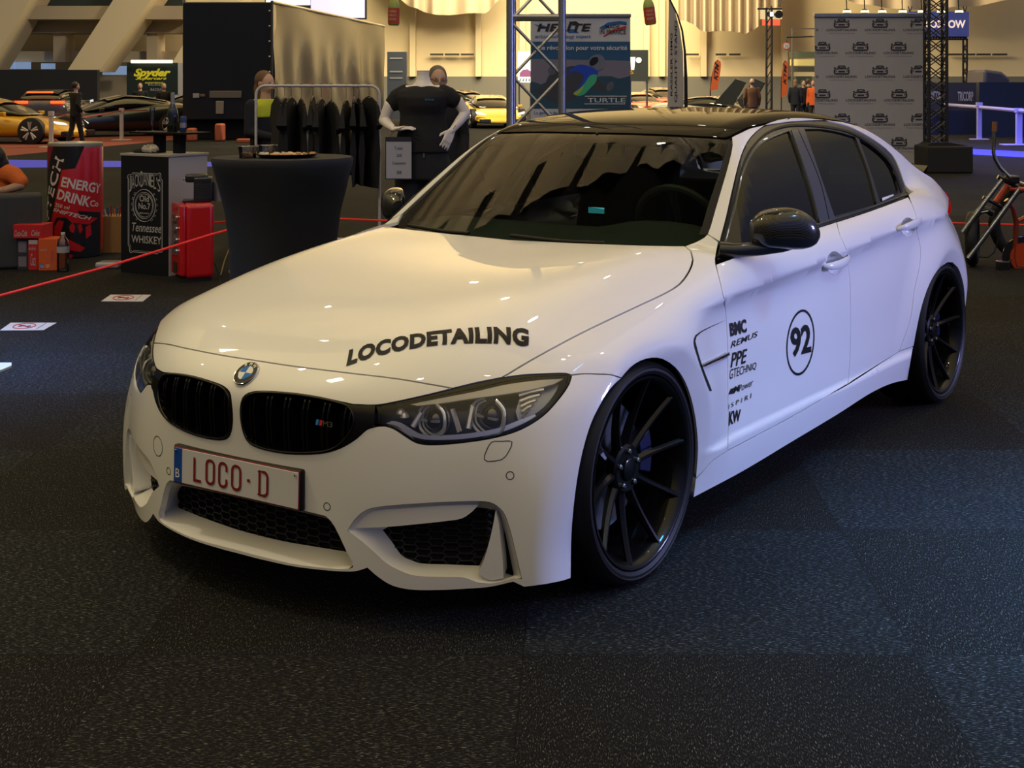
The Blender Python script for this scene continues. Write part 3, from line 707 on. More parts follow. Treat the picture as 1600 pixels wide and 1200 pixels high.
for p in(PILF,PILR): both('b_pillar_cover',UPP,dpx(UPP,p,closed=True),m=BPIL,grid=.05,gap=.0008,ret=.006,lift=.002)
cf=dpx(LONG,[(1419.5,304.5,1),(1431,297,1),(1431,312,1),(1426,322,1)],part='low')
both('corner_fillet',LONG,cf,m=WHITE,grid=.03,gap=0,ret=0,lift=.0004)
# belt moulding
bm_=dpx(UPP,[(1118.5,407),(1177,386),(1230,367.5),(1278,350.5),(1307,341.5),(1359,325),(1417,303.5)],part='up')
b1=surf(UPP,bm_);b2=surf(LOW,dpx(LOW,BELT[:]))
for s_ in(1,-1):
    MB().tube([tuple(p*np.array([s_,1,1])+np.array([s_*.004,0,0])) for p in resample(b1,24,False)],.0055,8).build('belt_moulding',SHADOWCH,CAR,smooth=True)
# tail
TAILM=mat('tail_lamp_red',(.55,.012,.01),.15,coat=1,emit=(1,.02,.01),estr=.12)
for s_ in(1,-1):
    V=[];pp=[(.655,3.56,.935),(.64,3.61,.90),(.625,3.66,.86),(.625,3.69,.82),(.625,3.69,.80)]
    for i,(x,y,z) in enumerate(pp):
        r=(.008,.022,.030,.026,.010)[i]
        for k in range(10): a=2*PI*k/10; V.append(((x-.03+ (r+.028)*math.cos(a))*s_,y+r*.9*math.sin(a),z+r*.2*math.cos(a)))
    MB().add(V,[(i*10+k,i*10+(k+1)%10,i*10+10+(k+1)%10,i*10+10+k) for i in range(4) for k in range(10)]+[tuple(range(10)),tuple(range(40,50))]).build('tail_lamp',TAILM,CAR,smooth=True)
panel('boot_lid',TOPL,sym(TOPL,np.array([[0,3.33],[.3,3.31],[.60,3.26],[.620,3.31],[.613,3.40],[.598,3.50],[.58,3.58],[.3,3.70],[0,3.72]])),m=WHITE,parent=CAR,grid=.04)
panel('rear_window',TOP,sym(TOP,np.array([[0,3.0],[.3,2.98],[.535,2.86],[.54,2.95],[.575,3.1],[.60,3.22],[.3,3.3],[0,3.33]])),m=GLASS,parent=CAR,grid=.04,ret=0)
MB().box((-.44,3.45,.24),(.44,3.64,.80)).build('rear_bumper',WHITE,CAR,bevel=.09,seg=4)
sp=[Vector((x,3.72-.10*(abs(x)/.62)**2*1.0,1.045-.012*(abs(x)/.6)**2)) for x in np.linspace(-.52,.52,25)]
mb=MB()
V=[];
for p in sp: V+=[(p.x,p.y-.05,p.z-.008),(p.x,p.y+.035,p.z+.028),(p.x,p.y+.04,p.z+.022),(p.x,p.y-.01,p.z-.02)]
mb.add(V,[(i*4+a,i*4+(a+1)%4,i*4+4+(a+1)%4,i*4+4+a) for i in range(24) for a in range(4)]); mb.build('boot_spoiler',BLACKG,CAR,smooth=True)
# --- headlights ---
HL=np.vstack([dpx(SPH,E_BRTOP[1:] if False else [(587,634,1),(615,629),(665,618),(707.5,607.5,1)],step=6)[:-1],dpx(SPH,E_HLTOP,step=6)[:-1],dpx(SPH,E_HLTIP,step=6)[:-1],dpx(SPH,E_HLBOT[:-1]+[(587,667,1)],step=6)[:-1]])
GL=[(591,636,1),(620,631.5),(660,624),(700,615.5),(745,606.5),(790,596),(840,588.5),(887,586.5,1),(885,598),(870,622),(845,646),(813,665),(777,678.5),(727,687),(679,691),(654,688.5),(637,679),(617,666.5),(601,662.5),(591,662,1)]
gl=dpx(SPH,GL,closed=True,step=5)
REFL=mat('headlamp_reflector',(.85,.85,.88),.25,metal=.5,coat=.5)
HOUS=mat('headlamp_housing',(.018,.018,.02),.35,coat=.2)
both('headlight_surround',SPH,HL,[gl],m=BLACKG,grid=.03,gap=.0015,ret=.03,lift=-.002)
def hp(u,v,d): # point behind the lens
    P=pxhit([(u,v)],'low'); N=grad(P,'low'); return (P-N*d)[0]
for sgn in(1,-1):
    M=np.array([sgn,1,1.]); dm=(lambda q:q) if sgn>0 else SPH.mir
    lens=panel('headlight',SPH,dm(gl),m=CLEAR,parent=CAR,grid=.025,gap=-.001,ret=0,lift=-.003)
    panel('housing',SPH,dm(gl),m=HOUS,parent=lens,grid=.025,gap=-.012,ret=0,lift=-.075)
    # top reflector blade, its cream colour standing in for the lens reflection
    tp=dpx(SPH,[(640,630,1),(700,617.5),(745,608.5),(790,598),(840,591),(883,588.5,1),(868,597,1),(830,606),(790,613),(740,620),(690,628),(645,633,1)],step=6)[:-1]
    panel('reflector_strip',SPH,dm(tp),m=mat('reflector_painted_sheen',(.85,.82,.74),.35,coat=.5),parent=lens,grid=.03,gap=0,ret=.01,lift=-.012)
    st=dpx(SPH,[(600,662,1),(618,667),(636,680),(657,687),(682,688.5),(727,686),(777,677),(812,664),(840,648),(838,645,1),(808,657),(777,669),(727,678),(682,681),(658,680),(642,672),(622,660),(603,657,1)],step=5)[:-1]
    panel('lower_strip',SPH,dm(st),m=REFL,parent=lens,grid=.03,gap=0,ret=.008,lift=-.022)
    for (u,v,rr) in((677,654,.050),(766,646,.056)):
        c=hp(u,v,.045)*M; ax=Vector(((-.05 if u<700 else .10)*1.0*sgn,-1,.04)).normalized()
        q=Vector((0,0,1)).rotation_difference(ax).to_matrix()
        def tr(mb): 
            mb.V=[tuple(q@Vector(v)+Vector(c)) for v in mb.V]; return mb
        hexr=lambda r,h,n=48:[((r*(1-.05*abs(math.cos(3*a))))*math.cos(a),(r*(1-.05*abs(math.cos(3*a))))*math.sin(a),h) for a in np.linspace(PI*.62,PI*2.38,n)]
        tr(MB().tube(hexr(rr,.012),.0045,8).tube(hexr(rr*.82,.006),.003,6)).build('ring_light',mat('ring_light_guide',(.85,.88,.92),.15,coat=1),lens,smooth=True)
        tr(MB().lathe([(rr*1.0,.0),(rr*.9,-.012),(rr*.66,-.02)],40,cap=False)).build('bezel',REFL,lens,smooth=True)
        tr(MB().lathe([(rr*.66,-.014),(rr*.6,.004),(rr*.45,.016),(rr*.22,.023),(.0001,.025)],36,cap=False)).build('projector_lens',mat('projector_glass',(.01,.01,.012),.05,coat=1,spec=1),lens,smooth=True)
        tr(MB().box((-rr*.6,-.003,.012),(rr*.6,.003,.024))).build('shutter_bar',REFL,lens)
    for k in range(5):
        a=hp(812+k*2,611+k*9.5,.03)*M;b=hp(852-k*6.5,604+k*9,.02)*M
        MB().tube([a,(a+b)/2+[0,0,.002],b],.005,6).build('reflector_fin',REFL,lens,smooth=True)
    for (u,v) in((622,643),(628,650)):
        c=hp(u,v,.04)*M; MB().lathe([(.014,0),(.012,.008),(.006,.014),(.0001,.015)],12,c=tuple(c)).build('small_reflector',REFL,lens,smooth=True)
    orf=dpx(SPH,[(816,604,1),(850,595),(880,590,1),(876,602),(856,629),(836,645),(812,656,1),(806,632)],step=6)[:-1]
    panel('outer_reflector',SPH,dm(orf),m=mat('reflector_dim',(.42,.44,.50),.3,metal=.4),parent=lens,grid=.03,gap=0,ret=.01,lift=-.040)
    for (a_,b_) in(((705,632),(716,676)),((738,624),(730,670)),((655,640),(640,668))):
        A_=hp(*a_,.05)*M;B_=hp(*b_,.05)*M; MB().tube([A_,(A_+B_)/2,B_],.008,6).build('reflector_rib',REFL,lens,smooth=True)
# --- kidneys ---
KD=np.vstack([dpx(SPH,E_KBOT,step=5)[:-1],dpx(SPH,[(551,632,1),(587,633.5,1)],step=5)[:-1],dpx(SPH,[(587,633.5,1),(585,667,1)],step=5)[:-1]])
KI=[(383,678),(378.5,646),(382.5,624),(392,616.5),(409,614),(455,616.5),(496,622.5),(525,629),(544,636),(551,648),(552,662),(545,678),(526,697),(502,705),(455,706.5),(415,700.5),(392,691)]
ki=dpx(SPH,KI,closed=True,step=5)
for sgn in(1,-1):
    dm=(lambda q:q) if sgn>0 else SPH.mir
    fr=panel('kidney_grille',SPH,dm(KD),[dm(ki)],m=BLACKG,parent=CAR,grid=.02,gap=.001,ret=.05,lift=.002)
    panel('grille_backing',SPH,dm(ki),m=DARK,parent=fr,grid=.03,gap=-.01,ret=0,lift=-.085)
    P=surf(SPH,ki)
    # rounded rim
    rim=surf(SPH,inset(ki,-.001)); N=grad(rim,'low')
    MB().tube([tuple(p) for p in (rim+N*.001)*[sgn,1,1]],.0035,8,closed=True).build('grille_rim',BLACKG,fr,smooth=True)
    x0,x1=P[:,0].min()+.012,P[:,0].max()-.012
    sl=MB()
    for k in range(6):
        for dx in(-.0075,.0075):
            xx=x0+.012+(x1-x0-.03)*k/5+dx+.004
            # z range inside the outline at this x
            zs=[]
            n=len(P)
            for i in range(n):
                a,b=P[i],P[(i+1)%n]
                if (a[0]-xx)*(b[0]-xx)<0: zs.append(a[2]+(b[2]-a[2])*(xx-a[0])/(b[0]-a[0]))
            if len(zs)<2: continue
            z0,z1=min(zs),max(zs); m_=9
            zz=np.linspace(z0-.004,z1+.004,m_)
            q=np.stack([np.full(m_,xx),np.full(m_,-1.),zz],1)
            fy,_=march(np.stack([q[:,0],0*zz-.3,zz],1),np.tile([0,-1.,0],(m_,1)),0,.8,60,'low')
            V=[]
            for j in range(m_):
                bow=.010*math.sin(PI*j/(m_-1))
                y=fy[j,1]+.012-bow*.3
                V+=[((xx-.0026)*sgn,y,zz[j]),((xx+.0026)*sgn,y,zz[j]),((xx+.0026)*sgn,y+.05,zz[j]),((xx-.0026)*sgn,y+.05,zz[j])]
            sl.add(V,[(j*4+a,j*4+(a+1)%4,j*4+4+(a+1)%4,j*4+4+a) for j in range(m_-1) for a in range(4)])
    sl.build('grille_slats',BLACKG,fr)
    if sgn>0:
        c=pxhit([(507,661)],'low')[0]; c[1]-=.004
        bd=thing('x','x','x'); bpy.data.objects.remove(bd)
        b=MB()
        for k,(cc) in enumerate((0,1,2)):
            x=c[0]-.030+k*.0075; b.add([(x,c[1],c[2]-.008),(x+.0072,c[1],c[2]-.008),(x+.0115,c[1],c[2]+.008),(x+.004,c[1],c[2]+.008)],[(0,1,2,3)],k)
        ob=b.build('m_badge',[mat('badge_lightblue',(.05,.35,.8),.3),mat('badge_blue',(.03,.06,.3),.3),mat('badge_red',(.8,.03,.03),.3)],fr)
        V,F=text_box('M3',c[0]-.004,c[2]-.008,c[0]+.034,c[2]+.008,bold=.03)
        mesh('m_badge_lettering',[(v[0],c[1],v[1]) for v in V],F,CHROME,fr)
# --- centre intake ---
def sloft(name,front,back,m,parent,**k):
    n=90; A=resample(front,n);B=resample(back,n)
    if poly_area(A[:,[0,2]])*poly_area(B[:,[0,2]])<0: B=B[::-1]
    s=((A[None]-B[:,None])**2).sum(2); sh_=min(range(0,n),key=lambda k:((A-np.roll(B,-k,0))**2).sum())
    B=np.roll(B,-sh_,0)
    return loft(name,[A,(A*2+B)/3,(A+B*2)/3,B],m,parent,**k)
def honey(name,loop,m,parent,hw=.052,hh=.022,r=.0016,depth=.012):
    """hexagon lattice inside a loop of 3D points, on the loop's own curved sheet"""
    L=np.asarray(loop); P2=L[:,[0,2]]
    A=np.c_[np.ones(len(L)),L[:,0],L[:,2],L[:,0]**2]; co=np.linalg.lstsq(A,L[:,1],rcond=None)[0]
    Y=lambda x,z: co[0]+co[1]*x+co[2]*z+co[3]*x*x
    x0,z0=P2.min(0);x1,z1=P2.max(0); mb=MB()
    rows=int((z1-z0)/(hh*.75))+3; cols=int((x1-x0)/hw)+3
    seg=[]
    for r_ in range(-1,rows):
        for c_ in range(-1,cols):
            # flat-topped long hexes in columns
            cx=x0+c_*hw*.75; cz=z0+r_*hh+(c_%2)*hh/2
            pt=[(cx+hw/2,cz),(cx+hw*.34,cz+hh/2),(cx-hw*.34,cz+hh/2),(cx-hw/2,cz)]
            for a,b in zip(pt,pt[1:]): seg.append((a,b))
    S=np.array(seg); mid=S.mean(1); ok=inside(mid,P2)
    for (a,b) in S[ok]:
        d=np.array(b)-np.array(a); l=np.hypot(*d); nx,nz=-d[1]/l*r,d[0]/l*r
        c=[(a[0]+nx,a[1]+nz),(b[0]+nx,b[1]+nz),(b[0]-nx,b[1]-nz),(a[0]-nx,a[1]-nz)]
        V=[(p[0],Y(*p),p[1]) for p in c]+[(p[0],Y(*p)+depth,p[1]) for p in c]
        mb.add(V,[(0,1,2,3),(0,4,5,1),(1,5,6,2),(2,6,7,3),(3,7,4,0)])
    # backing sheet behind the lattice
    ob=mb.build(name,m,parent)
    B=[(p[0],p[1]+.014,p[2]) for p in resample(L,60)]; c=np.mean(B,0)
    mesh('mesh_backing',list(B)+[c],[(i,(i+1)%60,60) for i in range(60)],DARK,ob)
    return ob
MESHM=mat('intake_mesh',(.010,.012,.014),.4)
fl=surf(SPH,inset(cent,-.001))
bk=pxhit(spl([(384,780),(330,768),(283,759,1),(277,772),(276,792,1),(310,806),(360,824),(386,832)],5),'low',shift=(0,.085,0))*MX; bk[0,0]=0;bk[-1,0]=0
bk=np.vstack([bk,(bk*MX)[::-1][1:-1]])
cin=sloft('centre_intake',fl,bk,WHITE,CAR)
honey('intake_grille',bk+[0,.0,0],MESHM,cin)
# --- side intakes ---
shl=surf(SPH,inset(sh,-.001))
bks=pxhit(spl([(598,828,1),(640,806),(700,797),(745,793),(776,797,1),(788,830),(797,870),(803,900,1),(757,884,1),(700,882),(657,880),(640,874),(627,867),(612,846)],5,True),'low',shift=(0,.075,0))
msh=pxhit(spl([(600,828,1),(640,810),(700,800),(745,793),(776,797,1),(768,830),(762,860),(757,881,1),(700,881),(657,879),(640,873),(627,867),(612,846)],5,True),'low',shift=(0,.073,0))
for sgn in(1,-1):
    M=np.array([sgn,1,1.]); dm=(lambda q:q) if sgn>0 else SPH.mir
    si=sloft('side_intake',shl*M,bks*M,WHITE,CAR)
    honey('intake_grille',msh*M,MESHM,si,hw=.046,hh=.020)
    c=bks.mean(0)*M; B=resample(bks*M,60)+[0,.03,0]; mesh('intake_backing',list(B)+[c+[0,.03,0]],[(i,(i+1)%60,60) for i in range(60)],DARK,si)
    wing=dpx(SPH,[(546,827.5,1),(556,815),(570,803),(600,799),(640,796),(700,792),(747,791,1),(738,801),(722,812),(700,816),(665,820),(600,826)],closed=True,step=5)
    panel('intake_wing',SPH,dm(wing),m=WHITE,parent=si,grid=.012,gap=0,ret=.05,lift=-.012)
    fin=dpx(SPH,[(774,799,1),(770,822),(764,848),(757,873),(747,898,1),(765,908),(786,905,1),(785,880),(782,850),(779,820)],closed=True,step=5)
    panel('intake_fin',SPH,dm(fin),m=WHITE,parent=si,grid=.012,gap=0,ret=.06,lift=-.006)
# --- badge, plate, bumper details ---
c=pxhit([(393,585.5)],'low'); N=grad(c,'low')[0]; c=c[0]; c[0]=0;N[0]=0; N=Vector(N).normalized()
R_=Vector((0,0,1)).rotation_difference(N).to_matrix()
X_=Vector((1,0,0)); Y_=N.cross(X_)
def badge_disc(name,prof,m,par): 
    mb=MB().lathe(prof,48); mb.V=[tuple(Vector(c)+X_*v[0]+Y_*v[1]+N*v[2]) for v in mb.V]; return mb.build(name,m,par,smooth=True)
bd=badge_disc('roundel',[(.0415,0),(.0415,.004),(.040,.0065),(.0385,.006)],CHROME,CAR)
badge_disc('roundel_ring',[(.039,.0045),(.038,.0062),(.0245,.0066)],mat('roundel_black',(.004,.004,.005),.4,spec=.3),bd)
badge_disc('roundel_inner_rim',[(.0255,.0062),(.0245,.0078),(.0235,.0068)],CHROME,bd)
for k,cm in enumerate((mat('roundel_white',(.75,.75,.75),.4,spec=.2),mat('roundel_blue',(.006,.15,.50),.4,spec=.2))*2):
    a=np.linspace(k*PI/2,(k+1)*PI/2,10); V=[(0,0,.0072)]+[(.024*math.cos(t),.024*math.sin(t),.0070) for t in a]
    mesh('roundel_quadrant',[tuple(Vector(c)+X_*v[0]+Y_*v[1]+N*v[2]) for v in V],[(0,i,i+1) for i in range(1,10)],cm,bd)
for ch,ang in(('B',125),('M',90),('W',55)):
    V,F=text_mesh(ch,size=.015,bold=.0004,align='CENTER'); a=math.radians(ang-90); V=V-[0,.0053,0]
    rr=.0315; V2=[(v[0]*math.cos(a)-v[1]*math.sin(a)+rr*math.cos(a+PI/2),v[0]*math.sin(a)+v[1]*math.cos(a)+rr*math.sin(a+PI/2),.0072) for v in V]
    mesh('roundel_lettering',[tuple(Vector(c)+X_*v[0]+Y_*v[1]+N*v[2]) for v in V2],F,mat('roundel_silver',(.7,.7,.7),.3),bd)
PLY=-.790;PLZ=.3705;TI=math.radians(-1)
PM=Matrix.Rotation(TI,3,'X')
def pl(v): return tuple(PM@Vector((v[0]*.985,v[1],v[2]*.985))+Vector((-.008,PLY,PLZ)))
b=MB().box((-.264,-.006,-.058),(.264,.015,.059)); b.V=[pl(v) for v in b.V]
plate=b.build('number_plate',BLACKM,CAR,bevel=.006,seg=3)
def plb(name,x0,z0,x1,z1,m,y): b=MB().box((x0,y,z0),(x1,y+.003,z1)); b.V=[pl(v) for v in b.V]; return b.build(name,m,plate,bevel=.0012)
RED=mat('plate_red',(.20,.012,.015),.4)
plb('plate_border',-.260,-.055,.260,.055,RED,-.007)
plb('plate_face',-.2565,-.0515,.2565,.0515,mat('plate_white',(.62,.62,.66),.4),-.0085)
plb('plate_eu_band',-.2565,-.0515,-.2215,.0515,mat('plate_blue',(.01,.07,.38),.4),-.0095)
def plt(t,x0,z0,x1,z1,m,**k):
    V,F=text_box(t,x0,z0,x1,z1,**k); return mesh('plate_lettering',[pl((v[0],-.0105,v[1])) for v in V],F,m,plate)
plt('B',-.248,-.037,-.230,-.010,mat('plate_letter_white',(.7,.7,.7),.5),bold=.01)
def stroke_char(ch,x0,x1,z0,z1,w=.0085):
    cx=(x0+x1)/2; h=w/2; x0+=h;x1-=h;z0+=h;z1-=h; r=(x1-x0)*.42
    arc=lambda cx,cz,a0,a1,n=7:[(cx+r*math.cos(t),cz+r*math.sin(t)) for t in np.linspace(math.radians(a0),math.radians(a1),n)]
    if ch=='L': S=[[(x0,z1),(x0,z0),(x1,z0)]];cl=[0]
    elif ch=='O': S=[arc(x1-r,z1-r,0,90)+arc(x0+r,z1-r,90,180)+arc(x0+r,z0+r,180,270)+arc(x1-r,z0+r,270,360)];cl=[1]
    elif ch=='C': S=[[(x1,z1-r*1.8)]+arc(x1-r,z1-r,0,90)+arc(x0+r,z1-r,90,180)+arc(x0+r,z0+r,180,270)+arc(x1-r,z0+r,270,360)+[(x1,z0+r*1.8)]];cl=[0]
    elif ch=='D': S=[arc(x1-r,z1-r,0,90)+[(x0-h*1.2,z1),(x0+h*.9,z1),(x0+h*.9,z0),(x0-h*1.2,z0)]+arc(x1-r,z0+r,270,360)];cl=[1]
    else: S=[[(cx-.006,(z0+z1)/2),(cx+.006,(z0+z1)/2)]];cl=[0]
    V=[];F=[]
    for s,c_ in zip(S,cl):
        n=len(s); k0=len(V)
        for i,p in enumerate(s):
            a=np.array(s[i-1] if (c_ or i>0) else p);b_=np.array(s[(i+1)%n] if (c_ or i<n-1) else p);p=np.array(p)
            d1=(p-a);d2=(b_-p);n1=np.hypot(*d1);n2=np.hypot(*d2)
            d1=d1/n1 if n1>0 else d2/n2; d2=d2/n2 if n2>0 else d1
            m_=np.array([-(d1+d2)[1],(d1+d2)[0]]);m_=m_/max(np.hypot(*m_),1e-6); sc=1/max(.5,abs(m_@np.array([-d1[1],d1[0]])))
            V+=[tuple(p+m_*h*sc),tuple(p-m_*h*sc)]
        for i in range(n if c_ else n-1): j=(i+1)%n; F.append((k0+2*i,k0+2*j,k0+2*j+1,k0+2*i+1))
    return V,F
xs=[(-.170,-.132,'L'),(-.118,-.078,'O'),(-.064,-.025,'C'),(-.010,.032,'O'),(.052,.072,'-'),(.098,.142,'D')]
for x0,x1,ch in xs:
    V,F=stroke_char(ch,x0,x1,-.038,.038); mesh('plate_lettering',[pl((v[0],-.0106,v[1])) for v in V],F,RED,plate)
for s_ in(-1,1):
    p_=pl((s_*.248,-.011,.044)); MB().lathe([(.004,0),(.0035,-.003),(.0001,-.004)],10,axis='y',c=p_).build('plate_screw',CHROME,plate,smooth=True)
# sensors, washer flap and tow cover outlines
LINE=mat('panel_line',(.03,.03,.03),.6)
def outline_ring(name,dom,q,w=.0012,m=LINE,lift=.0006,par=None):
    q=np.asarray(q); P=surf(dom,q);N=grad(P,dom.part); a=P+N*lift; n=len(a)
    t=np.roll(P,-1,0)-np.roll(P,1,0); t/=np.linalg.norm(t,axis=1)[:,None]; s=np.cross(N,t)
    V=list(a-s*w)+list(a+s*w); return mesh(name,V,[(i,(i+1)%n,n+(i+1)%n,n+i) for i in range(n)],m,par or CAR)
def circ(dom,u,v,r,n=28):
    P=pxhit([(u,v)],'low');c=dom.frm(P)[0]; a=np.linspace(0,2*PI,n,endpoint=False)
    # metric circle through local tangent
    N=grad(P,'low')[0]; X=np.cross([0,0,1],N);X/=np.linalg.norm(X);Y=np.cross(N,X)
    return dom.frm(P+r*(np.cos(a)[:,None]*X+np.sin(a)[:,None]*Y))
for (u,v) in((511,791.5),(797,743)):
    q=circ(SPH,u,v,.0105)
    for qq in(q,SPH.mir(q)): outline_ring('parking_sensor',SPH,qq)
q=SPH.mir(dpx(SPH,ell(246,697,6.5,15),raw=True)); q=SPH.mir(q); 
P=pxhit([(246.5,697)],'low'); q=circ(SPH,246.5,697,.030); outline_ring('tow_eye_cover',SPH,q)
q=dpx(SPH,[(768,691),(783,689.5),(800,690),(799,697),(790,713),(784,718),(762,721),(757,718),(757,712)],closed=True,step=4)
for qq in(q,SPH.mir(q)): outline_ring('washer_cover',SPH,qq,w=.0013)
# fender vent
ve=dpx(LOW,[(1086,533,1),(1092,556),(1099,577),(1112,611),(1109,611),(1096,577),(1089,556),(1083.5,536),(1086,524),(1094,518),(1110,510),(1136,499,1),(1110,511.3),(1095,519.5),(1088,526)],closed=True,step=6)
both('fender_vent_shade_strip',LOW,ve,m=DARK,grid=.03,gap=0,ret=0,lift=.0012)  # black strip laid on the fender for the shade in the recess
for s_ in(1,-1):
    a=pxhit(spl([(1096,572,1),(1110,566),(1125,559),(1135.5,553,1)],4),'low');N=grad(a,'low')
    w0=np.linspace(.004,.013,len(a))
    V=list(a+N*.004+[0,0,.004])+list(a+N*.014-np.c_[0*w0,0*w0,w0*.1])+list(a+N*.002-np.c_[0*w0,0*w0,w0]); n=len(a)
    V=[np.array(v)*[s_,1,1] for v in V]
    mesh('fender_gill',V,[(i,i+1,n+i+1,n+i) for i in range(n-1)]+[(n+i,n+i+1,2*n+i+1,2*n+i) for i in range(n-1)],BLACKG,CAR)
    MB().tube([(p+q_*.009+[0,0,.005])*[s_,1,1] for p,q_ in zip(a,N)],.0028,6).build('gill_trim',CHROME,CAR,smooth=True)
# handle cups and handles
for k,(cup,doors,cu) in enumerate(((cup1,dfo,(1303,410.5)),(cup2,dro,(1418,355)))):
    for j,d in enumerate(doors):
        s_=1 if j==0 else -1; M=np.array([s_,1,1.])
        Q=surf(LOW,inset(cup,-.001)); c=Q.mean(0);N=grad(Q,'low').mean(0)
        loops=[Q]+[c+(Q-c)*f-N*dd for f,dd in((.9,.012),(.7,.024),(.4,.031),(.1,.033))]
        loft('handle_cup',[l*M for l in loops],WHITE,d,cap=True)
        du=1. if k==0 else .86
        A=pxhit([(cu[0]-19*du,cu[1]+8*du),(cu[0]+20*du,cu[1]-8*du)],'low'); NN=grad(A,'low')
        n=13;V=[]
        for i in range(n):
            t=i/(n-1); p=A[0]*(1-t)+A[1]*t+np.array([0,0,.011]); nn=NN.mean(0); out=.004+.030*math.sin(PI*t)**.45
            h=.006+.012*math.sin(PI*t)**.5
            th=.013
            for a in np.linspace(0,2*PI,10,endpoint=False): V.append((p+nn*(out+th*.5*math.cos(a))+np.array([0,0,1])*h*math.sin(a))*M)
        mb=MB().add(V,[(i*10+a,i*10+(a+1)%10,i*10+10+(a+1)%10,i*10+10+a) for i in range(n-1) for a in range(10)]+[tuple(range(10)),tuple((n-1)*10+a for a in range(10))])
        mb.build('handle',WHITE,d,smooth=True)
# --- decals ---
BLK=mat('decal_black',(.008,.008,.009),.45,spec=.2)
def dec(t,tl,tr,br,bl,dom=LOW,par=None,m=BLK,**k):
    V,F=text_box(t,0,0,1,1,**k); q=dpx(dom,[tl,tr,br,bl],raw=True); return decal('lettering',V,F,q,dom,m,par)
dec('LOCODETAILING',(546,547.5),(826,514.5),(825,543),(541,573),par=hood,bold=.05,space=1.06)
fd=dfo[0]
dec('BMC',(1139,505),(1165,498),(1166.5,519),(1141,526),par=fd,bold=.045)
dec('REMUS',(1144,533),(1183.5,517),(1182,526),(1141,544.5),par=fd,bold=.006,width=1.2)
dec('PPE',(1144,551),(1167,544.5),(1164,567),(1141,574.5),par=fd,bold=.015)
dec('GTECHNIQ',(1140,577),(1181.5,565.5),(1180.5,577.5),(1139,596),par=fd)
dec('M',(1148,603.5),(1155,600.5),(1154,611),(1145,615),par=fd,bold=.03)
for k in range(3): 
    V=np.array([(0,0,0),(.8,0,0),(1,1,0),(.2,1,0)]); x=1138+k*2.9; q=dpx(LOW,[(x+3,607.5-k*1.2),(x+6,606.5-k*1.2),(x+2.6,615.5-k*.5),(x-.2,616.5-k*.5)],raw=True); decal('lettering',np.array([(0,0,0),(.85,0,0),(.85,1,0),(0,1,0)]),[(0,1,2,3)],q,LOW,BLK,fd)
dec('Power',(1155,601.5),(1177,590.5),(1175,602.5),(1154,612),par=fd)
dec('I S P I R I',(1138,632),(1173.5,614),(1172.5,622),(1137.5,639),par=fd)
dec('KW',(1139,643),(1157,639),(1156,657),(1138,665.5),par=fd,bold=.03)
dec('92',(1234,513),(1266,505),(1267,551),(1236,559),par=fd,bold=.03)
nn=56;a=np.linspace(0,2*PI,nn,endpoint=False)
co=dpx(LOW,[(1250.3+21.8*math.cos(t)+2.5*math.sin(-t)*.9,535+51.5*math.sin(t)-4*math.cos(t)) for t in a],raw=True); ci=dpx(LOW,[(1250.3+20.2*math.cos(t)+2.5*math.sin(-t)*.9,535+47.5*math.sin(t)-4*math.cos(t)) for t in a],raw=True)
P=surf(LOW,np.vstack([co,ci])); P=P+grad(P,'low')*.0016
mesh('number_ring',P,[(i,(i+1)%nn,nn+(i+1)%nn,nn+i) for i in range(nn)],BLK,fd)
qs=dpx(UPP,[(1380,308.5),(1398,302.5),(1398.5,308),(1381,315)],raw=True)
decal('window_sticker',np.array([(0,0,0),(1,0,0),(1,1,0),(0,1,0)]),[(0,1,2,3)],qs,UPP,mat('sticker_white',(.7,.7,.75),.5),CAR,lift=-.006)
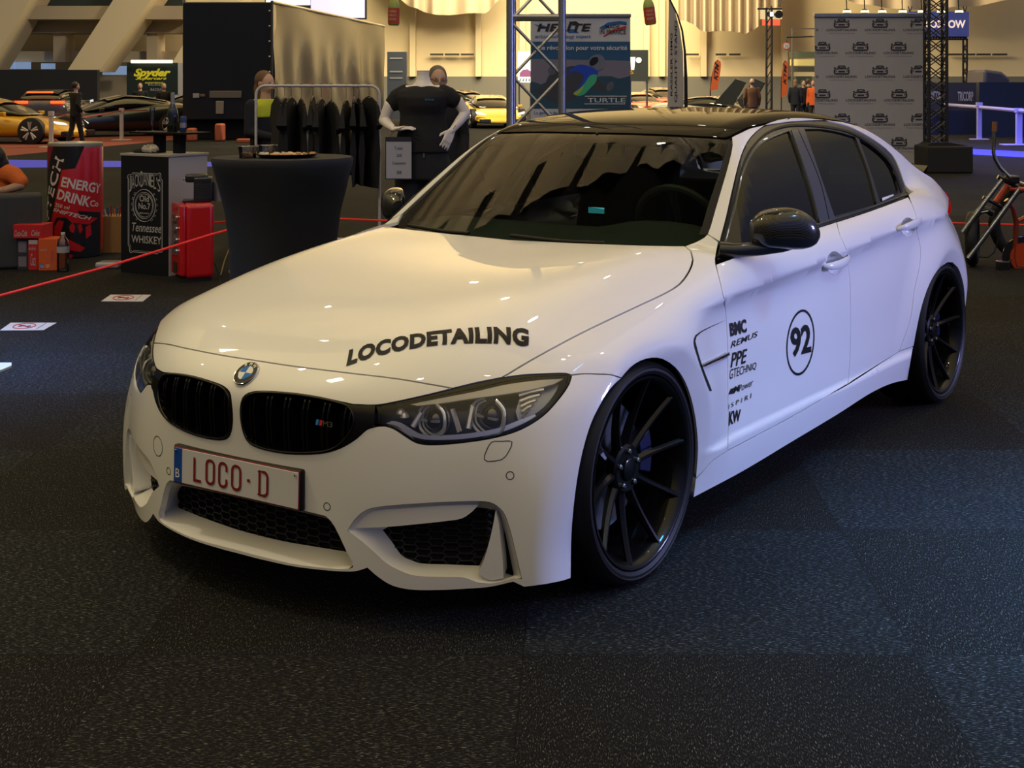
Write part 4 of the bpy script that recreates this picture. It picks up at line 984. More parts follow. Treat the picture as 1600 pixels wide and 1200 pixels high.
# --- wheels ---
def wheel(x,y,steer=0,side=1):
    t=bpy.data.objects.new('wheel',None); COL.objects.link(t); t.parent=CAR; t.location=(x*side,y,.335); t.rotation_euler=(0,0,0 if side>0 else PI)
    MB().lathe([(.286,-.012),(.290,.0),(.300,.006),(.308,.005),(.311,.0075),(.314,.0045),(.322,-.004),(.329,-.014),(.3335,-.028),(.335,-.05),(.3345,-.075),(.331,-.078),(.331,-.086),(.335,-.089),(.335,-.125),(.331,-.128),(.331,-.136),(.335,-.139),(.335,-.215),(.329,-.245),(.30,-.262),(.27,-.255)],96,axis='x',cap=False).build('tyre',RUBBER,t,smooth=True)
    for k in range(2):
        for ch,n0 in(('RAZOR SPORT',0),):
            pass
    rim=MB().lathe([(.27,-.255),(.262,-.24),(.252,-.2),(.250,-.06),(.262,-.03),(.266,-.014),(.272,-.009),(.276,-.001),(.284,.001),(.287,-.006),(.286,-.02)],96,axis='x',cap=False).build('rim',WHEELB,t,smooth=True,autos=50)
    for k in range(10):
        a=2*PI*k/10+.12; V=[];sec=[]
        n=9
        for i in range(n):
            s=i/(n-1); r=.045+s*(.270-.045); h=-.060+.052*s**1.7; w=.016-.016*s+.010*s*s+.001; dpt=.030-.012*s
            for (ww,hh) in((-w,-.010),(-w*.35,0),(w*.35,0),(w,-.010),(w*.8,-dpt),(-w*.8,-dpt)):
                V.append((h+hh,r*math.cos(a)-ww*math.sin(a),r*math.sin(a)+ww*math.cos(a)))
        MB().add(V,[(i*6+c_,i*6+(c_+1)%6,i*6+6+(c_+1)%6,i*6+6+c_) for i in range(n-1) for c_ in range(6)]+[tuple(range(6)),tuple((n-1)*6+c_ for c_ in range(6))]).build('spoke',WHEELB,rim,smooth=True,autos=25)
    MB().lathe([(.078,-.085),(.075,-.060),(.066,-.054),(.036,-.056),(.034,-.048),(.030,-.046),(.0001,-.045)],40,axis='x',cap=False).build('hub',WHEELB,rim,smooth=True)
    for k in range(5):
        a=2*PI*k/5+.3; MB().lathe([(.009,-.062),(.009,-.048),(.006,-.044),(.0001,-.044)],8,axis='x',c=(0,.054*math.cos(a),.054*math.sin(a))).build('wheel_bolt',mat('bolt_steel',(.25,.25,.26),.3,metal=1),rim)
    MB().lathe([(.07,-.13),(.19,-.13),(.19,-.16),(.07,-.16)],64,axis='x').build('brake_disc',mat('disc_steel',(.32,.32,.34),.3,metal=1),t,smooth=True)
    cal=MB()
    A=np.linspace(-.30,.42,9)
    V=[]
    base=0 if y<1 else 0
    for a in A: 
        for r,h in((.13,-.085),(.20,-.085),(.20,-.17),(.13,-.17)): V.append((h,r*math.cos(a)*side,r*math.sin(a)))
    cal.add(V,[(i*4+c_,i*4+(c_+1)%4,i*4+4+(c_+1)%4,i*4+4+c_) for i in range(8) for c_ in range(4)]+[(0,1,2,3),(32,33,34,35)]).build('brake_caliper',mat('caliper_blue',(.004,.008,.05),.4,coat=.6),t,bevel=.004)
    return t
for (x,y) in((.888,0),(.893,2.812)):
    for s_ in(1,-1): wheel(x,y,0,s_)
# wheel wells and underbody
for yc in(0,2.812):
    for s_ in(1,-1):
        V=[];n=25
        for i in range(n):
            a=-.5+(PI+1.0)*i/(n-1)
            for xx in(.855,.56): V.append((xx*s_,yc+.395*math.cos(a),.335+.37*math.sin(a)))
        MB().add(V,[(2*i,2*i+1,2*i+3,2*i+2) for i in range(n-1)]).build('wheel_arch_liner',DARK,CAR,smooth=True)
mb=MB().box((-.56,-.55,.17),(.56,3.5,.50)).box((-.80,.45,.19),(.80,2.40,.45)); mb.build('underbody',DARK,CAR)
# --- cabin ---
mb=MB().box((-.66,.70,.45),(.66,3.3,.60)); mb.build('cabin_floor',INTER,CAR)
V=[];prof=[(.62,.905),(.70,.925),(.90,.945),(1.02,.94),(1.10,.90),(1.12,.80),(1.10,.6)]
for x in np.linspace(-.68,.68,15):
    for y_,z_ in prof: V.append((x,y_+.10*(abs(x)/.68)**2,z_-.0*abs(x)+(.035*math.exp(-((x-.36)/.17)**4) if .85<y_<1.11 else 0)))
dash=MB().add(V,[(i*7+j,i*7+j+1,i*7+8+j,i*7+7+j) for i in range(14) for j in range(6)]).build('dashboard',DASH,CAR,smooth=True)
c=Vector((.36,1.20,.93)); q=Matrix.Rotation(math.radians(-65),3,'X')
MB().tube([c+q@Vector((.185*math.cos(a),.185*math.sin(a),0)) for a in np.linspace(0,2*PI,40,endpoint=False)],.016,8,closed=True).tube([c+q@Vector((-.17,0,0)),c+q@Vector((.17,0,0))],.014).tube([c,c+q@Vector((0,-.17,0))],.014).build('steering_wheel',mat('wheel_leather',(.04,.045,.045),.4),CAR,smooth=True)
for sx_ in(-.37,.37):
    seat=MB().box((sx_-.25,1.45,.58),(sx_+.25,1.95,.74)).build('front_seat',INTER,CAR,bevel=.05,seg=3)
    MB().box((-.25,-.07,0),(.25,.07,.52),R=Matrix.Rotation(math.radians(-14),3,'X'),T=(sx_,1.95,.70)).build('seat_back',INTER,seat,bevel=.06,seg=3)
    MB().box((-.13,-.05,0),(.13,.05,.18),R=Matrix.Rotation(math.radians(-10),3,'X'),T=(sx_,2.08,1.16)).build('headrest',INTER,seat,bevel=.04,seg=3)
rs=MB().box((-.62,2.5,.55),(.62,2.75,1.02)).box((-.62,2.7,.9),(.62,3.25,.98)).build('rear_bench',INTER,CAR,bevel=.04)
MB().box((-.12,1.16,1.20),(.12,1.19,1.265)).build('cabin_mirror',INTER,CAR,bevel=.012)
# reading badge on the dash top (lit blue sticker behind the glass)
for s_,e0 in((1,1),):
    c=pxhit([(927,329)],'up')[0]; 
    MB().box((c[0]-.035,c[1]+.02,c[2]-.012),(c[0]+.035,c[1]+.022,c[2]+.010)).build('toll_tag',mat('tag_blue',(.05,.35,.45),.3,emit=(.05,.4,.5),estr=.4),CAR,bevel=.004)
# wipers
for pts in ([(640,356),(700,366),(735,368.5)],[(800,372),(880,381),(945,384)]):
    P=pxhit(spl(pts,8),'up'); N=grad(P,'up'); MB().tube([tuple(p) for p in P+N*.012],.007,8).build('wiper',BLACKM,CAR,smooth=True)
# --- door mirrors ---
def wing_mirror(s_):
    M=np.array([s_,1,1.]); A0=np.array([.870,.775,.985]);A1=np.array([1.045,.955,.972]); ax=(A1-A0);Lm=np.hypot(ax[0],ax[1]);ax=ax/Lm; nf=np.array([ax[1],-ax[0],0]); nf/=np.linalg.norm(nf)
    n=16;K=24;V=[]
    for i in range(n):
        t=i/(n-1); f=math.sqrt(max(0,1-max(0,(t-.5)/.515)**2.4)) if t>.5 else (1-.45*(1-min(1,t/.22))**2)
        h=(.066+.014*math.sin(min(1,t*1.6)*PI/2))*max(f,.05); d=.062*max(f,.05)*(.8+.2*min(1,t*3)); c=A0+(A1-A0)*t+np.array([0,0,.012*math.sin(PI*t)])
        for k in range(K):
            a=2*PI*k/K; ca,sa=math.cos(a),math.sin(a)
            q=(abs(ca)**.85*d*1.15) if ca>0 else -abs(ca)**.4*d*.45
            V.append(c+nf*q+np.array([0,0,1])*np.sign(sa)*(abs(sa)**.8)*h*(1 if sa>0 else .85))
    F=[(i*K+k,i*K+(k+1)%K,i*K+K+(k+1)%K,i*K+K+k) for i in range(n-1) for k in range(K)]+[tuple(range(K)),tuple((n-1)*K+k for k in range(K))]
    mid=lambda f:np.mean([V[i] for i in f],0)
    upF=[f for f in F if len(f)==4 and mid(f)[2]>=.963]; loF=[f for f in F if f not in upF]
    OFF=np.array([0,0,0]) if s_>0 else np.array([.045,.12,-.012])
    V=[tuple(np.array(v)*M+OFF) for v in V]
    mm=MB().add(V,loF).build('door_mirror',SATIN,CAR,smooth=True,autos=50)
    MB().add(V,upF).build('mirror_cap',CARBON,mm,smooth=True,autos=50)
    MB().tube([np.array(p)*M+OFF for p in((.79,.70,.925),(.84,.72,.925),(.90,.79,.928),(.95,.86,.935),(.99,.90,.945))],[.030,.026,.024,.024,.02],12).build('mirror_foot',SATIN,mm,smooth=True)
    g=[A0+(A1-A0)*t-nf*.030+np.array([0,0,z]) for t,z in((.1,-.045),(.9,-.04),(.9,.05),(.1,.055))]
    mesh('mirror_glass',[p*M+OFF for p in g],[(0,1,2,3)],CHROME,mm)
SATIN=mat('mirror_satin_black',(.012,.014,.02),.28,coat=.5)
wing_mirror(1); wing_mirror(-1)
# A small dark sail panel in front of each side window
for s_ in(1,-1):
    P=pxhit([(1127,398),(1150,322),(1157,378),(1160,384)],'up')+[0.004,0,0]; P=P*[s_,1,1]
    mesh('mirror_sail_panel',P,[(0,1,2),(0,2,3)],BLACKG,CAR)
# ================= THINGS ROUND THE CAR =================
ALU=noise_bump(mat('truss_aluminium',(.42,.43,.45),.32,metal=.9),30,.05)
BLKCLOTH=noise_bump(mat('black_cloth',(.008,.009,.012),.8),25,.15,.01)
BTRUSS=mat('black_truss',(.012,.012,.014),.4)
def ptext(t,parent,x0,z0,x1,z1,m,y=-.002,name='lettering',M=None,**k):
    V,F=text_box(t,x0,z0,x1,z1,**k)
    P=[(v[0],y,v[1]) for v in V]
    if M: P=[tuple(M@Vector(p)) for p in P]
    return mesh(name,P,F,m,parent)
def flat(name,parent,pts,m,y=-.001,M=None):
    P=[(p[0],y,p[1]) for p in pts]
    if M: P=[tuple(M@Vector(p)) for p in P]
    return mesh(name,P,[tuple(range(len(P)))],m,parent)
def hthing(name,label,cat_,u,D,group=None,z=0,rz=0):
    return thing(name,label,cat_,at(u,D,z),-YAW+rz,group)
def W(D): return D/FPX
# ---- aluminium truss tower ----
t=hthing('truss_tower','aluminium box truss tower standing beside the blue airbag banner','truss',838,9.0)
w_=.168
for sx_ in(-1,1):
    for sy_ in(-1,1): MB().tube([(sx_*w_,sy_*w_+.1,0.02),(sx_*w_,sy_*w_+.1,4.2)],.025,14).build('upright',ALU,t,smooth=True)
for face in range(4):
    a=MB(); z=.25
    def P(s,zz,f=face): 
        q=[(s*w_,-w_+.1),(w_,s*w_+.1),(s*w_,w_+.1),(-w_,s*w_+.1)][f]; return (q[0],q[1],zz)
    zz=[1.905-.385*j*1 for j in range(-5,5)]
    for j in range(-4,7):
        zc=1.56+.355*(j)
        if zc<.1: continue
        a.tube([P(-1,zc),P(1,zc+.355)] if (j%2)^(1 if face in(1,2) else 0) else [P(1,zc),P(-1,zc+.355)],.0105,8)
    a.build('brace',ALU,t,smooth=True)
for z in(1.945,3.9,.12):
    a=MB()
    for f in range(4):
        q=[((-w_,-w_),(w_,-w_)),((w_,-w_),(w_,w_)),((w_,w_),(-w_,w_)),((-w_,w_),(-w_,-w_))][f]; a.tube([(q[0][0],q[0][1]+.1,z),(q[1][0],q[1][1]+.1,z)],.016,10)
    a.build('ring_frame',ALU,t,smooth=True)
MB().box((-.3,-.2,0),(.3,.4,.02)).build('base_plate',ALU,t,bevel=.003)
# ---- blue airbag banner ----
t=hthing('rollup_banner','roll-up banner with a motorcyclist in a blue airbag vest, behind the aluminium truss','banner',907.5,12.5)
s=12.5/FPX; X=lambda u:(u-907.5)*s; Z=lambda v:hz(v,12.5)
PW=mat('banner_white',(.55,.56,.60),.5); 
MB().box((X(829),0,.06),(X(985),.006,Z(24))).build('banner_sheet',PW,t)
MB().box((X(828),-.02,Z(27)),(X(986),.03,Z(21.5))).build('top_rail',ALU,t,bevel=.006)
MB().box((X(826),-.10,0),(X(988),.12,.07)).build('base',ALU,t,bevel=.02)
MB().tube([(0,.05,.06),(0,.05,Z(24))],.012).build('back_pole',ALU,t)
sea=mat('banner_sea',(.03,.13,.24),.5); mesh_=[]
flat('print_sky',t,[(X(829),Z(170)),(X(985),Z(170)),(X(985),Z(65)),(X(829),Z(65))],mat('banner_blue',(.015,.09,.22),.5),-.002)
flat('print_haze',t,[(X(829),Z(134)),(X(985),Z(134)),(X(985),Z(95)),(X(829),Z(92))],mat('banner_haze',(.20,.19,.26),.5),-.003)
hill=[(829,127),(838,129),(845,132),(855,128),(870,126),(890,120),(920,122),(940,119),(955,119),(967,123),(976,121),(985,118)]
flat('print_hills',t,[(X(985),Z(170)),(X(829),Z(170))]+[(X(u),Z(v)) for u,v in hill],mat('banner_hill',(.02,.07,.12),.5),-.004)
GREYP=mat('banner_rider_grey',(.045,.05,.07),.5); 
def poly(nm,pts,m,y): 
    P=spl(pts,2.5,True); return flat(nm,t,[(X(a),Z(b)) for a,b in P[::-1]],m,y)
poly('print_rider',[(838,139),(846,137),(853,128),(858,118),(870,112),(885,105),(897,103),(915,108),(930,118),(940,130),(952,135),(958,130),(950,141),(940,143),(925,136),(915,130),(905,145),(890,158),(870,160),(850,150),(832,142)],GREYP,-.005)
poly('print_vest',[(884,120),(892,108),(905,101),(920,103),(934,108),(933,118),(928,131),(915,140),(900,148),(894,150),(905,135),(912,122),(905,113),(893,113)],mat('banner_vest_blue',(.01,.06,.55),.5),-.006)
poly('print_vest_glow',[(898,146),(908,136),(915,128),(922,118),(932,117),(931,128),(922,138),(912,148),(902,150)],mat('banner_vest_green',(.05,.45,.25),.5),-.007)
poly('print_vest_glow',[(896,146),(904,140),(912,134),(908,143),(900,149)],mat('banner_vest_lime',(.35,.5,.05),.5),-.008)
poly('print_helmet',[(919,99),(922,90),(930,85.5),(939,86),(945,93),(945,102),(940,109),(932,110),(927,106),(920,103)],mat('banner_helmet',(.16,.18,.24),.4),-.007)
poly('print_visor',[(921,97),(926,90),(933,89),(935,95),(930,101),(923,103)],mat('banner_visor',(.01,.012,.02),.3),-.008)
poly('print_glove',[(948,133),(956,127),(959,131),(957,139),(949,142)],mat('banner_glove',(.10,.11,.15),.5),-.006)
poly('print_hand',[(856,109),(862,103),(869,105),(869,114),(860,117)],mat('banner_glove',(.1,.1,.1)),-.0065)
K1=mat('print_black',(.015,.015,.02),.5); K2=mat('print_white',(.6,.62,.68),.5); K3=mat('print_blue',(.02,.13,.4),.5); K4=mat('print_red',(.5,.03,.04),.5)
flat('print_swoosh',t,[(X(834),Z(38)),(X(850),Z(40)),(X(860),Z(45)),(X(845),Z(44))],K3)
flat('print_swoosh',t,[(X(888),Z(52)),(X(905),Z(52)),(X(899),Z(46)),(X(889),Z(45))],K3)
flat('print_swoosh',t,[(X(889),Z(34)),(X(900),Z(33)),(X(907),Z(38)),(X(890),Z(38))],K1)
for (txt,a,b,c,d,m_,kw) in(('HELITE',839,49,924,37,K1,dict(bold=.03,shear=.2)),('airbag technology expert',836,61,923,54,K3,dict(bold=.01)),
    ('MADE',946,44.5,968,39,K1,dict(bold=.01)),('IN FRANCE',937,53.5,978,46.5,K1,dict(bold=.008)),('Une révolution pour votre sécurité',835,80.5,980,71,K2,dict(bold=.02)),
    ('TURTLE',918,160,977,153,K2,dict(bold=.01)),('La gamme de gilets airbag nouvelle génération',835,180,960,173.5,K3,dict(bold=.01))):
    ptext(txt,t,X(a),Z(b),X(c),Z(d),m_,-.009,**kw)
for i in range(3):
    o=MB().tube([(X(937+i*2),-.003,Z(44+i*1.5)),(X(950),-.003,Z(36+i*1.6)),(X(968),-.003,Z(33.5+i*1.6)),(X(979),-.003,Z(35+i*1.5))],.006,6).build('print_tricolore',K3,t)
for i in range(3): MB().tube([(X(943+i*2),-.003,Z(57-i)),(X(957),-.003,Z(47+i)),(X(978),-.003,Z(41+i*1.7))],.005,6).build('print_tricolore',K4,t)
MB().box((X(829),-.003,.06),(X(985),-.001,Z(170))).build('print_footer',PW,t)
fr_=[(914,150.5),(979,150.5),(976,162.5),(913,162.5)]
a=MB().tube([(X(u),-.008,Z(v)) for u,v in fr_],.004,6,closed=True); a.build('print_frame',K2,t)
# ---- mannequin ----
def fuse(mb,name,m,parent,voxel=.006,smooth=6,shade=True,dec=None):
    o=mb.build(name,m,parent,smooth=True)
    r=o.modifiers.new('fuse','REMESH'); r.mode='VOXEL'; r.voxel_size=voxel; r.use_smooth_shade=True
    s_=o.modifiers.new('smooth','SMOOTH'); s_.iterations=smooth; s_.factor=.5
    return o
def ball(mb,c,r,n=14):
    if not isinstance(r,(tuple,list)): r=(r,r,r)
    prof=[(math.sin(PI*i/8),-math.cos(PI*i/8)) for i in range(9)]; prof[0]=(.001,-1);prof[-1]=(.001,1)
    k=len(mb.V); mb.lathe(prof,n); mb.V[k:]=[(v[0]*r[0]+c[0],v[1]*r[1]+c[1],v[2]*r[2]+c[2]) for v in mb.V[k:]]; return mb
def limb(mb,P,R,n=14):
    """tapered tube with round joints"""
    Q=[];RR=[]
    for i in range(len(P)-1):
        a,b=Vector(P[i]),Vector(P[i+1])
        for j in range(5): t=j/5; Q.append(a.lerp(b,t)); RR.append(R[i]*(1-t)+R[i+1]*t)
    Q.append(Vector(P[-1]));RR.append(R[-1])
    mb.tube(Q,RR,n)
    for p,r in zip(P,R): ball(mb,p,r*.995)
    return mb
def hand(mb,wrist,fwd,side,up,sc=1.0,curl=.35,thumb=1,spread=.10):
    """palm + five fingers; fwd along the hand, side towards the thumb, up out of the back of the hand"""
    w=Vector(wrist);f=Vector(fwd).normalized();u=Vector(up); u=(u-f*u.dot(f)).normalized(); s_=f.cross(u)*(1 if thumb>0 else -1)
    if Vector(side).dot(s_)<0: s_=-s_
    P=lambda a,b,c:w+(f*a+s_*b+u*c)*sc
    for k in range(5):
        b=-.028+.014*k; limb(mb,[P(.0,b*.6,0),P(.045,b*.9,0),P(.085,b,0)],[.013*sc,.0135*sc,.0115*sc],10)
    L=[.058,.072,.078,.070]
    for k in range(4):
        b=-.030+.019*k; l=L[k]; a0=.088; ang=0; p=P(a0,b,0);pts=[p];sp=(k-1.6)*spread
        for seg,fr in enumerate((.42,.32,.26)):
            ang+=curl*(.7+.3*seg); d=(f*math.cos(ang)-u*math.sin(ang)+s_*sp).normalized(); p=p+d*l*fr*sc; pts.append(p)
        limb(mb,pts,[.0085*sc,.008*sc,.0072*sc,.0062*sc],8)
    p0=P(.022,.030,-.004);p1=P(.052,.056,-.012);p2=P(.080,.066,-.020);p3=P(.104,.070,-.026)
    limb(mb,[p0,p1,p2,p3],[.014*sc,.0115*sc,.009*sc,.007*sc],8)
    return mb
def torso_loft(secs,n=24):
    secs=sorted(secs)
    """secs: (z, half width x, half depth y, centre y)"""
    V=[];
    for z,a,b,cy in secs:
        for k in range(n):
            t=2*PI*k/n; V.append((a*math.copysign(abs(math.cos(t))**.85,math.cos(t)),cy+b*math.copysign(abs(math.sin(t))**.85,math.sin(t)),z))
    m=len(secs)
    F=[(i*n+k,i*n+(k+1)%n,i*n+n+(k+1)%n,i*n+n+k) for i in range(m-1) for k in range(n)]+[tuple(range(n))[::-1],tuple((m-1)*n+k for k in range(n))]
    return V,F
MANN=mat('mannequin_white',(.86,.79,.73),.35,coat=.2)
DM=9.3; s=DM/FPX
mx=lambda u:(u-661)*s; mz=lambda v:hz(v,DM)
t=hthing('mannequin','headless white female mannequin with one hand out and one on its hip','mannequin',661,DM)
mb=MB()
V,F=torso_loft([(.88,.12,.08,.0),(.95,.14,.09,0),(1.02,.135,.09,0),(1.10,.118,.080,0),(1.20,.122,.085,-.0),(1.29,.135,.095,-.005),(1.37,.145,.09,-.005),(mz(140),.165,.075,.0),(mz(133),.12,.06,.0)]); mb.add(V,F)
mb.tube([(0,0,mz(142)),(0,0,mz(134)),(0,0,mz(126)),(0,0,mz(118)),(0,0,mz(111))],[.10,.072,.050,.042,.044],24)
# its right arm (left in the picture), forearm forward with the palm up
limb(mb,[(mx(630),0,mz(145)),(mx(609),-.01,mz(165)),(mx(600),.0,mz(188))],[.042,.041,.036])
limb(mb,[(mx(600),0,mz(188)),(mx(609),-.06,mz(195)),(mx(619),-.12,mz(201))],[.037,.031,.021])
hand(mb,(mx(619),-.12,mz(201)),(1,-.18,.10),(.1,-1,.2),(-.1,.2,-1),sc=.92,curl=-.12,thumb=1)
# its left arm, bent, hand on the hip
limb(mb,[(mx(695),0,mz(145)),(mx(716),.01,mz(160)),(mx(727),.02,mz(177))],[.042,.041,.036])
limb(mb,[(mx(727),.02,mz(177)),(mx(717),-.03,mz(191)),(mx(707),-.06,mz(204))],[.037,.031,.021])
hand(mb,(mx(707),-.06,mz(204)),(-.45,-.25,-1),(-1,0,.3),(.6,-1,-.1),sc=.92,curl=.18,thumb=-1)
limb(mb,[(-.08,0,.90),(-.09,.0,.48),(-.08,.02,.12)],[.07,.05,.035]); limb(mb,[(.08,0,.90),(.10,0,.48),(.11,.02,.12)],[.07,.05,.035])
fuse(mb,'body',MANN,t,.0045,4)
c_=MB().lathe([(.0445,mz(111)),(.0445,mz(110.2)),(.0001,mz(110.2))],28); c_.build('neck_cap',mat('neck_cap_white',(.8,.76,.70),.4),t,smooth=True)
mb=MB(); V,F=torso_loft([(mz(238),.182,.126,0),(mz(215),.180,.124,0),(mz(195),.160,.114,0),(mz(180),.154,.110,-.005),(mz(165),.164,.128,-.015),(mz(152),.178,.128,-.015),(mz(143),.175,.108,-.005),(mz(137),.135,.085,0),(mz(134),.095,.070,0)]); mb.add(V,F)
limb(mb,[(mx(634),0,mz(145)),(mx(622),0,mz(152)),(mx(615),0,mz(161))],[.060,.062,.058]); limb(mb,[(mx(691),0,mz(145)),(mx(701),0,mz(150)),(mx(708),0,mz(156))],[.060,.062,.058])
TEE=noise_bump(mat('black_tshirt',(.008,.008,.010),.85),18,.25,.012)
fuse(mb,'tshirt',TEE,t,.008,5)
ptext('BlueWonder',t,mx(668),mz(157),mx(682),mz(153.5),mat('tee_print',(.02,.25,.4),.5),-.145,name='chest_print')
mb=MB(); V,F=torso_loft([(.55,.19,.12,0),(.75,.182,.122,0),(.98,.172,.118,0),(1.06,.165,.11,0)]); 
limb(mb,[(-.09,0,.95),(-.10,0,.50),(-.09,.02,.08)],[.105,.085,.075]); limb(mb,[(.09,0,.95),(.11,0,.50),(.12,.02,.08)],[.105,.085,.075]); mb.add(*torso_loft([(.86,.175,.12,0),(.98,.172,.118,0),(mz(225),.168,.112,0)]))
fuse(mb,'trousers',BLKCLOTH,t,.012,4)
MB().box((mx(664.5),-.125,mz(245)),(mx(666.5),-.118,mz(238))).build('trouser_cord',CHROME,t)
MB().lathe([(.18,0),(.18,.012),(.02,.02),(.018,.3)],24).build('stand_base',CHROME,t,smooth=True)
for (u,v,yy,rr) in((617.5,200.5,-.11,.026),(711,199,-.05,.027)): MB().tube([(mx(u)+rr*math.cos(a)*.5,yy+rr*math.sin(a),mz(v)+rr*math.cos(a)*.8) for a in np.linspace(0,2*PI,16,endpoint=False)],.0018,5,closed=True).build('wrist_joint',mat('joint_dark',(.05,.04,.04),.6),t)
# price board hung from the hand
t=hthing('price_board','white price sheet on a dark card, hung from the mannequin\'s hand','price sign',623,DM-.15)
s=(DM-.15)/FPX; q=lambda u:(u-623)*s; qz=lambda v:hz(v,DM-.15)
MB().box((q(602),0,qz(280.5)),(q(643),.006,qz(214))).build('backing_card',mat('card_dark',(.02,.022,.03),.5),t)
MB().box((q(603.5),-.003,qz(279)),(q(643),-.0005,qz(221.5))).build('sheet',mat('sheet_white',(.36,.36,.42),.6),t)
MB().tube([(q(610),.0,qz(214)),(q(616),.01,qz(203)),(q(621),.02,qz(200)),(q(630),.01,qz(208)),(q(634),0,qz(214))],.0012,5).build('string',DARK,t)
for txt,a,b,c,d in(('T-shirt',616.5,234.5,629.5,229),('25€',620,245,628,240.5),('Casquette',613,258,634,252.5),('30€',620,272,628,266.5)): ptext(txt,t,q(a),qz(b),q(c),qz(d),K1,-.0045)
# ---- clothes rack ----
DR=12.0; s=DR/FPX; q=lambda u:(u-496)*s; qz=lambda v:hz(v,DR)
t=hthing('clothes_rack','white tubular clothes rail full of black T-shirts','clothes rack',496,DR)
RW=mat('rack_white',(.62,.60,.60),.35)
zt=qz(134); xl,xr=q(400),q(593)
P=[(xl,0,.08),(xl,0,zt-.10)]+[(xl+.08*(1-math.cos(a)),0,zt-.08+.08*math.sin(a)) for a in np.linspace(.15,PI/2,6)]+[(xr-.08*(1-math.cos(a)),0,zt-.08+.08*math.sin(a)) for a in np.linspace(PI/2,.15,6)]+[(xr,0,zt-.10),(xr,0,.08)]
MB().tube(P,.0125,12).build('rail_frame',RW,t,smooth=True)
for x in(xl,xr): MB().tube([(x,-.25,.06),(x,.25,.06)],.0125,10).build('foot_bar',RW,t,smooth=True)
MB().tube([(xl,0,.16),(xr,0,.16)],.01,8).build('lower_bar',RW,t,smooth=True)
for x in(xl,xr):
    for y in(-.24,.24): MB().lathe([(.0001,-.01),(.028,-.01),(.028,.01),(.0001,.01)],12,axis='x',c=(x,y,.028)).build('castor',DARK,t,smooth=True)
SHIRT=noise_bump(mat('rack_shirt_black',(.007,.008,.011),.85),12,.3,.015)
def tshirt(u,yaw,v0_,v1_,label,wd=.25,first=None):
    o=hthing('hanging_tshirt',label,'T-shirt',u,DR,'black T-shirts on the white rail',z=0,rz=yaw)
    z1=qz(v0_);z0=qz(v1_); L=z1-z0
    half=[(.05,0),(.13,-.015),(wd*.92,-.06),(wd*1.22,-.23),(wd*.98,-.27),(wd*.86,-.17),(wd*.88,-L*.6),(wd*.93,-L)]
    out=half+[(-a,b) for a,b in half[::-1]]
    n=len(out);V=[]
    for sd in(-1,1):
        for a,b in out: V.append((a,sd*(.018+.012*math.sin(a*30+b*9))*(.4 if b>-.02 else 1),z1+b))
    F=[tuple(range(n)),tuple(range(2*n-1,n-1,-1))]+[(i,(i+1)%n,n+(i+1)%n,n+i) for i in range(n)]
    MB().add(V,F).build('shirt',SHIRT,o,bevel=.008,seg=2)
    h=MB().tube([(-.19,0,z1-.035),(-.09,0,z1+.0),(0,0,z1+.015),(.09,0,z1),(.19,0,z1-.035)],.006,6)
    hk=[(0,0,z1+.015),(0,0,zt-.028)]+[(.0+.0*0,.018*math.sin(a),zt-.0+.018*-math.cos(a)+.0) for a in np.linspace(.3,PI*1.25,9)]
    h.tube(hk,.0022,6).build('hanger',mat('hanger_black',(.01,.01,.012),.4),o,smooth=True)
    MB().box((.0,-.028,z1-.05),(.022,-.022,z1-.03)).build('neck_label',mat('neck_label',(.35,.33,.3),.7),o)
SL=[(433,1.95,153,262,'leftmost black T-shirt on the white rail, next to the woman in yellow'),(445,1.62,154,285,'second black T-shirt from the left end of the white rail'),(455,1.55,154,258,'third black T-shirt on the white rail, marked with a red size ring'),(471,1.90,156,275,'fourth black T-shirt from the left on the rail, long with open sleeve'),(489,1.66,153,264,'fifth black T-shirt on the white rail, near its middle'),(502,1.58,156,256,'sixth black T-shirt from the left on the rail, with a pale neck label'),(518,1.98,160,252,'shorter black T-shirt hung before the gap in the rail'),(541,1.60,158,275,'black T-shirt just right of the gap in the rail'),(553,1.70,154,290,'long black T-shirt with a red size ring, third from the rail\'s right end'),(561,1.85,155,288,'second black T-shirt from the right end of the rail'),(577,2.05,153,292,'rightmost black T-shirt on the white rail, widest of the row')]
for a in SL: tshirt(*a,wd=.24)
# ---- cocktail table in a black stretch cover ----
DT=7.66; s=DT/FPX; zt=1.10
t=hthing('cocktail_table','round standing table in a tight black stretch cover, snacks on top','table',442,DT)
R=.385
V=[];n=64
prof=[(0,0,1),(.03,.27,.3),(.2,.262,.3),(.45,.27,.0),(.62,.282,0),(.80,.305,0),(.92,.338,0),(1.0,.366,0),(1.055,.382,0),(1.085,.388,0),(1.10,.380,0)]
for z,r,w2 in prof[1:]:
    for k in range(n):
        a=2*PI*k/n; lob=(.022*math.cos(4*a) if z<.9 else .022*math.cos(4*a)*max(0,(1.02-z)/.12)); rr=r+lob*(1 if z<.6 else .7)
        V.append((rr*math.cos(a),rr*math.sin(a),z))
m_=len(prof)-1
MB().add(V,[(i*n+k,i*n+(k+1)%n,i*n+n+(k+1)%n,i*n+n+k) for i in range(m_-1) for k in range(n)]+[tuple((m_-1)*n+k for k in range(n))]).build('stretch_cover',BLKCLOTH,t,smooth=True,autos=60)
MB().lathe([(.0001,0),(.27,0),(.27,.035)],32).build('table_base',DARK,t,smooth=True)
TUB=glassy('clear_plastic',(.80,.80,.82),.06,.1)
def onT(u,v): 
    p=gnd(u,v,zt); return p
NUT=noise_bump(mat('peanuts',(.42,.22,.07),.7),60,.8,.01)
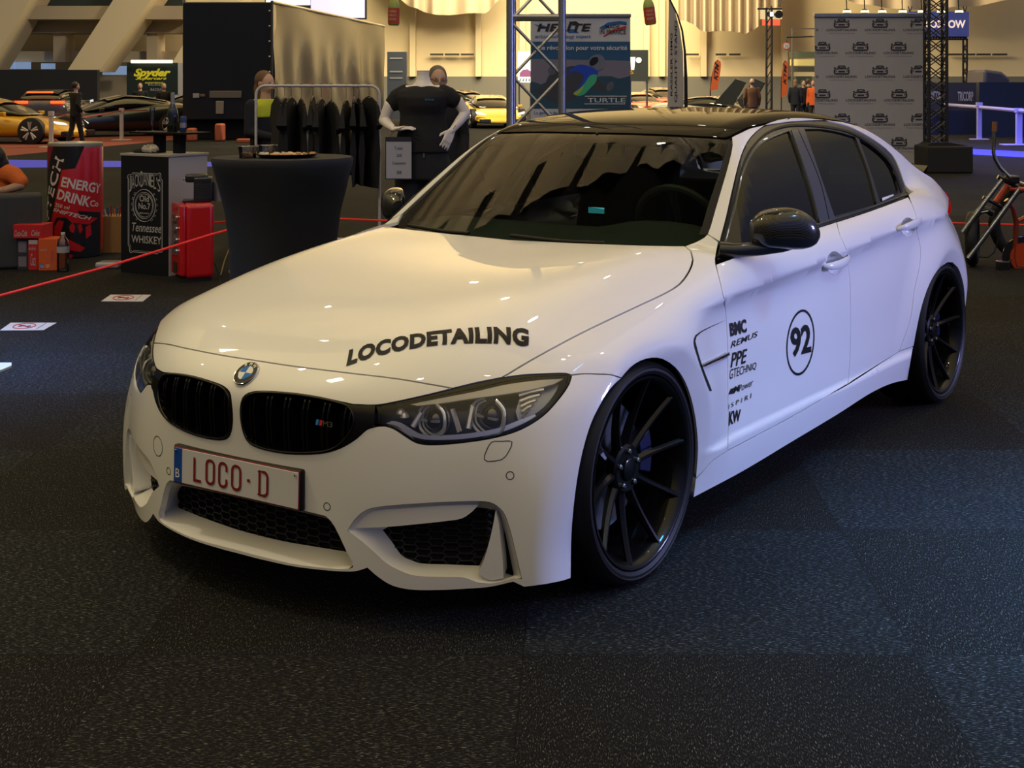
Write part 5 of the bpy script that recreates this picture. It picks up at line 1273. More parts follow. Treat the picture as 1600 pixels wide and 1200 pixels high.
for (u,v,lab,fill) in((387,247,'clear plastic tub half full of peanuts on the black table',1),(418,245,'empty clear plastic tub standing on the black table beside the peanuts',0)):
    p=onT(u,v); o=thing('plastic_tub',lab,'tub',p,-YAW)
    MB().lathe([(.0001,0),(.044,0),(.053,.062),(.056,.064),(.054,.066),(.051,.062),(.042,.004),(.0001,.004)],4 if False else 28).build('tub',TUB,o,smooth=True)
    if fill: 
        f_=MB()
        for i in range(70):
            a=random.random()*6.28;r=.042*math.sqrt(random.random()); ball(f_,(r*math.cos(a),r*math.sin(a),.006+random.random()*.024),(.006,.0045,.0045),6)
        o2=f_.build('peanuts',NUT,o,smooth=True); o2['kind']='stuff'
p=onT(449,246); o=thing('snack_tray','round black tray of cheese cubes and crackers on the black table','tray',p,-YAW)
MB().lathe([(.0001,.002),(.12,.002),(.150,.010),(.165,.022),(.168,.022),(.155,.008),(.12,0),(.0001,0)],48).build('tray',BLACKG,o,smooth=True)
for col,nm,nn_ in((mat('cheese',(.75,.62,.38),.6),'cheese_cube',26),(mat('cracker',(.60,.30,.08),.7),'cracker',22)):
    for i in range(nn_):
        a=random.random()*6.28;r=.115*math.sqrt(random.random()); c_=(r*math.cos(a)+(.03 if nm=='cracker' else -.03),r*math.sin(a),.012+random.random()*.012)
        MB().box((-.011,-.011,-.006),(.011,.011,.006),R=Matrix.Rotation(random.random()*3,3,'Z')@Matrix.Rotation(.3,3,'X'),T=c_).build(nm,col,o)
# ---- red fridge ----
RF=-YAW+math.radians(30); H_=.60;Wd=.255;Dp=.30
t=thing('mini_fridge','red retro mini fridge with a glazed front, standing before the whisky counter','fridge',gnd(284,442.5,0),RF)
REDF=mat('fridge_red',(.55,.010,.012),.25,coat=.8)
MB().box((.03,.0,.02),(Wd,Dp,H_)).build('body',REDF,t,bevel=.040,seg=5)
MB().box((-.01,.005,.045),(.035,Dp-.005,H_-.008)).build('door',REDF,t,bevel=.018,seg=4)
MB().box((-.014,.085,.21),(-.008,.215,H_-.10)).build('door_glass',mat('fridge_glass',(.10,.06,.05),.1,coat=1),t,bevel=.002)
MB().tube([(-.014,.08,.205),(-.014,.22,.205),(-.014,.22,H_-.095),(-.014,.08,H_-.095)],.006,8,closed=True).build('glass_trim',CHROME,t,smooth=True)
for k in range(4): MB().tube([(-.012,.065,.24+k*.085),(-.03,.065,.24+k*.085)],.008,8).build('shelf_knob',CHROME,t,smooth=True)
MB().box((-.016,.10,.07),(-.008,.20,.15)).build('control_grille',DARK,t,bevel=.002)
MB().box((.02,.02,0),(Wd-.02,Dp-.02,.03)).build('plinth',DARK,t)
cm=thing('coffee_machine','small black capsule coffee machine on top of the red fridge','coffee machine',(0,0,0)); cm.location=t.location+Matrix.Rotation(RF,3,'Z')@Vector((.15,.02,H_)); cm.rotation_euler=(0,0,-YAW+.25)
BLP=mat('appliance_black',(.012,.012,.014),.35,coat=.4)
b_=MB().box((-.055,.05,0),(.085,.24,.19)); b_.build('body',BLP,cm,bevel=.012,seg=3)
for k in range(9): MB().box((-.05,.046,.03+k*.013),(.08,.05,.036+k*.013)).build('side_rib',mat('appliance_rib',(.03,.03,.032),.4),cm)
MB().box((-.12,.08,.15),(.05,.21,.215)).build('head',BLP,cm,bevel=.02,seg=3)
MB().tube([(-.13,.08,.175),(-.13,.20,.175),(.0,.21,.185)],.007,8).build('lever',CHROME,cm,smooth=True)
MB().box((-.14,.07,0),(-.05,.22,.018)).build('drip_tray',BLP,cm,bevel=.005)
MB().lathe([(.0001,.03),(.055,.03),(.06,.18),(.0001,.18)],20,c=(.14,.16,-.03)).build('water_tank',mat('tank_clear',(.22,.20,.20),.2,coat=1),cm,smooth=True)
# ---- whisky counter ----
t=hthing('display_counter','black whisky counter with white lettering on its front and a white side','counter',0,1)
c0=gnd(189,425,0); c1=gnd(263,432,0); t.location=c0
ang=math.atan2((c1-c0).y,(c1-c0).x); t.rotation_euler=(0,0,ang)
Wc=(c1-c0).length; Hc=.955; Dc=.42
MB().box((0,0,0),(Wc,Dc,Hc-.02)).build('carcass',mat('counter_black',(.006,.008,.012),.4),t,bevel=.002)
MB().box((Wc,.004,.002),(Wc+.004,Dc-.004,Hc-.022)).build('side_panel',mat('counter_white',(.45,.43,.42),.5),t)
MB().box((-.006,-.006,Hc-.02),(Wc+.012,Dc+.006,Hc)).build('counter_top',mat('counter_top',(.40,.38,.33),.4),t,bevel=.003)
KW=mat('whisky_white',(.42,.42,.44),.5)
bx=lambda f:Wc*f
def arc_text(txt,parent,cx,cz,r,a0,a1,size,m,y=-.002,stretch=1,**k):
    n=len(txt)
    for i,ch in enumerate(txt):
        if ch==' ': continue
        a=math.radians(a0+(a1-a0)*i/(n-1)); V,F=text_mesh(ch,size=size,align='CENTER',**k)
        if len(V)==0: continue
        ca,sa=math.cos(a-PI/2),math.sin(a-PI/2)
        P=[(cx+r*math.cos(a)+v[0]*ca-v[1]*stretch*sa,y,cz+r*math.sin(a)+v[0]*sa+v[1]*stretch*ca) for v in V]
        mesh('lettering',P,F,m,parent)
def letters_rise(txt,x0,x1,zc,h0,h1,bow,m):
    wts=[.35 if c in"I'" else (1.25 if c in 'MW' else 1) for c in txt]; tot=sum(wts); x=x0
    for i,ch in enumerate(txt):
        w=(x1-x0)*wts[i]/tot; f=(x+w/2-x0)/(x1-x0); b=1-(2*f-1)**2; z0=zc+bow*b; h=h0*(1.25 if i in(0,4) else 1)
        if ch=="'": ptext(ch,t,x+w*.1,z0+h*.2,x+w*.9,z0+h*.5,m,-.002)
        else: ptext(ch,t,x+w*.08,z0-h*.5,x+w*.96,z0+h*.5,m,-.002)
        x+=w
letters_rise("JACKDANIEL'S",bx(.17),bx(.84),.70,.10,.13,.055,KW)
ptext('Old',t,bx(.40),.575,bx(.60),.625,KW,bold=.02); ptext('No.7',t,bx(.38),.515,bx(.63),.565,KW,bold=.02); ptext('BRAND',t,bx(.40),.478,bx(.60),.49,KW,bold=.02)
for rx,rz in((.165,.105),(.150,.092),(.20,.128)):
    MB().tube([(bx(.5)+rx*.62*math.cos(a),-.002,.545+rz*math.sin(a)) for a in np.linspace(0,2*PI,48,endpoint=False)],.0022 if rx<.2 else .003,5,closed=True).build('ornament_ring',KW,t)
for sgn in(-1,1):
    for k in range(6):
        a=PI/2+sgn*(.9+k*.32); c_=(bx(.5)+.135*math.cos(a),.545+.14*math.sin(a)); 
        MB().tube([(c_[0]+.014*math.cos(b)*(1-b/9),-.002,c_[1]+.014*math.sin(b)*(1-b/9)) for b in np.linspace(0,6,12)],.0015,4).build('ornament_curl',KW,t)
ptext('Tennessee',t,bx(.24),.335,bx(.86),.405,KW,shear=.25,bold=.008); ptext('WHISKEY',t,bx(.23),.245,bx(.86),.305,KW,bold=.012)
for off,wd in((0,.0028),(.012,.0014)):
    x0,x1,z0,z1=bx(.16)+off,bx(.88)-off,.17+off,.80-off; r=.05; P=[]
    for cx,cz,a0 in((x1-r,z1-r,0),(x0+r,z1-r,90),(x0+r,z0+r,180),(x1-r,z0+r,270)):
        for a in np.linspace(a0,a0+90,7): 
            rr=r*(1-.25*math.sin(math.radians((a-a0)*4))); P.append((cx+rr*math.cos(math.radians(a)),-.002,cz+rr*math.sin(math.radians(a))))
    MB().tube(P,wd,5,closed=True).build('ornament_border',KW,t)
R2=Matrix.Rotation(ang,3,'Z')
def onC(x,y,z=Hc): return Vector(t_counter.location)+R2@Vector((x,y,z))
t_counter=t
sh_=thing('raised_shelf','thin black raised shelf on posts above the whisky counter','shelf',onC(0,.22,Hc),ang)
MB().box((-.02,-.12,.155),(.62,.14,.170)).build('shelf_board',BLACKM,sh_,bevel=.002)
for x in(.20,.42): MB().box((x-.04,-.03,0),(x+.04,.03,.155)).build('post',BLACKM,sh_)
zS=Hc+.170
o=thing('champagne_bottle','dark champagne bottle with a silver neck foil on the black shelf','bottle',onC(.345,.22,zS),ang)
MB().lathe([(.0001,0),(.042,0),(.044,.01),(.044,.14),(.036,.18),(.018,.225),(.0155,.26),(.0001,.26)],28).build('glass_body',mat('bottle_green',(.004,.008,.004),.08,coat=1),o,smooth=True)
MB().lathe([(.019,.222),(.0165,.26),(.0175,.30),(.016,.315),(.0001,.317)],24).build('neck_foil',mat('foil_silver',(.5,.48,.42),.35,metal=.8),o,smooth=True)
b=MB(); 
V=[];
for k in range(9):
    a=math.radians(-130+k*10)
    for z in(.05,.125): V.append((.0447*math.cos(a),.0447*math.sin(a),z))
b.add(V,[(2*k,2*k+2,2*k+3,2*k+1) for k in range(8)]).build('label',mat('bottle_label',(.01,.01,.012),.5),o)
ptext('D',o,-.022,.065,.0,.115,K2,-.046,name='label_letter',bold=.03)
o=thing('champagne_flute','tall clear champagne flute standing on the black shelf','glass',onC(.14,.20,zS),ang)
MB().lathe([(.0001,.002),(.028,.002),(.028,.0),(.006,.006),(.0035,.03),(.004,.05),(.018,.10),(.024,.16),(.022,.195),(.0205,.195),(.022,.16),(.016,.10),(.0001,.06)],24).build('flute_glass',glassy('flute',(.82,.84,.86),.12),o,smooth=True)
o=thing('drink_can','slim blue and silver drink can beside the champagne bottle','can',onC(.46,.22,zS),ang)
MB().lathe([(.0001,0),(.022,0),(.026,.008),(.026,.118),(.022,.127),(.0001,.126)],24).build('can_body',mat('can_blue',(.03,.06,.16),.3,metal=.3),o,smooth=True)
MB().lathe([(.0264,.035),(.0264,.075)],24,cap=False).build('can_band',mat('can_silver',(.5,.5,.55),.3,metal=.7),o,smooth=True)
o=thing('crumpled_bag','crumpled clear plastic bag lying on the whisky counter','bag',onC(.22,.10,Hc),ang)
b=MB(); ball(b,(0,0,.034),(.085,.045,.034),20); 
b.V=[(x+.010*math.sin(y*220+z*150),y+.008*math.sin(x*190+z*90),max(0,z+.008*math.sin(x*260+y*180))) for x,y,z in b.V]; b.build('bag_film',mat('bag_film',(.45,.40,.33),.25,coat=.5),o,smooth=True)
o=thing('folded_hat','dark folded cap lying on the left of the whisky counter','cap',onC(.07,.12,Hc),ang); b=MB(); ball(b,(0,0,.012),(.055,.04,.022),16); b.V=[(x,y,max(0,z)) for x,y,z in b.V]; b.box((.02,-.035,0),(.09,.035,.006)); b.build('cap',BLKCLOTH,o,smooth=True)
# ---- giant energy drink can ----
pc=gnd(118,404,0); dd=(np.array(pc)-CAMP)@FW+.0; 
t=thing('giant_drink_can','giant red and black energy drink can with slanted white lettering','display can',at(118,dd+.22,0),-YAW)
rc=.232;Hh=hz(222,dd+.22)-.0
REDK=mat('can_red',(.50,.012,.018),.3,coat=.4); KK=mat('can_black',(.010,.010,.012),.35,coat=.4); CW=mat('can_letter',(.62,.58,.56),.45)
MB().lathe([(.0001,.03),(rc*.93,.03),(rc*.965,.07),(rc,.10),(rc,Hh-.05),(rc*.97,Hh-.03)],72).build('can_body',REDK,t,smooth=True,autos=50)
MB().lathe([(.0001,.0),(rc*.80,.0),(rc*.82,.03),(rc*.93,.035),(rc*.955,.075)],64,cap=False).build('can_foot',mat('can_foot',(.40,.38,.35),.4,metal=.3),t,smooth=True)
MB().lathe([(rc*.98,Hh-.045),(rc*1.0,Hh-.025),(rc*.99,Hh-.004),(rc*.94,Hh),(rc*.90,Hh-.02),(.0001,Hh-.022)],72,cap=False).build('can_rim',mat('can_rim',(.50,.47,.38),.35,metal=.5),t,smooth=True)
def wrap(P2,r=rc+.0015):     # (arc x, z) -> on the can; x=0 faces the viewer
    return [(r*math.sin(p[0]/rc),-r*math.cos(p[0]/rc),p[1]) for p in P2]
def wrap_poly(name,pts,m,r):
    # fill by fine vertical strips
    P=np.array(pts,float); x0,x1=P[:,0].min(),P[:,0].max(); G=[(x,z) for x in np.arange(x0,x1,.02) for z in np.arange(P[:,1].min(),P[:,1].max(),.04)]
    G=np.array(G); B=[];
    for i in range(len(P)):
        a,b=P[i],P[(i+1)%len(P)]; n=max(1,int(np.hypot(*(b-a))/.015)); B+=[a+(b-a)*j/n for j in range(n)]
    B=np.array(B); 
    if len(G): G=G[inside(G,P)]
    if len(G): G=G[nearest(G,B)>.008]
    Q=np.vstack([B,G]) if len(G) else B
    r_=delaunay_2d_cdt([Vector(p) for p in Q],[(i,(i+1)%len(B)) for i in range(len(B))],[],0,1e-6)
    V2=np.array([v[:] for v in r_[0]]);T=np.array(r_[2]); T=T[inside(V2[T].mean(1),P)]
    return mesh(name,wrap(V2,r),T,m,t)
s=(dd)/FPX; cx=lambda u:rc*math.asin(max(-.99,min(.99,(u-119)*s/rc))); cz=lambda v:hz(v,dd+.1)
wrap_poly('print_black_band',[(cx(85),cz(228)),(cx(145),cz(228)),(cx(133),cz(262)),(cx(113),cz(264)),(cx(97),cz(330)),(cx(82),cz(385)),(cx(77.5),cz(385)),(cx(77.5),cz(290))],KK,rc+.001)
wrap_poly('print_red_patch',[(cx(84),cz(228)),(cx(98),cz(228)),(cx(86),cz(262)),(cx(78),cz(300)),(cx(77.3),cz(260))],mat('can_red_dark',(.25,.01,.02),.35),rc+.0014)
wrap_poly('print_black_foot',[(cx(94),cz(356)),(cx(104),cz(338)),(cx(120),cz(338)),(cx(128),cz(346)),(cx(150),cz(350)),(cx(161),cz(338)),(cx(161),cz(400)),(cx(78),cz(400)),(cx(86),cz(372))],KK,rc+.001)
for pts in ([(100,352),(108,342),(116,344),(110,365),(99,368)],[(118,372),(124,372),(146,386),(140,392),(116,386)],[(124,352),(129,346),(133,352),(131,362),(126,360)],[(136,350),(141,348),(143,358),(139,364)],[(146,354),(152,350),(153,366),(147,372)],[(114,392),(130,396),(128,401),(112,400)]):
    wrap_poly('print_red_chip',[(cx(a),cz(b_)) for a,b_ in pts],REDK,rc+.0016)
wrap_poly('print_black_bar',[(cx(137),cz(328)),(cx(161),cz(333)),(cx(161),cz(342)),(cx(137),cz(336))],KK,rc+.0014)
def wtext(txt,p0,p1,h,m=CW,**k):   # along p0->p1 (pixels), letter height h pixels
    V,F=text_mesh(txt,**k); a=V.min(0);b=V.max(0); L_=b[0]-a[0]; H2=b[1]-a[1]
    A=np.array([cx(p0[0]),cz(p0[1])]);B=np.array([cx(p1[0]),cz(p1[1])]); d=(B-A); l=np.hypot(*d); d/=l; nrm=np.array([-d[1],d[0]])
    P=[A+d*((v[0]-a[0])/L_*l)+nrm*((v[1]-a[1])/H2*h*s) for v in V]
    return mesh('lettering',wrap(P,rc+.0028),F,m,t)
wtext('SHIFTECH',(79,394),(117,248),17,bold=.025,space=1.08)
wtext('ENERGY',(111,290),(160,304),16,bold=.03); wtext('DRINK',(104,309),(150,323),16,bold=.03); wtext('Co',(151,322),(159,324),10,bold=.02)
wtext('250 ml',(101,321),(124,326),6,bold=.01); wtext('SHIFTECH',(97,328),(152,344),6,bold=.02,shear=.3)
# ---- sofa and seated boy ----
SOFA=noise_bump(mat('sofa_grey',(.035,.037,.042),.75),40,.15)
ps=gnd(66,419,0)
t=thing('sofa','dark grey square sofa cut by the left edge, behind the drink cartons','sofa',ps,-YAW+.37)
DS=(np.array(ps)-CAMP)@FW
MB().box((-.85,0,.0),(0,.26,hz(303,DS))).build('armrest',SOFA,t,bevel=.03,seg=3)
MB().box((-1.8,.30,.0),(-.35,.95,.42)).build('seat',SOFA,t,bevel=.04,seg=3)
MB().box((-1.8,.85,.0),(-.35,1.10,.62)).build('backrest',SOFA,t,bevel=.04,seg=3)
SKIN=mat('skin',(.42,.24,.16),.5)
D2=DS+.28; qx=lambda u:(u-0)*D2/FPX; qz=lambda v:hz(v,D2)
t=thing('person','boy with dark hair in an orange T-shirt leaning his arm on the sofa','person',at(0,D2,0),-YAW)
mb=MB()
limb(mb,[(qx(2),.10,qz(268)),(qx(28),.02,qz(285))],[.06,.045]); limb(mb,[(qx(32),.0,qz(290)),(qx(14),-.06,qz(296)),(qx(-8),-.08,qz(298))],[.040,.034,.026])
hand(mb,(qx(-8),-.08,qz(298)),(-1,-.2,0),(0,-1,0),(0,0,1),sc=.85,curl=.15)
V,F=torso_loft([(.30,.13,.09,.16),(.45,.14,.10,.15),(qz(285),.15,.09,.13),(qz(266),.12,.07,.12)]); mb.add([(x-.09,y,z) for x,y,z in V],F)
limb(mb,[(-.08,.10,qz(268)),(-.08,.06,qz(255))],[.045,.045]); ball(mb,(-.07,.05,qz(250)),(.078,.092,.105))
limb(mb,[(-.13,.16,.35),(-.15,-.02,.45),(-.16,-.10,.1)],[.08,.06,.045]); ball(mb,(-.07,-.048,qz(254)),(.012,.014,.014))
for sx_ in(-1,1): ball(mb,(-.07+sx_*.078,.06,qz(252)),(.012,.02,.028))
fuse(mb,'body',SKIN,t,.006,4)
mb=MB(); limb(mb,[(qx(-4),.09,qz(270)),(qx(18),.05,qz(274)),(qx(31),.02,qz(284))],[.085,.072,.062]); V,F=torso_loft([(.36,.15,.11,.15),(.5,.155,.11,.14),(qz(283),.165,.10,.13),(qz(268),.13,.08,.12)]); mb.add([(x-.09,y,z) for x,y,z in V],F)
fuse(mb,'tshirt',mat('orange_cotton',(.62,.13,.02),.8),t,.009,4)
mb=MB(); ball(mb,(-.065,.065,qz(250)+.012),(.088,.100,.112)); ball(mb,(-.03,.08,qz(258)),(.07,.08,.09)); fuse(mb,'hair',mat('hair_dark',(.010,.008,.007),.5),t,.01,3)
for sx_ in(-1,1): b=MB(); ball(b,(-.07+sx_*.03,-.036,qz(251)),(.012,.006,.006),10); b.build('eye',K1,t,smooth=True)
mb=MB(); limb(mb,[(-.13,.16,.34),(-.15,-.02,.44),(-.16,-.10,.10)],[.09,.075,.06]); fuse(mb,'trousers',mat('jeans_dark',(.02,.03,.05),.8),t,.012,3)
# ---- cartons and bottle ----
def carton(name,label,u0_,u1_,v0_,v1_,col,dep,dz=0,D=None,turn=0,texts=(),cat_='carton',side=None):
    D=D or 11.2; z0=max(0,hz(v1_,D)) if dz is None else dz; z1=hz(v0_,D); w_=(u1_-u0_)*D/FPX
    o=thing(name,label,cat_,at((u0_+u1_)/2,D,z0),-YAW+turn)
    MB().box((-w_/2,0,0),(w_/2,dep,z1-z0)).build('carton_body',mat('carton_'+name,col,.5),o,bevel=.004)
    for (tx,a,b,c,d,m_,kw) in texts: ptext(tx,o,-w_/2+w_*a,(z1-z0)*b,-w_/2+w_*c,(z1-z0)*d,m_,-.002,**kw)
    return o,w_,z1-z0
Dk=(np.array(gnd(75,423,0))-CAMP)@FW
o,w1,h1=carton('orange_drink_carton','orange soft drink carton with blue print, beside the water bottle',60,89,373,424,(.62,.10,.02),.20,0,Dk,.05,[('FANTA',.70,.25,.78,.62,K3,{}),('mini',.10,.62,.45,.70,KW,{}),('6x',.12,.10,.30,.2,K2,{}),('can',.40,.10,.60,.2,K2,{})])
flat('print_mark',o,[(-w1*.42,h1*.08),(-w1*.25,h1*.08),(-w1*.25,h1*.22),(-w1*.42,h1*.22)],K3,-.0015)
o,w1,h1=carton('cola_carton','tall red mini cola carton standing left of the orange carton',44,59.5,375,421,(.50,.015,.02),.18,0,Dk+.03,-.05,[('mini',.05,.66,.75,.78,KW,{}),('Coca',.25,.15,.75,.55,KW,dict(shear=.3))])
flat('print_top',o,[(-w1*.45,h1*.86),(w1*.45,h1*.86),(w1*.45,h1),(-w1*.45,h1)],KW,-.0015)
o,w2,h2=carton('cola_can_pack','pack of dark cola cans stacked low behind the red carton',27,45,372,421,(.03,.03,.05),.2,0,Dk+.06,0,[])
for a,b in((.1,.42),(.55,.9)): flat('can_window',o,[(-w2*.4,h2*a),(w2*.3,h2*a),(w2*.3,h2*b),(-w2*.4,h2*b)],mat('pack_grey',(.18,.16,.20),.4),-.0015)
o,w1,h1=carton('cola_box','red cola box lying flat on top of the can pack and leaning on the sofa',20,67,351,372,(.52,.012,.02),.20,hz(371.8,Dk+.06),Dk+.02,-.04,[('Coca-Cola',.05,.15,.48,.60,KW,dict(shear=.35,bold=.01)),('Coke',.62,.2,.90,.62,KW,dict(shear=.35,bold=.01))])
o=thing('water_bottle','clear plastic water bottle standing in front of the giant can','bottle',at(98.5,Dk-.05,0),-YAW)
MB().lathe([(.0001,0),(.044,0),(.048,.01),(.046,.03),(.048,.05),(.046,.08),(.048,.10),(.046,.13),(.048,.16),(.048,.21),(.040,.25),(.018,.285),(.015,.30),(.0001,.30)],28).build('bottle_body',glassy('pet_bottle',(.70,.72,.72),.10,.05),o,smooth=True)
MB().lathe([(.0001,.295),(.017,.295),(.017,.315),(.0001,.316)],20).build('cap',mat('cap_white',(.6,.6,.62),.4),o,smooth=True)
MB().lathe([(.0485,.155),(.0485,.205)],28,cap=False).build('bottle_label',mat('water_label',(.35,.36,.40),.4),o,smooth=True)
# gold box behind the can and film pack on the floor
Dg=12.3
o,w1,h1=carton('cardboard_box','brown cardboard box of small items between the giant can and the counter',160,190,338,414,(.32,.17,.05),.25,0,Dg,.1,[])
for k in range(6):
    b=MB().tube([(-.06+k*.022,.05,h1-.01),(-.075+k*.03,.03,h1+.06+.02*(k%3))],.007,6); b.build('poster_tube',[K2,K3,K4][k%3] if k!=3 else mat('orange_tip',(.8,.2,.02),.5),o)
o=thing('film_pack','shiny film-wrapped white pack lying on the floor beside the giant can','pack',at(170,11.3,0),-YAW)
b=MB().box((-.10,-.05,0),(.10,.12,.05)); b.build('pack',mat('film_white',(.40,.42,.50),.2,coat=.8),o,bevel=.018,seg=3)
# ---- papers on the carpet ----
def paper(corners,label,mark=True,th=.002,name='paper_sheet'):
    V=[np.array(gnd(u,v,.004)) for u,v in corners]; o=MB().add([tuple(p) for p in V]+[tuple(p-[0,0,th]) for p in V],[(0,1,2,3),(0,4,5,1),(1,5,6,2),(2,6,7,3),(3,7,4,0)]).build(name,mat('paper_white',(.55,.53,.50),.6)); tag(o,label,'paper')
    if mark:
        bl=lambda a,b:(V[0]*(1-a)+V[1]*a)*(1-b)+(V[3]*(1-a)+V[2]*a)*b+np.array([0,0,.0015])
        P=[bl(.42+.24*math.cos(a),.5+.34*math.sin(a)) for a in np.linspace(0,2*PI,28,endpoint=False)]
        MB().tube(P,.0035,4,closed=True).build('red_ring',mat('stamp_red',(.5,.02,.03),.6),o)
        MB().tube([bl(.30,.45),bl(.40,.55),bl(.5,.42),bl(.56,.5)],.0045,4).build('black_mark',K1,o)
        MB().tube([bl(.25,.7),bl(.58,.3)],.003,4).build('red_bar',mat('stamp_red',(1,0,0)),o)
        MB().box((0,0,0),(.0001,.0001,.0001)) 
        MB().tube([bl(.80,.1),bl(.80,.9)],.0015,4).build('text_line',K1,o)
paper([(158,470.5),(223,470.8),(236,460.5),(173,460.3)],'white sheet with a red ring on the carpet, the one nearer the red fridge')
paper([(0,516),(68,515.5),(88.5,504),(17,504)],'white sheet with a red ring on the carpet at the far left')
V=[gnd(-60,592,.012),gnd(0,578.5,.012),gnd(18,571,.012),gnd(18,566.5,.012),gnd(-60,566,.012)]
o=MB().add([tuple(p) for p in V]+[(p.x,p.y,0) for p in V],[(0,1,2,3,4)]+[(i,i+5,(i+1)%5+5,(i+1)%5) for i in range(5)]).build('foam_board',mat('foam_board',(.6,.62,.55),.6)); tag(o,'white board corner lying on the carpet, cut by the left edge','board')
# ---- red ropes ----
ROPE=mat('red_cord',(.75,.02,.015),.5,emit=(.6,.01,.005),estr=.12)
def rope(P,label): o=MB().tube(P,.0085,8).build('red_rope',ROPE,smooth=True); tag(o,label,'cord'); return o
rope([at(-30,8.7,hz(470,8.7)),at(170,9.0,hz(416,9.0)),at(330,9.3,hz(366.5,9.3)),at(480,9.6,hz(326,9.6))],'taut red cord passing in front of the whisky counter and the red fridge')
rope([at(330,11.5,hz(348,11.5)),at(420,11.5,hz(341,11.5)),at(520,11.5,hz(341.5,11.5)),at(600,11.5,hz(344.5,11.5)),at(720,11.5,hz(350,11.5))],'taut red cord running behind the black cocktail table')
rope([at(1420,12.5,hz(345,12.5)),at(1500,12.5,hz(349,12.5)),at(1700,12.5,hz(354,12.5))],'taut red cord behind the chopper bicycle')
# yellow adapter and cable by the table
o=thing('power_adapter','small yellow and black power unit on the floor beside the table','power unit',at(368,11.0,0),-YAW)
MB().box((-.05,0,0),(.05,.1,.19)).build('case',DARK,o,bevel=.008); MB().box((-.055,-.004,.15),(.055,.02,.185)).build('yellow_band',mat('adapter_yellow',(.65,.42,.03),.5),o,bevel=.006); MB().box((-.055,-.004,.0),(.055,.02,.02)).build('yellow_band',mat('adapter_yellow',(1,1,0)),o)
tag(MB().tube([at(345,10.8,.012),at(350,10.9,.10),at(358,10.95,.20),at(366,11.0,.215)],.005,6).build('power_cable',mat('cable_yellow',(.4,.32,.1),.6),smooth=True),'yellow cable rising to the small power unit by the table','cable')
tag(MB().tube([at(328,10.9,.30),at(333,10.9,.12),at(342,10.8,.01),at(345,10.3,.008),at(336,10.0,.008)],.005,6).build('power_cable',DARK,smooth=True),'black cable looping on the carpet beside the red fridge','cable')
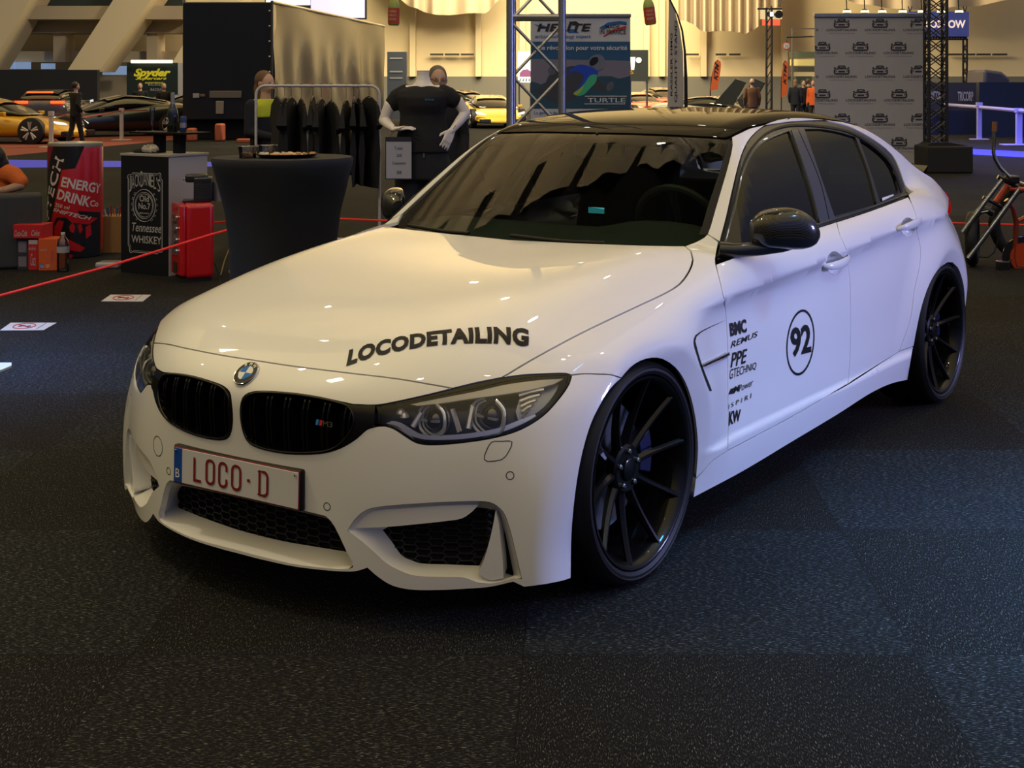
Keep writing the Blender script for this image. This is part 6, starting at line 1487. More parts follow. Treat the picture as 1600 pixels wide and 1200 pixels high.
# ================= FARTHER BACK =================
def person(label,u,D,top,foot=None,rz=0,shirt=(.02,.02,.03),pants=(.015,.015,.02),hair=(.05,.03,.02),skin=(.58,.36,.25),arms='down',stride=0,long_hair=False,bald=False,vest=None,glasses=False,legs=True,group=None):
    zt=hz(top,D); s=zt/1.75
    t=thing('person',label,'person',at(u,D,0),-YAW+rz,group); t.scale=(s,s,s)
    SK=mat('skin_%d'%int(skin[0]*100),skin,.5); SH=noise_bump(mat('cloth_%.2f_%.2f_%.2f'%shirt,shirt,.85),15,.2,.01); PT=mat('cloth_%.2f_%.2f_%.2f'%pants,pants,.85)
    st=stride
    fL=[(-.09,0,.90),(-.10,-st*.45,.50),(-.10,-st*.9+.0,.08)]; fR=[(.09,0,.90),(.10,st*.25,.50),(.10,st*1.0,.12)]
    if arms=='down': aL=[(-.19,0,1.42),(-.24,.03,1.15),(-.23,-.06,.90)];aR=[(.19,0,1.42),(.24,.03,1.15),(.23,-.06,.90)]
    elif arms=='front': aL=[(-.19,0,1.42),(-.25,-.03,1.15),(-.12,-.24,1.10)];aR=[(.19,0,1.42),(.25,-.03,1.15),(.12,-.24,1.12)]
    else: aL=[(-.19,0,1.42),(-.24,.12,1.16),(-.22,-.05,.95)];aR=[(.19,0,1.42),(.24,-.12,1.18),(.22,-.22,.98)]
    mb=MB(); V,F=torso_loft([(.86,.15,.10,0),(1.0,.14,.10,0),(1.15,.13,.095,0),(1.32,.16,.105,0),(1.42,.16,.09,0),(1.47,.10,.07,0)],16); mb.add(V,F)
    limb(mb,[(0,0,1.45),(0,-.01,1.54)],[.058,.055],10); ball(mb,(0,-.015,1.645),(.076,.095,.112)); ball(mb,(0,-.075,1.60),(.045,.04,.04)); ball(mb,(0,-.112,1.632),(.012,.017,.018))
    for sx_ in(-1,1): ball(mb,(sx_*.078,0,1.64),(.011,.02,.03))
    for a in(aL,aR): limb(mb,a,[.052,.040,.028],10); d=(Vector(a[2])-Vector(a[1])).normalized(); hand(mb,a[2],d,(1 if a is aL else -1,-.6,0),(-.9 if a is aL else .9,0,0),sc=.95,curl=.3)
    if legs:
        for l in(fL,fR): limb(mb,l,[.085,.058,.042],10)
    fuse(mb,'body',SK,t,.010,3)
    mb=MB(); V,F=torso_loft([(.82,.175,.12,0),(1.0,.17,.12,0),(1.15,.165,.118,0),(1.32,.185,.122,0),(1.42,.185,.105,0),(1.475,.12,.085,0)],16); mb.add(V,F)
    for a in(aL,aR): limb(mb,[a[0],a[1],tuple(Vector(a[1]).lerp(Vector(a[2]),.9))],[.068,.056,.046],10)
    fuse(mb,'jacket',SH,t,.014,4)
    if legs:
        mb=MB(); mb.add(*torso_loft([(.80,.165,.115,0),(.93,.165,.115,0)],16))
        for l in(fL,fR): limb(mb,l,[.100,.074,.062],10)
        fuse(mb,'trousers',PT,t,.014,4)
        for l in(fL,fR):
            b=MB(); ball(b,(l[2][0],l[2][1]-.06,l[2][2]-.035),(.045,.13,.045)); b.build('shoe',K1,t,smooth=True)
    if not bald:
        mb=MB(); ball(mb,(0,.022,1.680),(.088,.100,.104)); 
        if long_hair: ball(mb,(0,.06,1.58),(.085,.06,.12)); ball(mb,(.05,.03,1.50),(.05,.05,.08))
        fuse(mb,'hair',mat('hair_%.2f'%hair[0],hair,.6),t,.012,3)
    else:
        mb=MB(); ball(mb,(0,.03,1.63),(.083,.085,.07)); fuse(mb,'hair',mat('hair_%.2f'%hair[0],hair,.6),t,.012,3)
    for sx_ in(-1,1): b=MB(); ball(b,(sx_*.032,-.100,1.652),(.008,.005,.005),8); b.build('eye',K1,t,smooth=True)
    MB().box((-.024,-.112,1.585),(.024,-.104,1.592)).build('mouth',mat('lip',(.3,.1,.08),.5),t)
    if glasses:
        b=MB()
        for sx_ in(-1,1): b.tube([(sx_*.034+.024*math.cos(a),-.116,1.650+.014*math.sin(a)) for a in np.linspace(0,2*PI,14,endpoint=False)],.0022,5,closed=True); b.tube([(sx_*.058,-.114,1.655),(sx_*.082,.0,1.655)],.0025,5)
        b.build('glasses',K1,t,smooth=True)
    if vest:
        mb=MB(); mb.add(*torso_loft([(1.30,.195,.130,0),(1.42,.195,.115,0),(1.485,.125,.095,0)],16)); fuse(mb,'collar_yoke',mat('hi_vis',vest,.6),t,.014,2)
    return t
person('woman with light brown hair and a yellow-shouldered dark jacket behind the clothes rail',414,13.0,114.5,shirt=(.008,.010,.02),vest=(.55,.62,.02),hair=(.16,.08,.04),long_hair=True,rz=1.0,arms='front')
person('grey-haired person in glasses and dark clothes standing behind the mannequin',684,11.6,107,shirt=(.010,.010,.011),pants=(.01,.01,.012),hair=(.15,.135,.11),glasses=True,rz=.25)
person('person in dark clothes walking away past the white rope posts',118,33.8,129,shirt=(.006,.007,.012),pants=(.006,.007,.012),hair=(.04,.02,.02),rz=PI*.80,stride=.18,arms='swing')
person('bald person in a brown jumper standing beside the silver car with raised doors',1175,43,123,shirt=(.16,.08,.035),pants=(.02,.02,.04),hair=(.3,.2,.15),bald=True,rz=PI)
person('visitor with fair hair and dark coat, leftmost of the group by the backdrop',1243,50,125,shirt=(.010,.011,.018),hair=(.22,.14,.08),long_hair=True,rz=2.8)
person('visitor in dark clothes in the middle of the group by the backdrop',1255,51,126,shirt=(.010,.010,.012),hair=(.06,.04,.03),rz=.4)
person('visitor in black, third of the group by the backdrop',1263,52.5,124,shirt=(.008,.008,.01),hair=(.12,.07,.05),rz=2.2)
person('visitor in an orange jacket at the left edge of the logo backdrop',1271,49.5,126,shirt=(.70,.12,.02),pants=(.02,.02,.02),hair=(.2,.1,.06),rz=-.6)
person('visitor seen small in front of the dark green banner with yellow lettering',219,44,130,shirt=(.012,.012,.014),hair=(.05,.03,.03),rz=.2)
person('visitor with fair hair in front of the right of the yellow-lettered banner',256,44,131,shirt=(.02,.015,.012),hair=(.35,.25,.15),rz=.5)
# ---- cars on show ----
TYR=mat('show_tyre',(.012,.012,.013),.6); RIMM=mat('show_rim',(.60,.58,.55),.4,metal=.5)
def show_car(label,u,D,heading,col,L=4.4,Wd=1.9,H=1.2,kind='coupe',doors=False,lamps=(1,.95,.85),tail=None,name='show_car',rimcol=None,rough=.2,lift=0):
    """front end points along local -y"""
    t=thing(name,label,'car',at(u,D,0),-YAW+heading)
    PA=mat('paint_%.2f_%.2f_%.2f'%col,col,rough,coat=1)
    if kind=='coupe': prof=[(-.5,.28,.62),(-.46,.42,.80),(-.36,.56,.92),(-.22,.66,.97),(-.05,.72,.96),(.15,.76,.97),(.34,.80,1.0),(.46,.78,.97),(.5,.62,.90)]
    elif kind=='wedge': prof=[(-.5,.24,.60),(-.46,.36,.84),(-.34,.52,.95),(-.2,.62,.97),(-.02,.68,.96),(.15,.76,.99),(.32,.82,1.0),(.46,.80,.98),(.5,.66,.92)]
    else: prof=[(-.5,.55,.80),(-.46,.66,.92),(-.36,.72,.97),(-.2,.74,.98),(0,.74,.98),(.2,.75,.98),(.38,.75,.98),(.47,.73,.95),(.5,.62,.90)]
    hb=H*1.0; V=[];n=12
    for y,zt_,w_ in prof:
        zt_=zt_*hb; w_=w_*Wd/2; z0=.16 if kind!='suv' else .25
        pts=[(0,z0),(w_*.80,z0),(w_*.97,z0+.10),(w_,zt_*.55),(w_*.985,zt_*.72),(w_*.90,zt_*.93),(w_*.55,zt_*1.0),(0,zt_*1.03)]
        ring=pts+[(-a,b) for a,b in pts[-2:0:-1]]
        V+= [(a,y*L,b) for a,b in ring]
    n=14; m_=len(prof)
    F=[(i*n+k,i*n+(k+1)%n,i*n+n+(k+1)%n,i*n+n+k) for i in range(m_-1) for k in range(n)]+[tuple(range(n)),tuple((m_-1)*n+k for k in range(n))]
    MB().add(V,F).build('body',PA,t,smooth=True,autos=60,subsurf=2)
    if kind=='suv': gh=[(-.22,.72,.74),(-.10,.95,.66),(.05,1.0,.64),(.30,.98,.62),(.44,.90,.60),(.48,.74,.66)]
    elif kind=='wedge': gh=[(-.24,.60,.62),(-.08,.90,.58),(.04,1.0,.50),(.16,.98,.46),(.34,.86,.40),(.42,.80,.4)]
    else: gh=[(-.20,.62,.66),(-.06,.92,.58),(.06,1.0,.52),(.18,.97,.50),(.34,.82,.46),(.40,.74,.5)]
    V=[]
    for y,zt_,w_ in gh:
        zb=.62*hb if kind!='suv' else .70*hb; w0=Wd/2*.86; wt=w_*Wd/2; zz=zt_*hb
        ring=[(w0,zb),(wt+(w0-wt)*.45,zb+(zz-zb)*.6),(wt,zz-.03),(wt*.6,zz),(-wt*.6,zz),(-wt,zz-.03),(-(wt+(w0-wt)*.45),zb+(zz-zb)*.6),(-w0,zb)]
        V+=[(a,y*L,b) for a,b in ring]
    n=8;m_=len(gh)
    F=[(i*n+k,i*n+(k+1)%n,i*n+n+(k+1)%n,i*n+n+k) for i in range(m_-1) for k in range(n)]+[tuple(range(n)),tuple((m_-1)*n+k for k in range(n))]
    MB().add(V,F,0).build('windows',mat('show_glass',(.008,.009,.011),.06,coat=1),t,smooth=True,autos=60,subsurf=1)
    V=[];rf=[g for g in gh if g[1]>.84]
    for y,zt_,w_ in rf:
        wt=w_*Wd/2; V+=[(a,y*L,zt_*hb+b) for a,b in((wt*1.01,-.02),(wt*.6,.012),(-wt*.6,.012),(-wt*1.01,-.02))]
    MB().add(V,[(i*4+k,i*4+k+1,i*4+k+5,i*4+k+4) for i in range(len(rf)-1) for k in range(3)]).build('roof',PA,t,smooth=True)
    r=.34 if kind!='suv' else .38
    for sx_ in(-1,1):
        for fy in(-.31,.30):
            c=(sx_*(Wd/2-.10),fy*L,r)
            wv=MB().lathe([(.0001,-.12),(r*.7,-.12),(r,-.09),(r,.09),(r*.72,.115)],28,axis='x',c=c,cap=False).build('wheel',TYR,t,smooth=True)
            rb=MB().lathe([(r*.72,.115*sx_),(r*.66,.10*sx_),(r*.62,.02*sx_),(.0001,.02*sx_)],28,axis='x',c=c,cap=False).build('rim_barrel',TYR,wv,smooth=True)
            sp_=MB()
            for k in range(5):
                a=2*PI*k/5+.3; 
                for da in(-.16,.16): sp_.tube([(c[0]+.10*sx_,c[1]+.04*math.cos(a),c[2]+.04*math.sin(a)),(c[0]+.112*sx_,c[1]+r*.69*math.cos(a+da),c[2]+r*.69*math.sin(a+da))],.030,6)
            sp_.tube([(c[0]+.108*sx_,c[1]+r*.70*math.cos(a),c[2]+r*.70*math.sin(a)) for a in np.linspace(0,2*PI,28,endpoint=False)],.012,6,closed=True)
            sp_.build('rim',RIMM,wv,smooth=True)
        # lamps
        LM=mat('show_lamp_%.1f'%lamps[0],(.7,.7,.7),.2,emit=lamps,estr=.7)
        zl=.44*hb if kind!='suv' else .64*hb
        MB().add([(sx_*Wd*.28,-.488*L,zl-.03),(sx_*Wd*.44,-.455*L,zl+.0),(sx_*Wd*.45,-.42*L,zl+.09),(sx_*Wd*.30,-.475*L,zl+.03)],[(0,1,2,3)]).build('headlamp',LM,t)
        zt2=.66*hb
        MB().box((min(sx_*Wd*.20,sx_*Wd*.44),.492*L,zt2-.05),(max(sx_*Wd*.20,sx_*Wd*.44),.512*L,zt2+.05)).build('tail_lamp',mat('show_tail_on' if tail else 'show_tail_off',(.5,.02,.01),.3,emit=(1,.06,.01) if tail else None,estr=tail or 0),t,bevel=.015)
        MB().box((sx_*Wd*.5-.07,-.16*L,.62*hb),(sx_*Wd*.5+.07,-.13*L,.62*hb+.1)).build('door_mirror',PA,t,bevel=.02)
        # air intakes
        MB().box((min(sx_*Wd*.20,sx_*Wd*.40),-.505*L,.20),(max(sx_*Wd*.20,sx_*Wd*.40),-.47*L,.33)).build('air_intake',TYR,t,bevel=.02)
        if doors:
            b=MB().add([(sx_*.80,-.16*L,.85),(sx_*.83,-.02*L,.90),(sx_*.80,-.16*L-.1,1.72),(sx_*.79,-.20*L-.25,1.60)],[(0,1,2,3)]); o=b.build('raised_door',mat('door_dark',(.03,.035,.035),.15,coat=1),t); sdf=o.modifiers.new('thick','SOLIDIFY'); sdf.thickness=.07
    if tail: MB().box((-.45,.47*L,.90*hb),(.45,.485*L,.945*hb)).build('brake_lamp',mat('show_tail_on',(1,0,0)),t)
    return t
show_car('yellow supercar nose at the far left, behind a white rope post',-2,36,1.45,(.72,.36,.01),L=4.5,Wd=1.95,H=1.17,kind='wedge')
show_car('dark grey off-road coupe seen from behind with its red tail lamps lit',88,52,3.25,(.06,.055,.06),L=4.6,Wd=2.0,H=1.36,kind='suv',tail=3.0)
show_car('long black supercar under the yellow-lettered banner, right of the walking person',178,41,-.95,(.010,.016,.02),L=4.5,Wd=2.0,H=1.2,kind='wedge')
show_car('blue supercar partly behind the champagne bottle',262,47,-.5,(.02,.12,.40),L=4.4,Wd=1.95,H=1.18,kind='wedge')
show_car('gold-yellow supercar facing forward between the mannequin and the truss',766,50,.25,(.75,.50,.06),L=4.4,Wd=1.95,H=1.15,kind='wedge')
show_car('small red sports car facing forward, right of the blue banner',1000,60,.35,(.62,.02,.02),L=4.3,Wd=1.85,H=1.2,kind='coupe')
show_car('dark red car behind the small red sports car',1034,66,.5,(.22,.02,.03),L=4.4,Wd=1.85,H=1.4,kind='coupe')
show_car('silver and purple supercar with its scissor doors raised, above the carbon roof',1128,46,1.05,(.40,.40,.38),L=4.8,Wd=2.0,H=1.14,kind='wedge',doors=True)
show_car('black car behind the mannequin\'s elbow, left of the gold car',733,58,.9,(.012,.014,.014),L=4.4,Wd=1.85,H=1.3,kind='coupe')
# ---- truck-sized black box with a grey curtain side ----
t=hthing('trailer','huge black box trailer with a wrinkled grey curtain side, behind the clothes rail','trailer',425,38)
D0=38.0;z1=hz(3,D0); xl=(285-425)*D0/FPX
MB().box((xl,0,.55),(0,10,z1)).build('front_wall',mat('trailer_black',(.008,.011,.014),.35,coat=.3),t,bevel=.03)
D1=(z1-CAMP[2])*FPX/(V0-41); x1=(600-U0)/FPX*D1-(425-U0)/FPX*D0
CUR=mat('curtain_grey',(.035,.034,.032),.42,coat=.15)
V=[];n=70
for i in range(n):
    f=i/(n-1)
    for j in range(12):
        g=j/11; w_=.05*math.sin(f*46+math.sin(g*3)*1.5)*math.sin(PI*min(1,g*1.3))+.03*math.sin(f*17+g*5)
        V.append((x1*f+w_,.05+(D1-D0)*f-w_*.3,.55+(z1-.55)*g))
MB().add(V,[(i*12+j,(i+1)*12+j,(i+1)*12+j+1,i*12+j+1) for i in range(n-1) for j in range(11)]).build('curtain_side',CUR,t,smooth=True)
MB().tube([(0,0,z1),(x1,D1-D0,z1)],.05,8).build('top_rail',ALU,t,smooth=True); MB().tube([(0,-.02,.5),(0,-.02,z1)],.04,8).build('corner_post',mat('trailer_post',(.05,.05,.05),.4),t,smooth=True)
for k in range(5): MB().lathe([(.04,-.06),(.03,-.09),(.0001,-.1)],10,axis='y',c=(-.05,0,3.55-k*.42)).build('lashing_ring',CHROME,t,smooth=True)
MB().box((xl,.3,.02),(0,9.5,.55)).build('undercarriage',DARK,t)
qx_=lambda u:(u-425)*D0/FPX
for a,b,c,d,m_ in((302,312,146,153,KW),(313,321,147,151,mat('plate_brown',(.2,.12,.07),.6)),(328,378,142,153,mat('metal_panel',(.25,.23,.18),.4,metal=.5)),(338,350,158,178,mat('metal_panel2',(.45,.40,.30),.35,metal=.5))):
    MB().box((qx_(a),-.06,hz(d,D0)),(qx_(b),0,hz(c,D0))).build('fitting',m_,t,bevel=.01)
for u_ in(300,344): 
    o=hthing('orange_block','orange barrier block standing under the black trailer front, at its %s'%('left' if u_==300 else 'middle'),'barrier',u_,37)
    s_=37/FPX; MB().box((-6*s_,-.2,0),(6*s_,.2,hz(193 if u_==344 else 200,37))).build('block',mat('barrier_orange',(.50,.12,.05),.6),o,bevel=.05)
o=hthing('orange_board','long orange board lying on the floor beside the clothes rail','board',386,36); MB().box((-.28,0,.0),(.28,.3,.10)).build('board',mat('barrier_orange',(1,1,1)),o,bevel=.02)
o=hthing('light_screen','bright lavender light screen above the black trailer','screen',490,70)
s_=70/FPX; MB().box((-76*s_,0,hz(30,70)),(82*s_,.3,hz(-60,70))).build('screen_frame',DARK,o)
MB().box((-4*s_,-.05,hz(28,70)),(80*s_,0,hz(-60,70))).build('screen_face',mat('screen_lavender',(.3,.3,.6),.5,emit=(.36,.36,.92),estr=1.0),o)
MB().box((-74*s_,-.05,hz(8,70)),(-5*s_,0,hz(-60,70))).build('screen_face',mat('screen_white',(.8,.8,.8),.5,emit=(.95,.95,1),estr=1.1),o)
# ---- yellow-lettered banner ----
D=52;o=hthing('stand_banner','dark banner with slanted yellow lettering and a light tube on top','banner',239,D); s_=D/FPX
MB().box((-41*s_,0,0),(39*s_,.2,hz(98,D))).build('panel',mat('banner_green_black',(.008,.02,.022),.5),o)
YL=mat('letter_yellow',(.55,.50,.02),.5,emit=(.6,.5,.02),estr=.25)
ptext('Spyder',o,-30*s_,hz(123,D),28*s_,hz(107,D),YL,-.02,shear=.35,bold=.05); ptext('Supercars',o,-27*s_,hz(126,D),22*s_,hz(120,D),YL,-.03,shear=.4,bold=.02); ptext('experience',o,-12*s_,hz(126,D)-.14,16*s_,hz(126,D)-.03,YL,-.02,shear=.3)
for a,b in((-8,8),(-4,10)): ptext('RACING',o,a*s_,hz(134 if a<-5 else 142,D),(b+6)*s_,hz(131 if a<-5 else 138,D),KW,-.02,shear=.3)
MB().tube([(-30*s_,-.3,hz(96.5,D)),(34*s_,-.3,hz(96.5,D))],.06,8).build('light_tube',mat('tube_light',(.9,.85,.6),.5,emit=(1,.92,.6),estr=1.3),o,smooth=True)
MB().box((39*s_,0,.1),(46*s_,.15,hz(98,D))).build('side_print',KW,o)
# ---- white rope posts ----
def post(label,u,D,top,colm,w=.09,grp=None,base=.24):
    o=hthing('barrier_post',label,'post',u,D,grp); z=hz(top,D)
    MB().box((-w/2,-w/2,0),(w/2,w/2,z)).build('upright',colm,o,bevel=.01); MB().box((-base,-base*.6,0),(base,base*.6,.03)).build('foot',colm,o,bevel=.008); MB().box((-w*.65,-w*.65,z-.12),(w*.65,w*.65,z)).build('head',colm,o,bevel=.01); return o
PWm=mat('post_cream',(.55,.50,.42),.5); PBm=mat('post_lilac',(.42,.40,.75),.45)
post('cream rope post in front of the yellow supercar nose',80,33.2,174,PWm)
post('cream rope post right of the walking person',190,37.5,169,PWm)
post('cream rope post at the far left behind the yellow supercar',22,46,167,PWm)
tag(MB().tube([at(80,33.2,hz(177,33.2)),at(130,35,hz(184,35)),at(190,37.5,hz(173,37.5)),at(230,40,hz(172,40))],.02,6).build('post_rope',mat('cord_dark_red',(.35,.05,.04),.6),smooth=True),'dark red cord strung between the cream rope posts','cord')
post('lilac-lit barrier post, left one right of the black truss',1530,38,160,PBm,.12)
post('lilac-lit barrier post at the right edge of the picture',1592,34.5,169,PBm,.14,base=.42)
tag(MB().tube([at(1440,45,hz(161,45)),at(1530,38,hz(167.5,38)),at(1592,34.5,hz(173,34.5)),at(1650,31,hz(178,31))],.05,8).build('guard_rail',PBm,smooth=True),'lilac-lit barrier rail running behind the black truss foot','rail')
# navy hoarding and grey fence banner
o=hthing('hoarding','dark navy hoarding behind the lilac barrier rail','hoarding',1580,40); s_=40/FPX
MB().box((-50*s_,0,0),(90*s_,.3,hz(128.5,40))).build('panel',mat('hoarding_navy',(.008,.018,.035),.5),o)
o=hthing('fence_banner','grey fence banner with white lettering, left of the navy hoarding','banner',1490,42); s_=42/FPX
MB().box((-50*s_,0,0),(46*s_,.12,hz(129,42))).build('sheet',mat('fence_sheet',(.045,.048,.065),.6),o)
ptext('TRICORP',o,6*s_,hz(158,42),30*s_,hz(143,42),K2,-.03,bold=.02); ptext('WORKWEAR',o,6*s_,hz(169,42),30*s_,hz(164.5,42),K2,-.03); ptext('TRICORP',o,-39*s_,hz(156,42),-18*s_,hz(142,42),K2,-.03,bold=.02)
MB().box((-50*s_,-.05,0),(46*s_,-.01,hz(173,42))).build('skirt',mat('fence_navy',(.01,.02,.07),.6),o)
o=hthing('inflatable_arch','dark blue inflatable shape rising behind the navy hoarding','inflatable',1556,45); s_=45/FPX
MB().prism([(-20*s_,1.0),(25*s_,1.0),(22*s_,hz(122,45)),(10*s_,hz(112,45)),(-18*s_,hz(108,45))],0,2,'xz').build('hull',mat('inflatable_blue',(.05,.055,.12),.4),o,bevel=.1,seg=3)
# ---- sign of the show ----
D=52;o=hthing('show_sign','blue illuminated show sign with pale lettering on a truss, above the fence','sign',1478,D); s_=D/FPX
MB().box((-60*s_,0,hz(57,D)),(36*s_,.5,hz(18,D))).build('panel',mat('sign_blue',(.03,.04,.14),.5,emit=(.05,.06,.22),estr=.5),o)
ptext('AUTOSHOW',o,-75*s_+20*s_,hz(44,D),30*s_,hz(31.5,D),mat('sign_letter',(.7,.55,.5),.5,emit=(.95,.72,.62),estr=.7),-.05,bold=.03)
for x in(-55,31): 
    a=MB()
    for dx in(-3,3): a.tube([((x+dx)*s_,.1,0),((x+dx)*s_,.1,hz(60,D))],.04,6)
    for k in range(10): z=k*.45; a.tube([((x-3)*s_,.1,z),((x+3)*s_,.1,z+.45)],.02,5).tube([((x+3)*s_,.1,z),((x-3)*s_,.1,z+.45)],.02,5)
    a.build('truss_leg',BTRUSS,o)
a=MB(); a.tube([(-58*s_,.1,hz(61,D)),(34*s_,.1,hz(61,D))],.04,6).tube([(-58*s_,.1,hz(57.5,D)),(34*s_,.1,hz(57.5,D))],.04,6)
for k in range(22): x=-58+k*4.2; a.tube([(x*s_,.1,hz(61,D)),((x+4.2)*s_,.1,hz(57.5,D))],.02,5)
a.build('truss_beam',BTRUSS,o)
for u_ in(1323,1351,1378,1410,1440,1470,1498):
    if u_ in(1323,1351,1378,1410): 
        l=hthing('spotlight','small lit spotlight above the logo backdrop, one of a row','spotlight',u_,51,'spotlights above the logo backdrop')
    else: l=hthing('spotlight','small lit spotlight on top of the blue show sign','spotlight',u_,51,'spotlights on the show sign')
    zz=hz(18,51); MB().lathe([(.0001,.10),(.10,.08),(.13,-.05),(.0001,-.05)],12,c=(0,0,zz)).build('lamp_house',DARK,l,smooth=True)
    MB().lathe([(.0001,-.06),(.16,-.06),(.14,.02)],12,c=(0,-.05,zz+.02)).build('lamp_glow',mat('spot_glow',(1,.9,.6),.5,emit=(1,.86,.5),estr=1.6),l,smooth=True)
    MB().tube([(0,0,zz+.05),(0,.3,zz+2.0)],.02,5).build('lamp_hanger',DARK,l)
# ---- logo backdrop ----
D=24.6;t=hthing('logo_backdrop','grey roll-up backdrop printed with rows of small car logos','banner',1358,D); s_=D/FPX; q=lambda u:(u-1358)*s_; qz=lambda v:hz(v,D)
BG=mat('backdrop_grey',(.34,.34,.40),.6)
MB().box((q(1273),0,.08),(q(1443),.02,qz(24))).build('backdrop_sheet',BG,t)
MB().box((q(1272),-.03,qz(27)),(q(1444),.05,qz(20.5))).build('top_rail',ALU,t,bevel=.008); MB().box((q(1270),-.15,0),(q(1446),.2,.09)).build('base',ALU,t,bevel=.02)
INK=mat('logo_ink',(.022,.022,.035),.6); INK2=mat('logo_ink_pale',(.22,.22,.27),.6)
def carlogo(u,v,clip=(1273,1443)):
    w_=11.5
    segs=[[(-.55,.25),(-.42,.62),(.42,.62),(.55,.25)],[(-.38,.5),(-.30,.30),(-.12,.36),(0,.28),(.12,.36),(.30,.30),(.38,.5)],[(-1.0,.22),(-.62,.12),(-.30,.18),(0,.14),(.30,.18),(.62,.12),(1.0,.22)],[(-.95,.05),(-.98,-.55),(-.85,-.68),(.85,-.68),(.98,-.55),(.95,.05)],[(-.45,-.30),(.45,-.30)],[(-.78,-.1),(-.70,-.3)],[(.78,-.1),(.70,-.3)],[(-1.02,.38),(-.82,.30)],[(1.02,.38),(.82,.30)]]
    a=MB()
    for i,sg in enumerate(segs):
        P=[]
        for x,z in sg:
            uu=u+x*w_
            if clip[0]+1<uu<clip[1]-1: P.append((q(uu),-.004,qz(v-z*w_*.82)))
        if len(P)>1:
            for p_,p2 in zip(P,P[1:]):
                d=np.array(p2)-np.array(p_); l=np.hypot(d[0],d[2])
                if l<1e-6: continue
                r_=(.013 if i not in(3,4) else .020); nx,nz=-d[2]/l*r_*.7,d[0]/l*r_*.7
                a.add([(p_[0]+nx,-.004,p_[2]+nz),(p2[0]+nx,-.004,p2[2]+nz),(p2[0]-nx,-.004,p2[2]-nz),(p_[0]-nx,-.004,p_[2]-nz)],[(0,1,2,3)])
    if a.V: a.build('printed_logo',INK,t)
def clipped_text(txt,x0,x1,z0,z1,m_,**k):
    V,F=text_box(txt,x0,z0,x1,z1,**k); a,b=q(1274),q(1442.5)
    if x0>=a and x1<=b: return mesh('lettering',[(v[0],-.004,v[1]) for v in V],F,m_,t)
    bm=bmesh.new(); vv=[bm.verts.new((v[0],-.004,v[1])) for v in V]
    for f in F:
        try: bm.faces.new([vv[i] for i in f])
        except ValueError: pass
    for co,no in(((a,0,0),(-1,0,0)),((b,0,0),(1,0,0))): bmesh.ops.bisect_plane(bm,geom=bm.verts[:]+bm.edges[:]+bm.faces[:],plane_co=co,plane_no=no,clear_outer=True)
    if len(bm.faces): 
        me=bpy.data.meshes.new('lettering'); bm.to_mesh(me); link('lettering',me,m_,t,False)
    bm.free()
rows=[(37,[1315,1375,1435]),(73,[1285,1344.5,1404]),(110,[1315,1375,1435]),(147,[1285,1345,1405]),(185,[1316,1375,1436]),(222,[1285,1345,1405]),(260,[1316,1376,1436])]
for v,us in rows:
    for u_ in us:
        carlogo(u_,v-1); clipped_text('LOCODETAILING',q(u_-23.5),q(u_+23.5),qz(v+11.5),qz(v+7.8),INK,bold=.015); clipped_text('CAR POLISHING',q(u_-20),q(u_+20),qz(v+16),qz(v+13.8),INK2)
    if us[0]==1315 or us[0]==1316: clipped_text('LOCODETAILING',q(1255-23.5),q(1255+23.5),qz(v+11.5),qz(v+7.8),INK,bold=.015)
# ---- black truss with covered foot ----
D=23.6;t=hthing('black_truss','black lattice truss tower standing on a black covered foot beside the logo backdrop','truss',1469,D); s_=D/FPX
hw=14*s_
for a_ in(-1,1):
    for b_ in(-1,1): MB().tube([(a_*hw,b_*hw+.3,.4),(a_*hw,b_*hw+.3,4.2)],.027,10).build('upright',BTRUSS,t,smooth=True)
for f in range(4):
    a=MB()
    for k in range(16):
        z=.42+k*.235
        def P(s,zz): q_=[(s*hw,-hw+.3),(hw,s*hw+.3),(s*hw,hw+.3),(-hw,s*hw+.3)][f]; return (q_[0],q_[1],zz)
        a.tube([P(-1,z),P(1,z+.235)],.011,6).tube([P(1,z),P(-1,z+.235)],.011,6)
    a.build('brace',BTRUSS,t,smooth=True)
b=MB().box(((1443.5-1469)*s_,-.15,0),((1517-1469)*s_,.70,hz(228,D))); b.build('covered_foot',BLKCLOTH,t,bevel=.03,seg=3)
MB().prism([((1447-1469)*s_,hz(228,D)),((1513-1469)*s_,hz(228,D)),((1485-1469)*s_,hz(223,D)),((1455-1469)*s_,hz(223,D))],.0,.6).build('cloth_peak',BLKCLOTH,t)
# ---- slim black light tower far back ----
D=55;t=hthing('light_tower','slim black truss tower with a lit lamp on top, far back between the orange flags','light tower',1201.5,D); s_=D/FPX
a=MB()
for x in(-4,4):
    for y in(-.1,.1): a.tube([(x*s_,y,0),(x*s_,y,hz(12,D))],.035,6)
for k in range(13): z=k*.36; a.tube([(-4*s_,-.1,z),(4*s_,-.1,z+.36)],.022,5)
a.build('lattice',BTRUSS,t)
MB().box((-18*s_,-.1,hz(15,D)),(20*s_,.1,hz(12.5,D))).build('crossbar',BTRUSS,t); 
for x,r_ in((2,.13),(14,.16)): MB().lathe([(.0001,-.2),(r_,-.2),(r_*.8,.2),(.0001,.2)],14,axis='y',c=(x*s_,-.1,hz(23,D))).build('lamp_house',BTRUSS,t,smooth=True)
MB().box((0*s_,-.35,hz(26,D)),(5*s_,-.31,hz(19.5,D))).build('lamp_glow',mat('tower_glow',(1,1,.9),.5,emit=(1,.98,.9),estr=2.0),t)
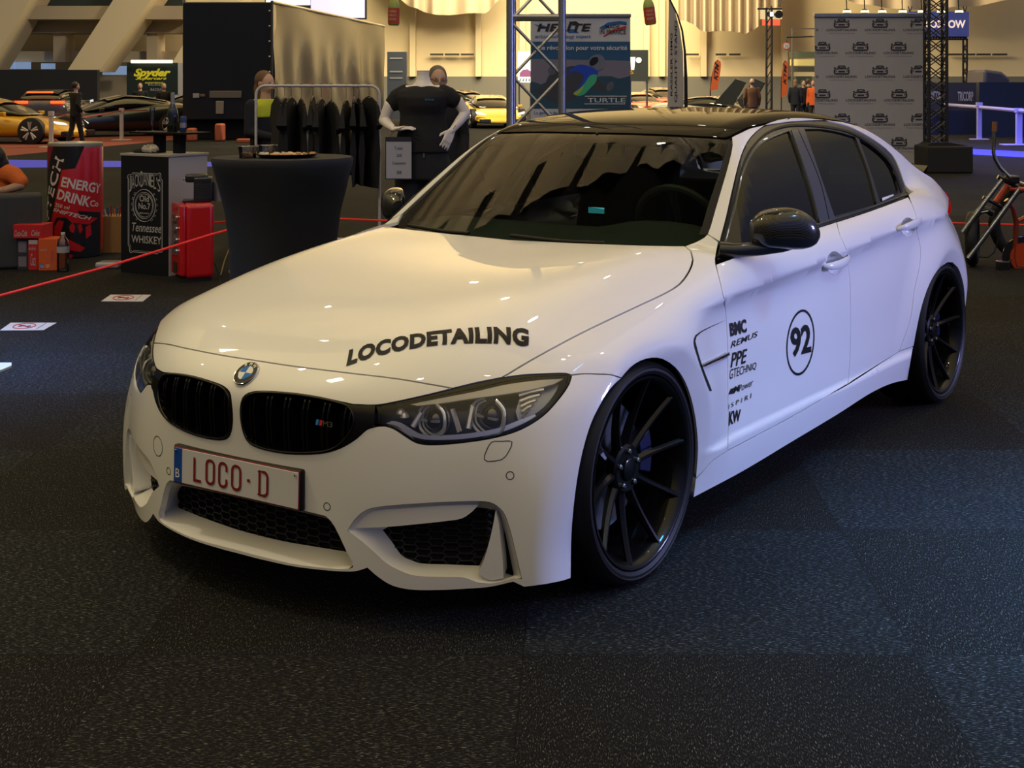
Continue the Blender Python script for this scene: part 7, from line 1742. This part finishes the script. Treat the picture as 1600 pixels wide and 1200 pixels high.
o=hthing('wall_notice','red and white notice fixed high on the far wall behind the light tower','notice',1205,70); s_=70/FPX; MB().box((-14*s_,0,hz(40,70)),(14*s_,.1,hz(30,70))).build('notice',mat('notice_red',(.45,.07,.05),.6),o); MB().box((-17*s_,0,hz(30,70)),(17*s_,.1,hz(12,70))).build('notice_top',mat('notice_grey',(.35,.34,.28),.6),o)
o=hthing('round_sign','round red-rimmed sign on a bracket left of the logo backdrop','road sign',1229,60); s_=60/FPX
MB().lathe([(.0001,0),(6.2*s_,0),(6.2*s_,.05),(.0001,.05)],24,axis='y',c=(0,0,hz(72,60))).build('rim',mat('notice_red',(1,0,0)),o); MB().lathe([(.0001,-.02),(4.6*s_,-.02),(4.6*s_,.0)],24,axis='y',c=(0,0,hz(72,60))).build('disc',KW,o); ptext('XX',o,-2.6*s_,hz(74.5,60),2.6*s_,hz(69.5,60),K3,-.04); MB().tube([(0,.02,hz(66,60)),(0,.02,hz(58,60)),(40*s_,.02,hz(57,60))],.04,6).build('bracket',K1,o)
# steel gantry with windows left of the backdrop
D=64;t=hthing('gantry','steel gantry and lit passage seen between the round sign and the logo backdrop','gantry',1256,D); s_=D/FPX; 
MB().box((-18*s_,0,0),(-16*s_,.3,hz(44,D))).build('post',mat('steel_dark',(.06,.055,.05),.5),t)
for v_ in(44.5,57): MB().box((-17*s_,0,hz(v_+1,D)),(30*s_,.2,hz(v_-.5,D))).build('beam',mat('steel_dark',(.06,.055,.05),.5),t)
MB().box((-16*s_,1,hz(90,D)),(30*s_,1.2,hz(80,D))).build('window_strip',mat('window_green',(.08,.10,.07),.3),t); MB().box((-16*s_,.9,hz(102,D)),(30*s_,1.1,hz(92,D))).build('parapet',mat('parapet_yellow',(.62,.56,.26),.6),t)
MB().box((-16*s_,.8,hz(112,D)),(30*s_,1.1,hz(103,D))).build('opening',mat('opening_dark',(.04,.045,.04),.8),t); MB().box((-9*s_,.6,hz(132,D)),(16*s_,.9,hz(119,D))).build('kiosk',mat('kiosk_green',(.02,.05,.04),.6),t)
# ---- feather flags ----
def feather(label,u,D,top,bot,wpx,col,txt,lean,tm=K1,scale=1):
    o=hthing('feather_flag',label,'flag',u,D); s_=D/FPX; z1=hz(top,D);z0=hz(bot,D); w_=wpx*s_; H_=z1-z0
    P=[(0,0),(w_*.9,H_*.05),(w_*1.0,H_*.55),(w_*1.0,H_*.86),(w_*.85,H_*.97),(w_*.55,H_),(w_*.25,H_*.93),(w_*.05,H_*.75),(0,H_*.4)]
    P=[(x+lean*z*.28/H_*w_*3,z0+z) for x,z in P]
    MB().prism(P[::-1],0,.02).build('flag_cloth',col,o)
    Mx=Matrix.Rotation(0,4,'Y')
    V,F=text_mesh(txt,size=1,bold=.04); a=V.min(0);b=V.max(0); L_=b[0]-a[0]
    VV=[]
    for v in V:
        al=(v[0]-a[0])/L_; ac=(v[1]-a[1])/(b[1]-a[1]); z=z0+H_*(.38+.5*al); VV.append((w_*(.72-.5*ac)+lean*(z-z0)*.28/H_*w_*3,-.012,z+ (ac-.5)*.12))
    mesh('flag_lettering',VV,F,tm,o)
    MB().tube([(0,.03,0),(P[0][0],.03,z0),(P[-1][0]-.01,.03,P[-1][1]),(P[-3][0]-.01,.03,P[-3][1]),(P[-4][0],.03,P[-4][1]+.01)],.025,6).build('flag_pole',DARK,o,smooth=True); return o
OR=mat('flag_orange',(.72,.13,.03),.7)
feather('orange feather flag with slanted black letters, left one of two, by the silver car',1110,56,94,142,12,OR,'KTM',.55)
feather('narrower orange feather flag, right of the light tower',1221,58,95,152,9,OR,'KTM',.25)
D=14.0;o=hthing('feather_flag','tall white feather flag with black vertical lettering and a curved black edge','flag',1058,D); s_=D/FPX; q=lambda u:(u-1058)*s_
L_=[(1046,-60),(1045,0),(1044,80),(1043,175)];Rr=[(1068,175),(1068,120),(1067,80),(1062,45),(1055,18),(1046,-5),(1030,-40)]
MB().prism([(q(u),hz(v,D)) for u,v in L_[1:]]+[(q(u),hz(v,D)) for u,v in Rr[:-1]],0,.01).build('flag_cloth',mat('flag_white',(.50,.47,.42),.7),o)
V=[];PP=[(1073.5,320,.0),(1073,240,.9),(1072,165,4.5),(1071.5,120,4.2),(1070,80,3),(1066,48,2.4),(1058,22,2.0),(1046,-2,1.8),(1030,-30,1.5)]
PP=np.array(PP);MB().tube([(q(u),.0,max(0.02,hz(v,D))) for u,v,_ in PP],[max(.008,w*s_*.62) for _,_,w in PP],8).build('flag_pole',mat('pole_black',(.006,.008,.006),.5),o,smooth=True)
for txt,u_,v0__,v1_,wd in(('RASSLER HMG',1047.5,150,52,3.2),('QUALITY STAND',1054,160,32,4.6)):
    V,F=text_mesh(txt,size=1,bold=.02); a=V.min(0);b=V.max(0)
    mesh('flag_lettering',[(q(u_)+(1-(v[1]-a[1])/(b[1]-a[1]))*wd*s_,-.004,hz(v0__,D)+(v[0]-a[0])/(b[0]-a[0])*(hz(v1_,D)-hz(v0__,D))) for v in V],F,K1,o)
# far lit signs
D=58;o=hthing('lit_sign','bright white sign with a pink car drawing, seen through the aluminium truss','sign',820,D); s_=D/FPX
MB().box((-11*s_,0,hz(129,D)),(11*s_,.2,hz(80,D))).build('sign_face',mat('sign_cream_glow',(.8,.8,.6),.5,emit=(1,.97,.72),estr=.9),o)
for x in(-9,9): MB().tube([(x*s_,.1,0),(x*s_,.1,hz(120,D))],.04,6).build('sign_leg',ALU,o)
flat('print_car',o,[(-8*s_,hz(120,D)),(10*s_,hz(120,D)),(10*s_,hz(112,D)),(4*s_,hz(108,D)),(-3*s_,hz(109,D)),(-8*s_,hz(114,D))],mat('print_pink',(.55,.2,.55),.5),-.02)
for k in range(4): flat('print_stripe',o,[((-9+k*5)*s_,hz(127,D)),((-7+k*5)*s_,hz(127,D)),((-5+k*4.2)*s_,hz(122,D)),((-6+k*4.2)*s_,hz(122,D))],K3,-.02)
D=50;o=hthing('dark_sign','dark sign with white and orange marks, right of the blue airbag banner','sign',999,D); s_=D/FPX
MB().box((-16*s_,0,hz(127,D)),(14*s_,.15,hz(78,D))).build('sign_panel',mat('sign_slate',(.05,.06,.055),.5),o)
for x in(-14,12): MB().tube([(x*s_,.1,0),(x*s_,.1,hz(100,D))],.04,6).build('sign_leg',ALU,o)
flat('print_beam',o,[(-14*s_,hz(89,D)),(-6*s_,hz(89,D)),(-8*s_,hz(109,D)),(-13*s_,hz(109,D))],mat('beam_glow',(.8,.8,.7),.5,emit=(1,1,.9),estr=.6),-.01)
MB().lathe([(.0001,-.03),(4.5*s_,-.03),(4.5*s_,-.01)],20,axis='y',c=(-1*s_,0,hz(94,D))).build('print_disc',mat('beam_glow',(1,1,1)),o); ptext('S',o,-14*s_,hz(116,D),-9*s_,hz(110,D),mat('letter_orange',(.6,.3,.02),.5),-.01,bold=.03)
D=62;o=hthing('column_sign','dark blue column with faint lettering, between the trailer and the mannequin','sign',620,D); s_=D/FPX
MB().box((-15*s_,0,0),(15*s_,.4,hz(81,D))).build('column',mat('column_blue',(.025,.035,.06),.5),o)
for v_ in(91,112,122): MB().box((-11*s_,-.03,hz(v_+1.2,D)),(9*s_,-.01,hz(v_-1.2,D))).build('pale_marking',mat('column_letter',(.16,.17,.21),.5),o)
# hanging inflatable bottles
for u_,v1_,lab,tilt in((615,40,'red and green inflatable bottle hanging above the trailer\'s right end',0.02),(1017,39,'red and green inflatable bottle hanging beside the white feather flag',-.12)):
    D=16; o=hthing('inflatable_bottle',lab,'inflatable',u_,D); s_=D/FPX; zc=hz(v1_,D)
    pr=[(.0001,0),(8.5*s_,.3*s_),(9.2*s_,3*s_),(9.2*s_,5*s_)]
    G=mat('bottle_lime',(.32,.42,.08),.35,coat=.5)
    b=MB().lathe([(.0001,0),(.055,.002),(.066,.02),(.066,.215),(.060,.25),(.045,.29),(.030,.31),(.030,.335),(.0001,.34)],24); b.build('bottle_body',G,o,smooth=True,loc=(0,0,zc),rot=(0,tilt,0))
    b=MB().lathe([(.0675,.022),(.0675,.205)],24,cap=False); b.build('label_band',mat('bottle_label_red',(.55,.08,.03),.5),o,smooth=True,loc=(0,0,zc),rot=(0,tilt,0))
    for k,tx in enumerate(('OASIS','FRUITS','ROUGES')): ptext(tx,o,-.040,.15-k*.045,.040,.175-k*.045,mat('label_cream',(.6,.5,.35),.5),-.075,name='label_lettering',M=Matrix.Translation((0,0,zc))@Matrix.Rotation(tilt,4,'Y'),bold=.02)
    MB().tube([(0,0,zc+.33),(0,0,zc+4)],.003,5).build('hanging_cord',DARK,o)
# ---- chopper bicycle ----
D=11.3;t=hthing('chopper_bicycle','orange chopper bicycle with a tall chrome handlebar, cut by the right edge','bicycle',1560,D); s_=D/FPX; q=lambda u:(u-1560)*s_; qz=lambda v:hz(v,D)
CH=mat('bike_chrome',(.60,.57,.45),.12,metal=1); FK=mat('fork_satin',(.22,.24,.27),.25,metal=.9); ORF=mat('bike_orange',(.62,.07,.015),.2,coat=1,metal=.2); BK=mat('bike_black',(.010,.010,.011),.3,coat=.6)
def px3(pts,y=0): return [(q(u),y,max(.01,qz(v))) for u,v in pts]
MB().tube(px3([(1550.5,204),(1550,222),(1549.5,238),(1552,248),(1560,262),(1572,274),(1580,280)],-.05),.016,12).build('handlebar',CH,t,smooth=True)
MB().tube(px3([(1585,281),(1592,285),(1602,289),(1630,300)],.03),.016,12).build('handlebar',CH,t,smooth=True)
MB().tube(px3([(1551.5,190),(1550.8,205)],-.05),.021,14).build('hand_grip',mat('grip_brown',(.28,.12,.04),.5),t,smooth=True,)
MB().box((q(1573),-.07,qz(286)),(q(1590),.07,qz(274))).build('stem_clamp',BK,t,bevel=.012)
MB().tube(px3([(1559,276),(1590,292)]),.020,10).build('fork_crown',BK,t,smooth=True)
MB().tube(px3([(1536,308),(1570,326)]),.016,10).build('fork_crown',BK,t,smooth=True)
MB().tube(px3([(1562,280),(1537,312),(1500,362)],-.075),.019,12).build('fork_leg',FK,t,smooth=True); MB().tube(px3([(1587,295),(1550,346),(1508,402)],-.09),.021,12).build('fork_leg',FK,t,smooth=True)
MB().tube(px3([(1574,290),(1556,316)]),.026,12).build('head_tube',ORF,t,smooth=True)
MB().tube(px3([(1576,295),(1600,296),(1640,292)]),.022,12).build('frame_tube',ORF,t,smooth=True); MB().tube(px3([(1572,312),(1583,325),(1588,345),(1587,370),(1584,400),(1588,416),(1600,426),(1640,440)]),.022,12).build('frame_tube',mat('bike_orange_dark',(.22,.03,.015),.25,coat=1),t,smooth=True)
MB().tube(px3([(1592,345),(1610,335),(1640,330)]),.016,10).build('frame_tube',ORF,t,smooth=True)
c=(q(1526),.02,.228); dirw=Vector((.34,.94,0)).normalized()
wl=MB().tube([(c[0]+dirw.x*.178*math.cos(a),c[1]+.10+dirw.y*.178*math.cos(a),c[2]+.178*math.sin(a)) for a in np.linspace(0,2*PI,48,endpoint=False)],.050,12,closed=True).build('front_tyre',TYR,t,smooth=True)
rm=MB(); rm.tube([(c[0]+dirw.x*.128*math.cos(a),c[1]+.10+dirw.y*.128*math.cos(a),c[2]+.128*math.sin(a)) for a in np.linspace(0,2*PI,40,endpoint=False)],.014,8,closed=True)
for k in range(14): a=2*PI*k/14; rm.tube([(c[0],c[1]+.10,c[2]),(c[0]+dirw.x*.128*math.cos(a),c[1]+.10+dirw.y*.128*math.cos(a),c[2]+.128*math.sin(a))],.0018,4)
rm.build('rim',BK,wl,smooth=True)
MB().tube(px3([(1523,337),(1530,329),(1540,327),(1550,333)],-.02),.030,12).build('headlamp',BK,t,smooth=True)
MB().tube(px3([(1522,341),(1529,331),(1541,329)],-.05),.008,8).build('lamp_trim',CH,t,smooth=True)
MB().tube(px3([(1554,352),(1553,375),(1548,392),(1538,400),(1524,399)],-.10),.005,6).build('brake_cable',DARK,t,smooth=True)
MB().box((q(1552),-.16,qz(422)),(q(1568),-.06,qz(405))).build('pedal',BK,t,bevel=.006); MB().tube(px3([(1564,418),(1578,404)],-.05),.010,8).build('crank_arm',BK,t,smooth=True)
MB().lathe([(.0001,-.02),(.12,-.02),(.12,.02),(.0001,.02)],32,axis='y',c=(q(1600),.0,qz(402))).build('chain_guard',ORF,t,smooth=True)
MB().lathe([(.10,-.035),(.17,-.035),(.17,-.025),(.10,-.025)],40,axis='y',c=(q(1598),.03,qz(402))).build('chainring',BK,t,smooth=True)
MB().tube([(q(1625)+.33*math.cos(a),.15,.36+.31*math.sin(a)) for a in np.linspace(0,2*PI,40,endpoint=False)],.05,12,closed=True).build('rear_tyre',TYR,t,smooth=True)
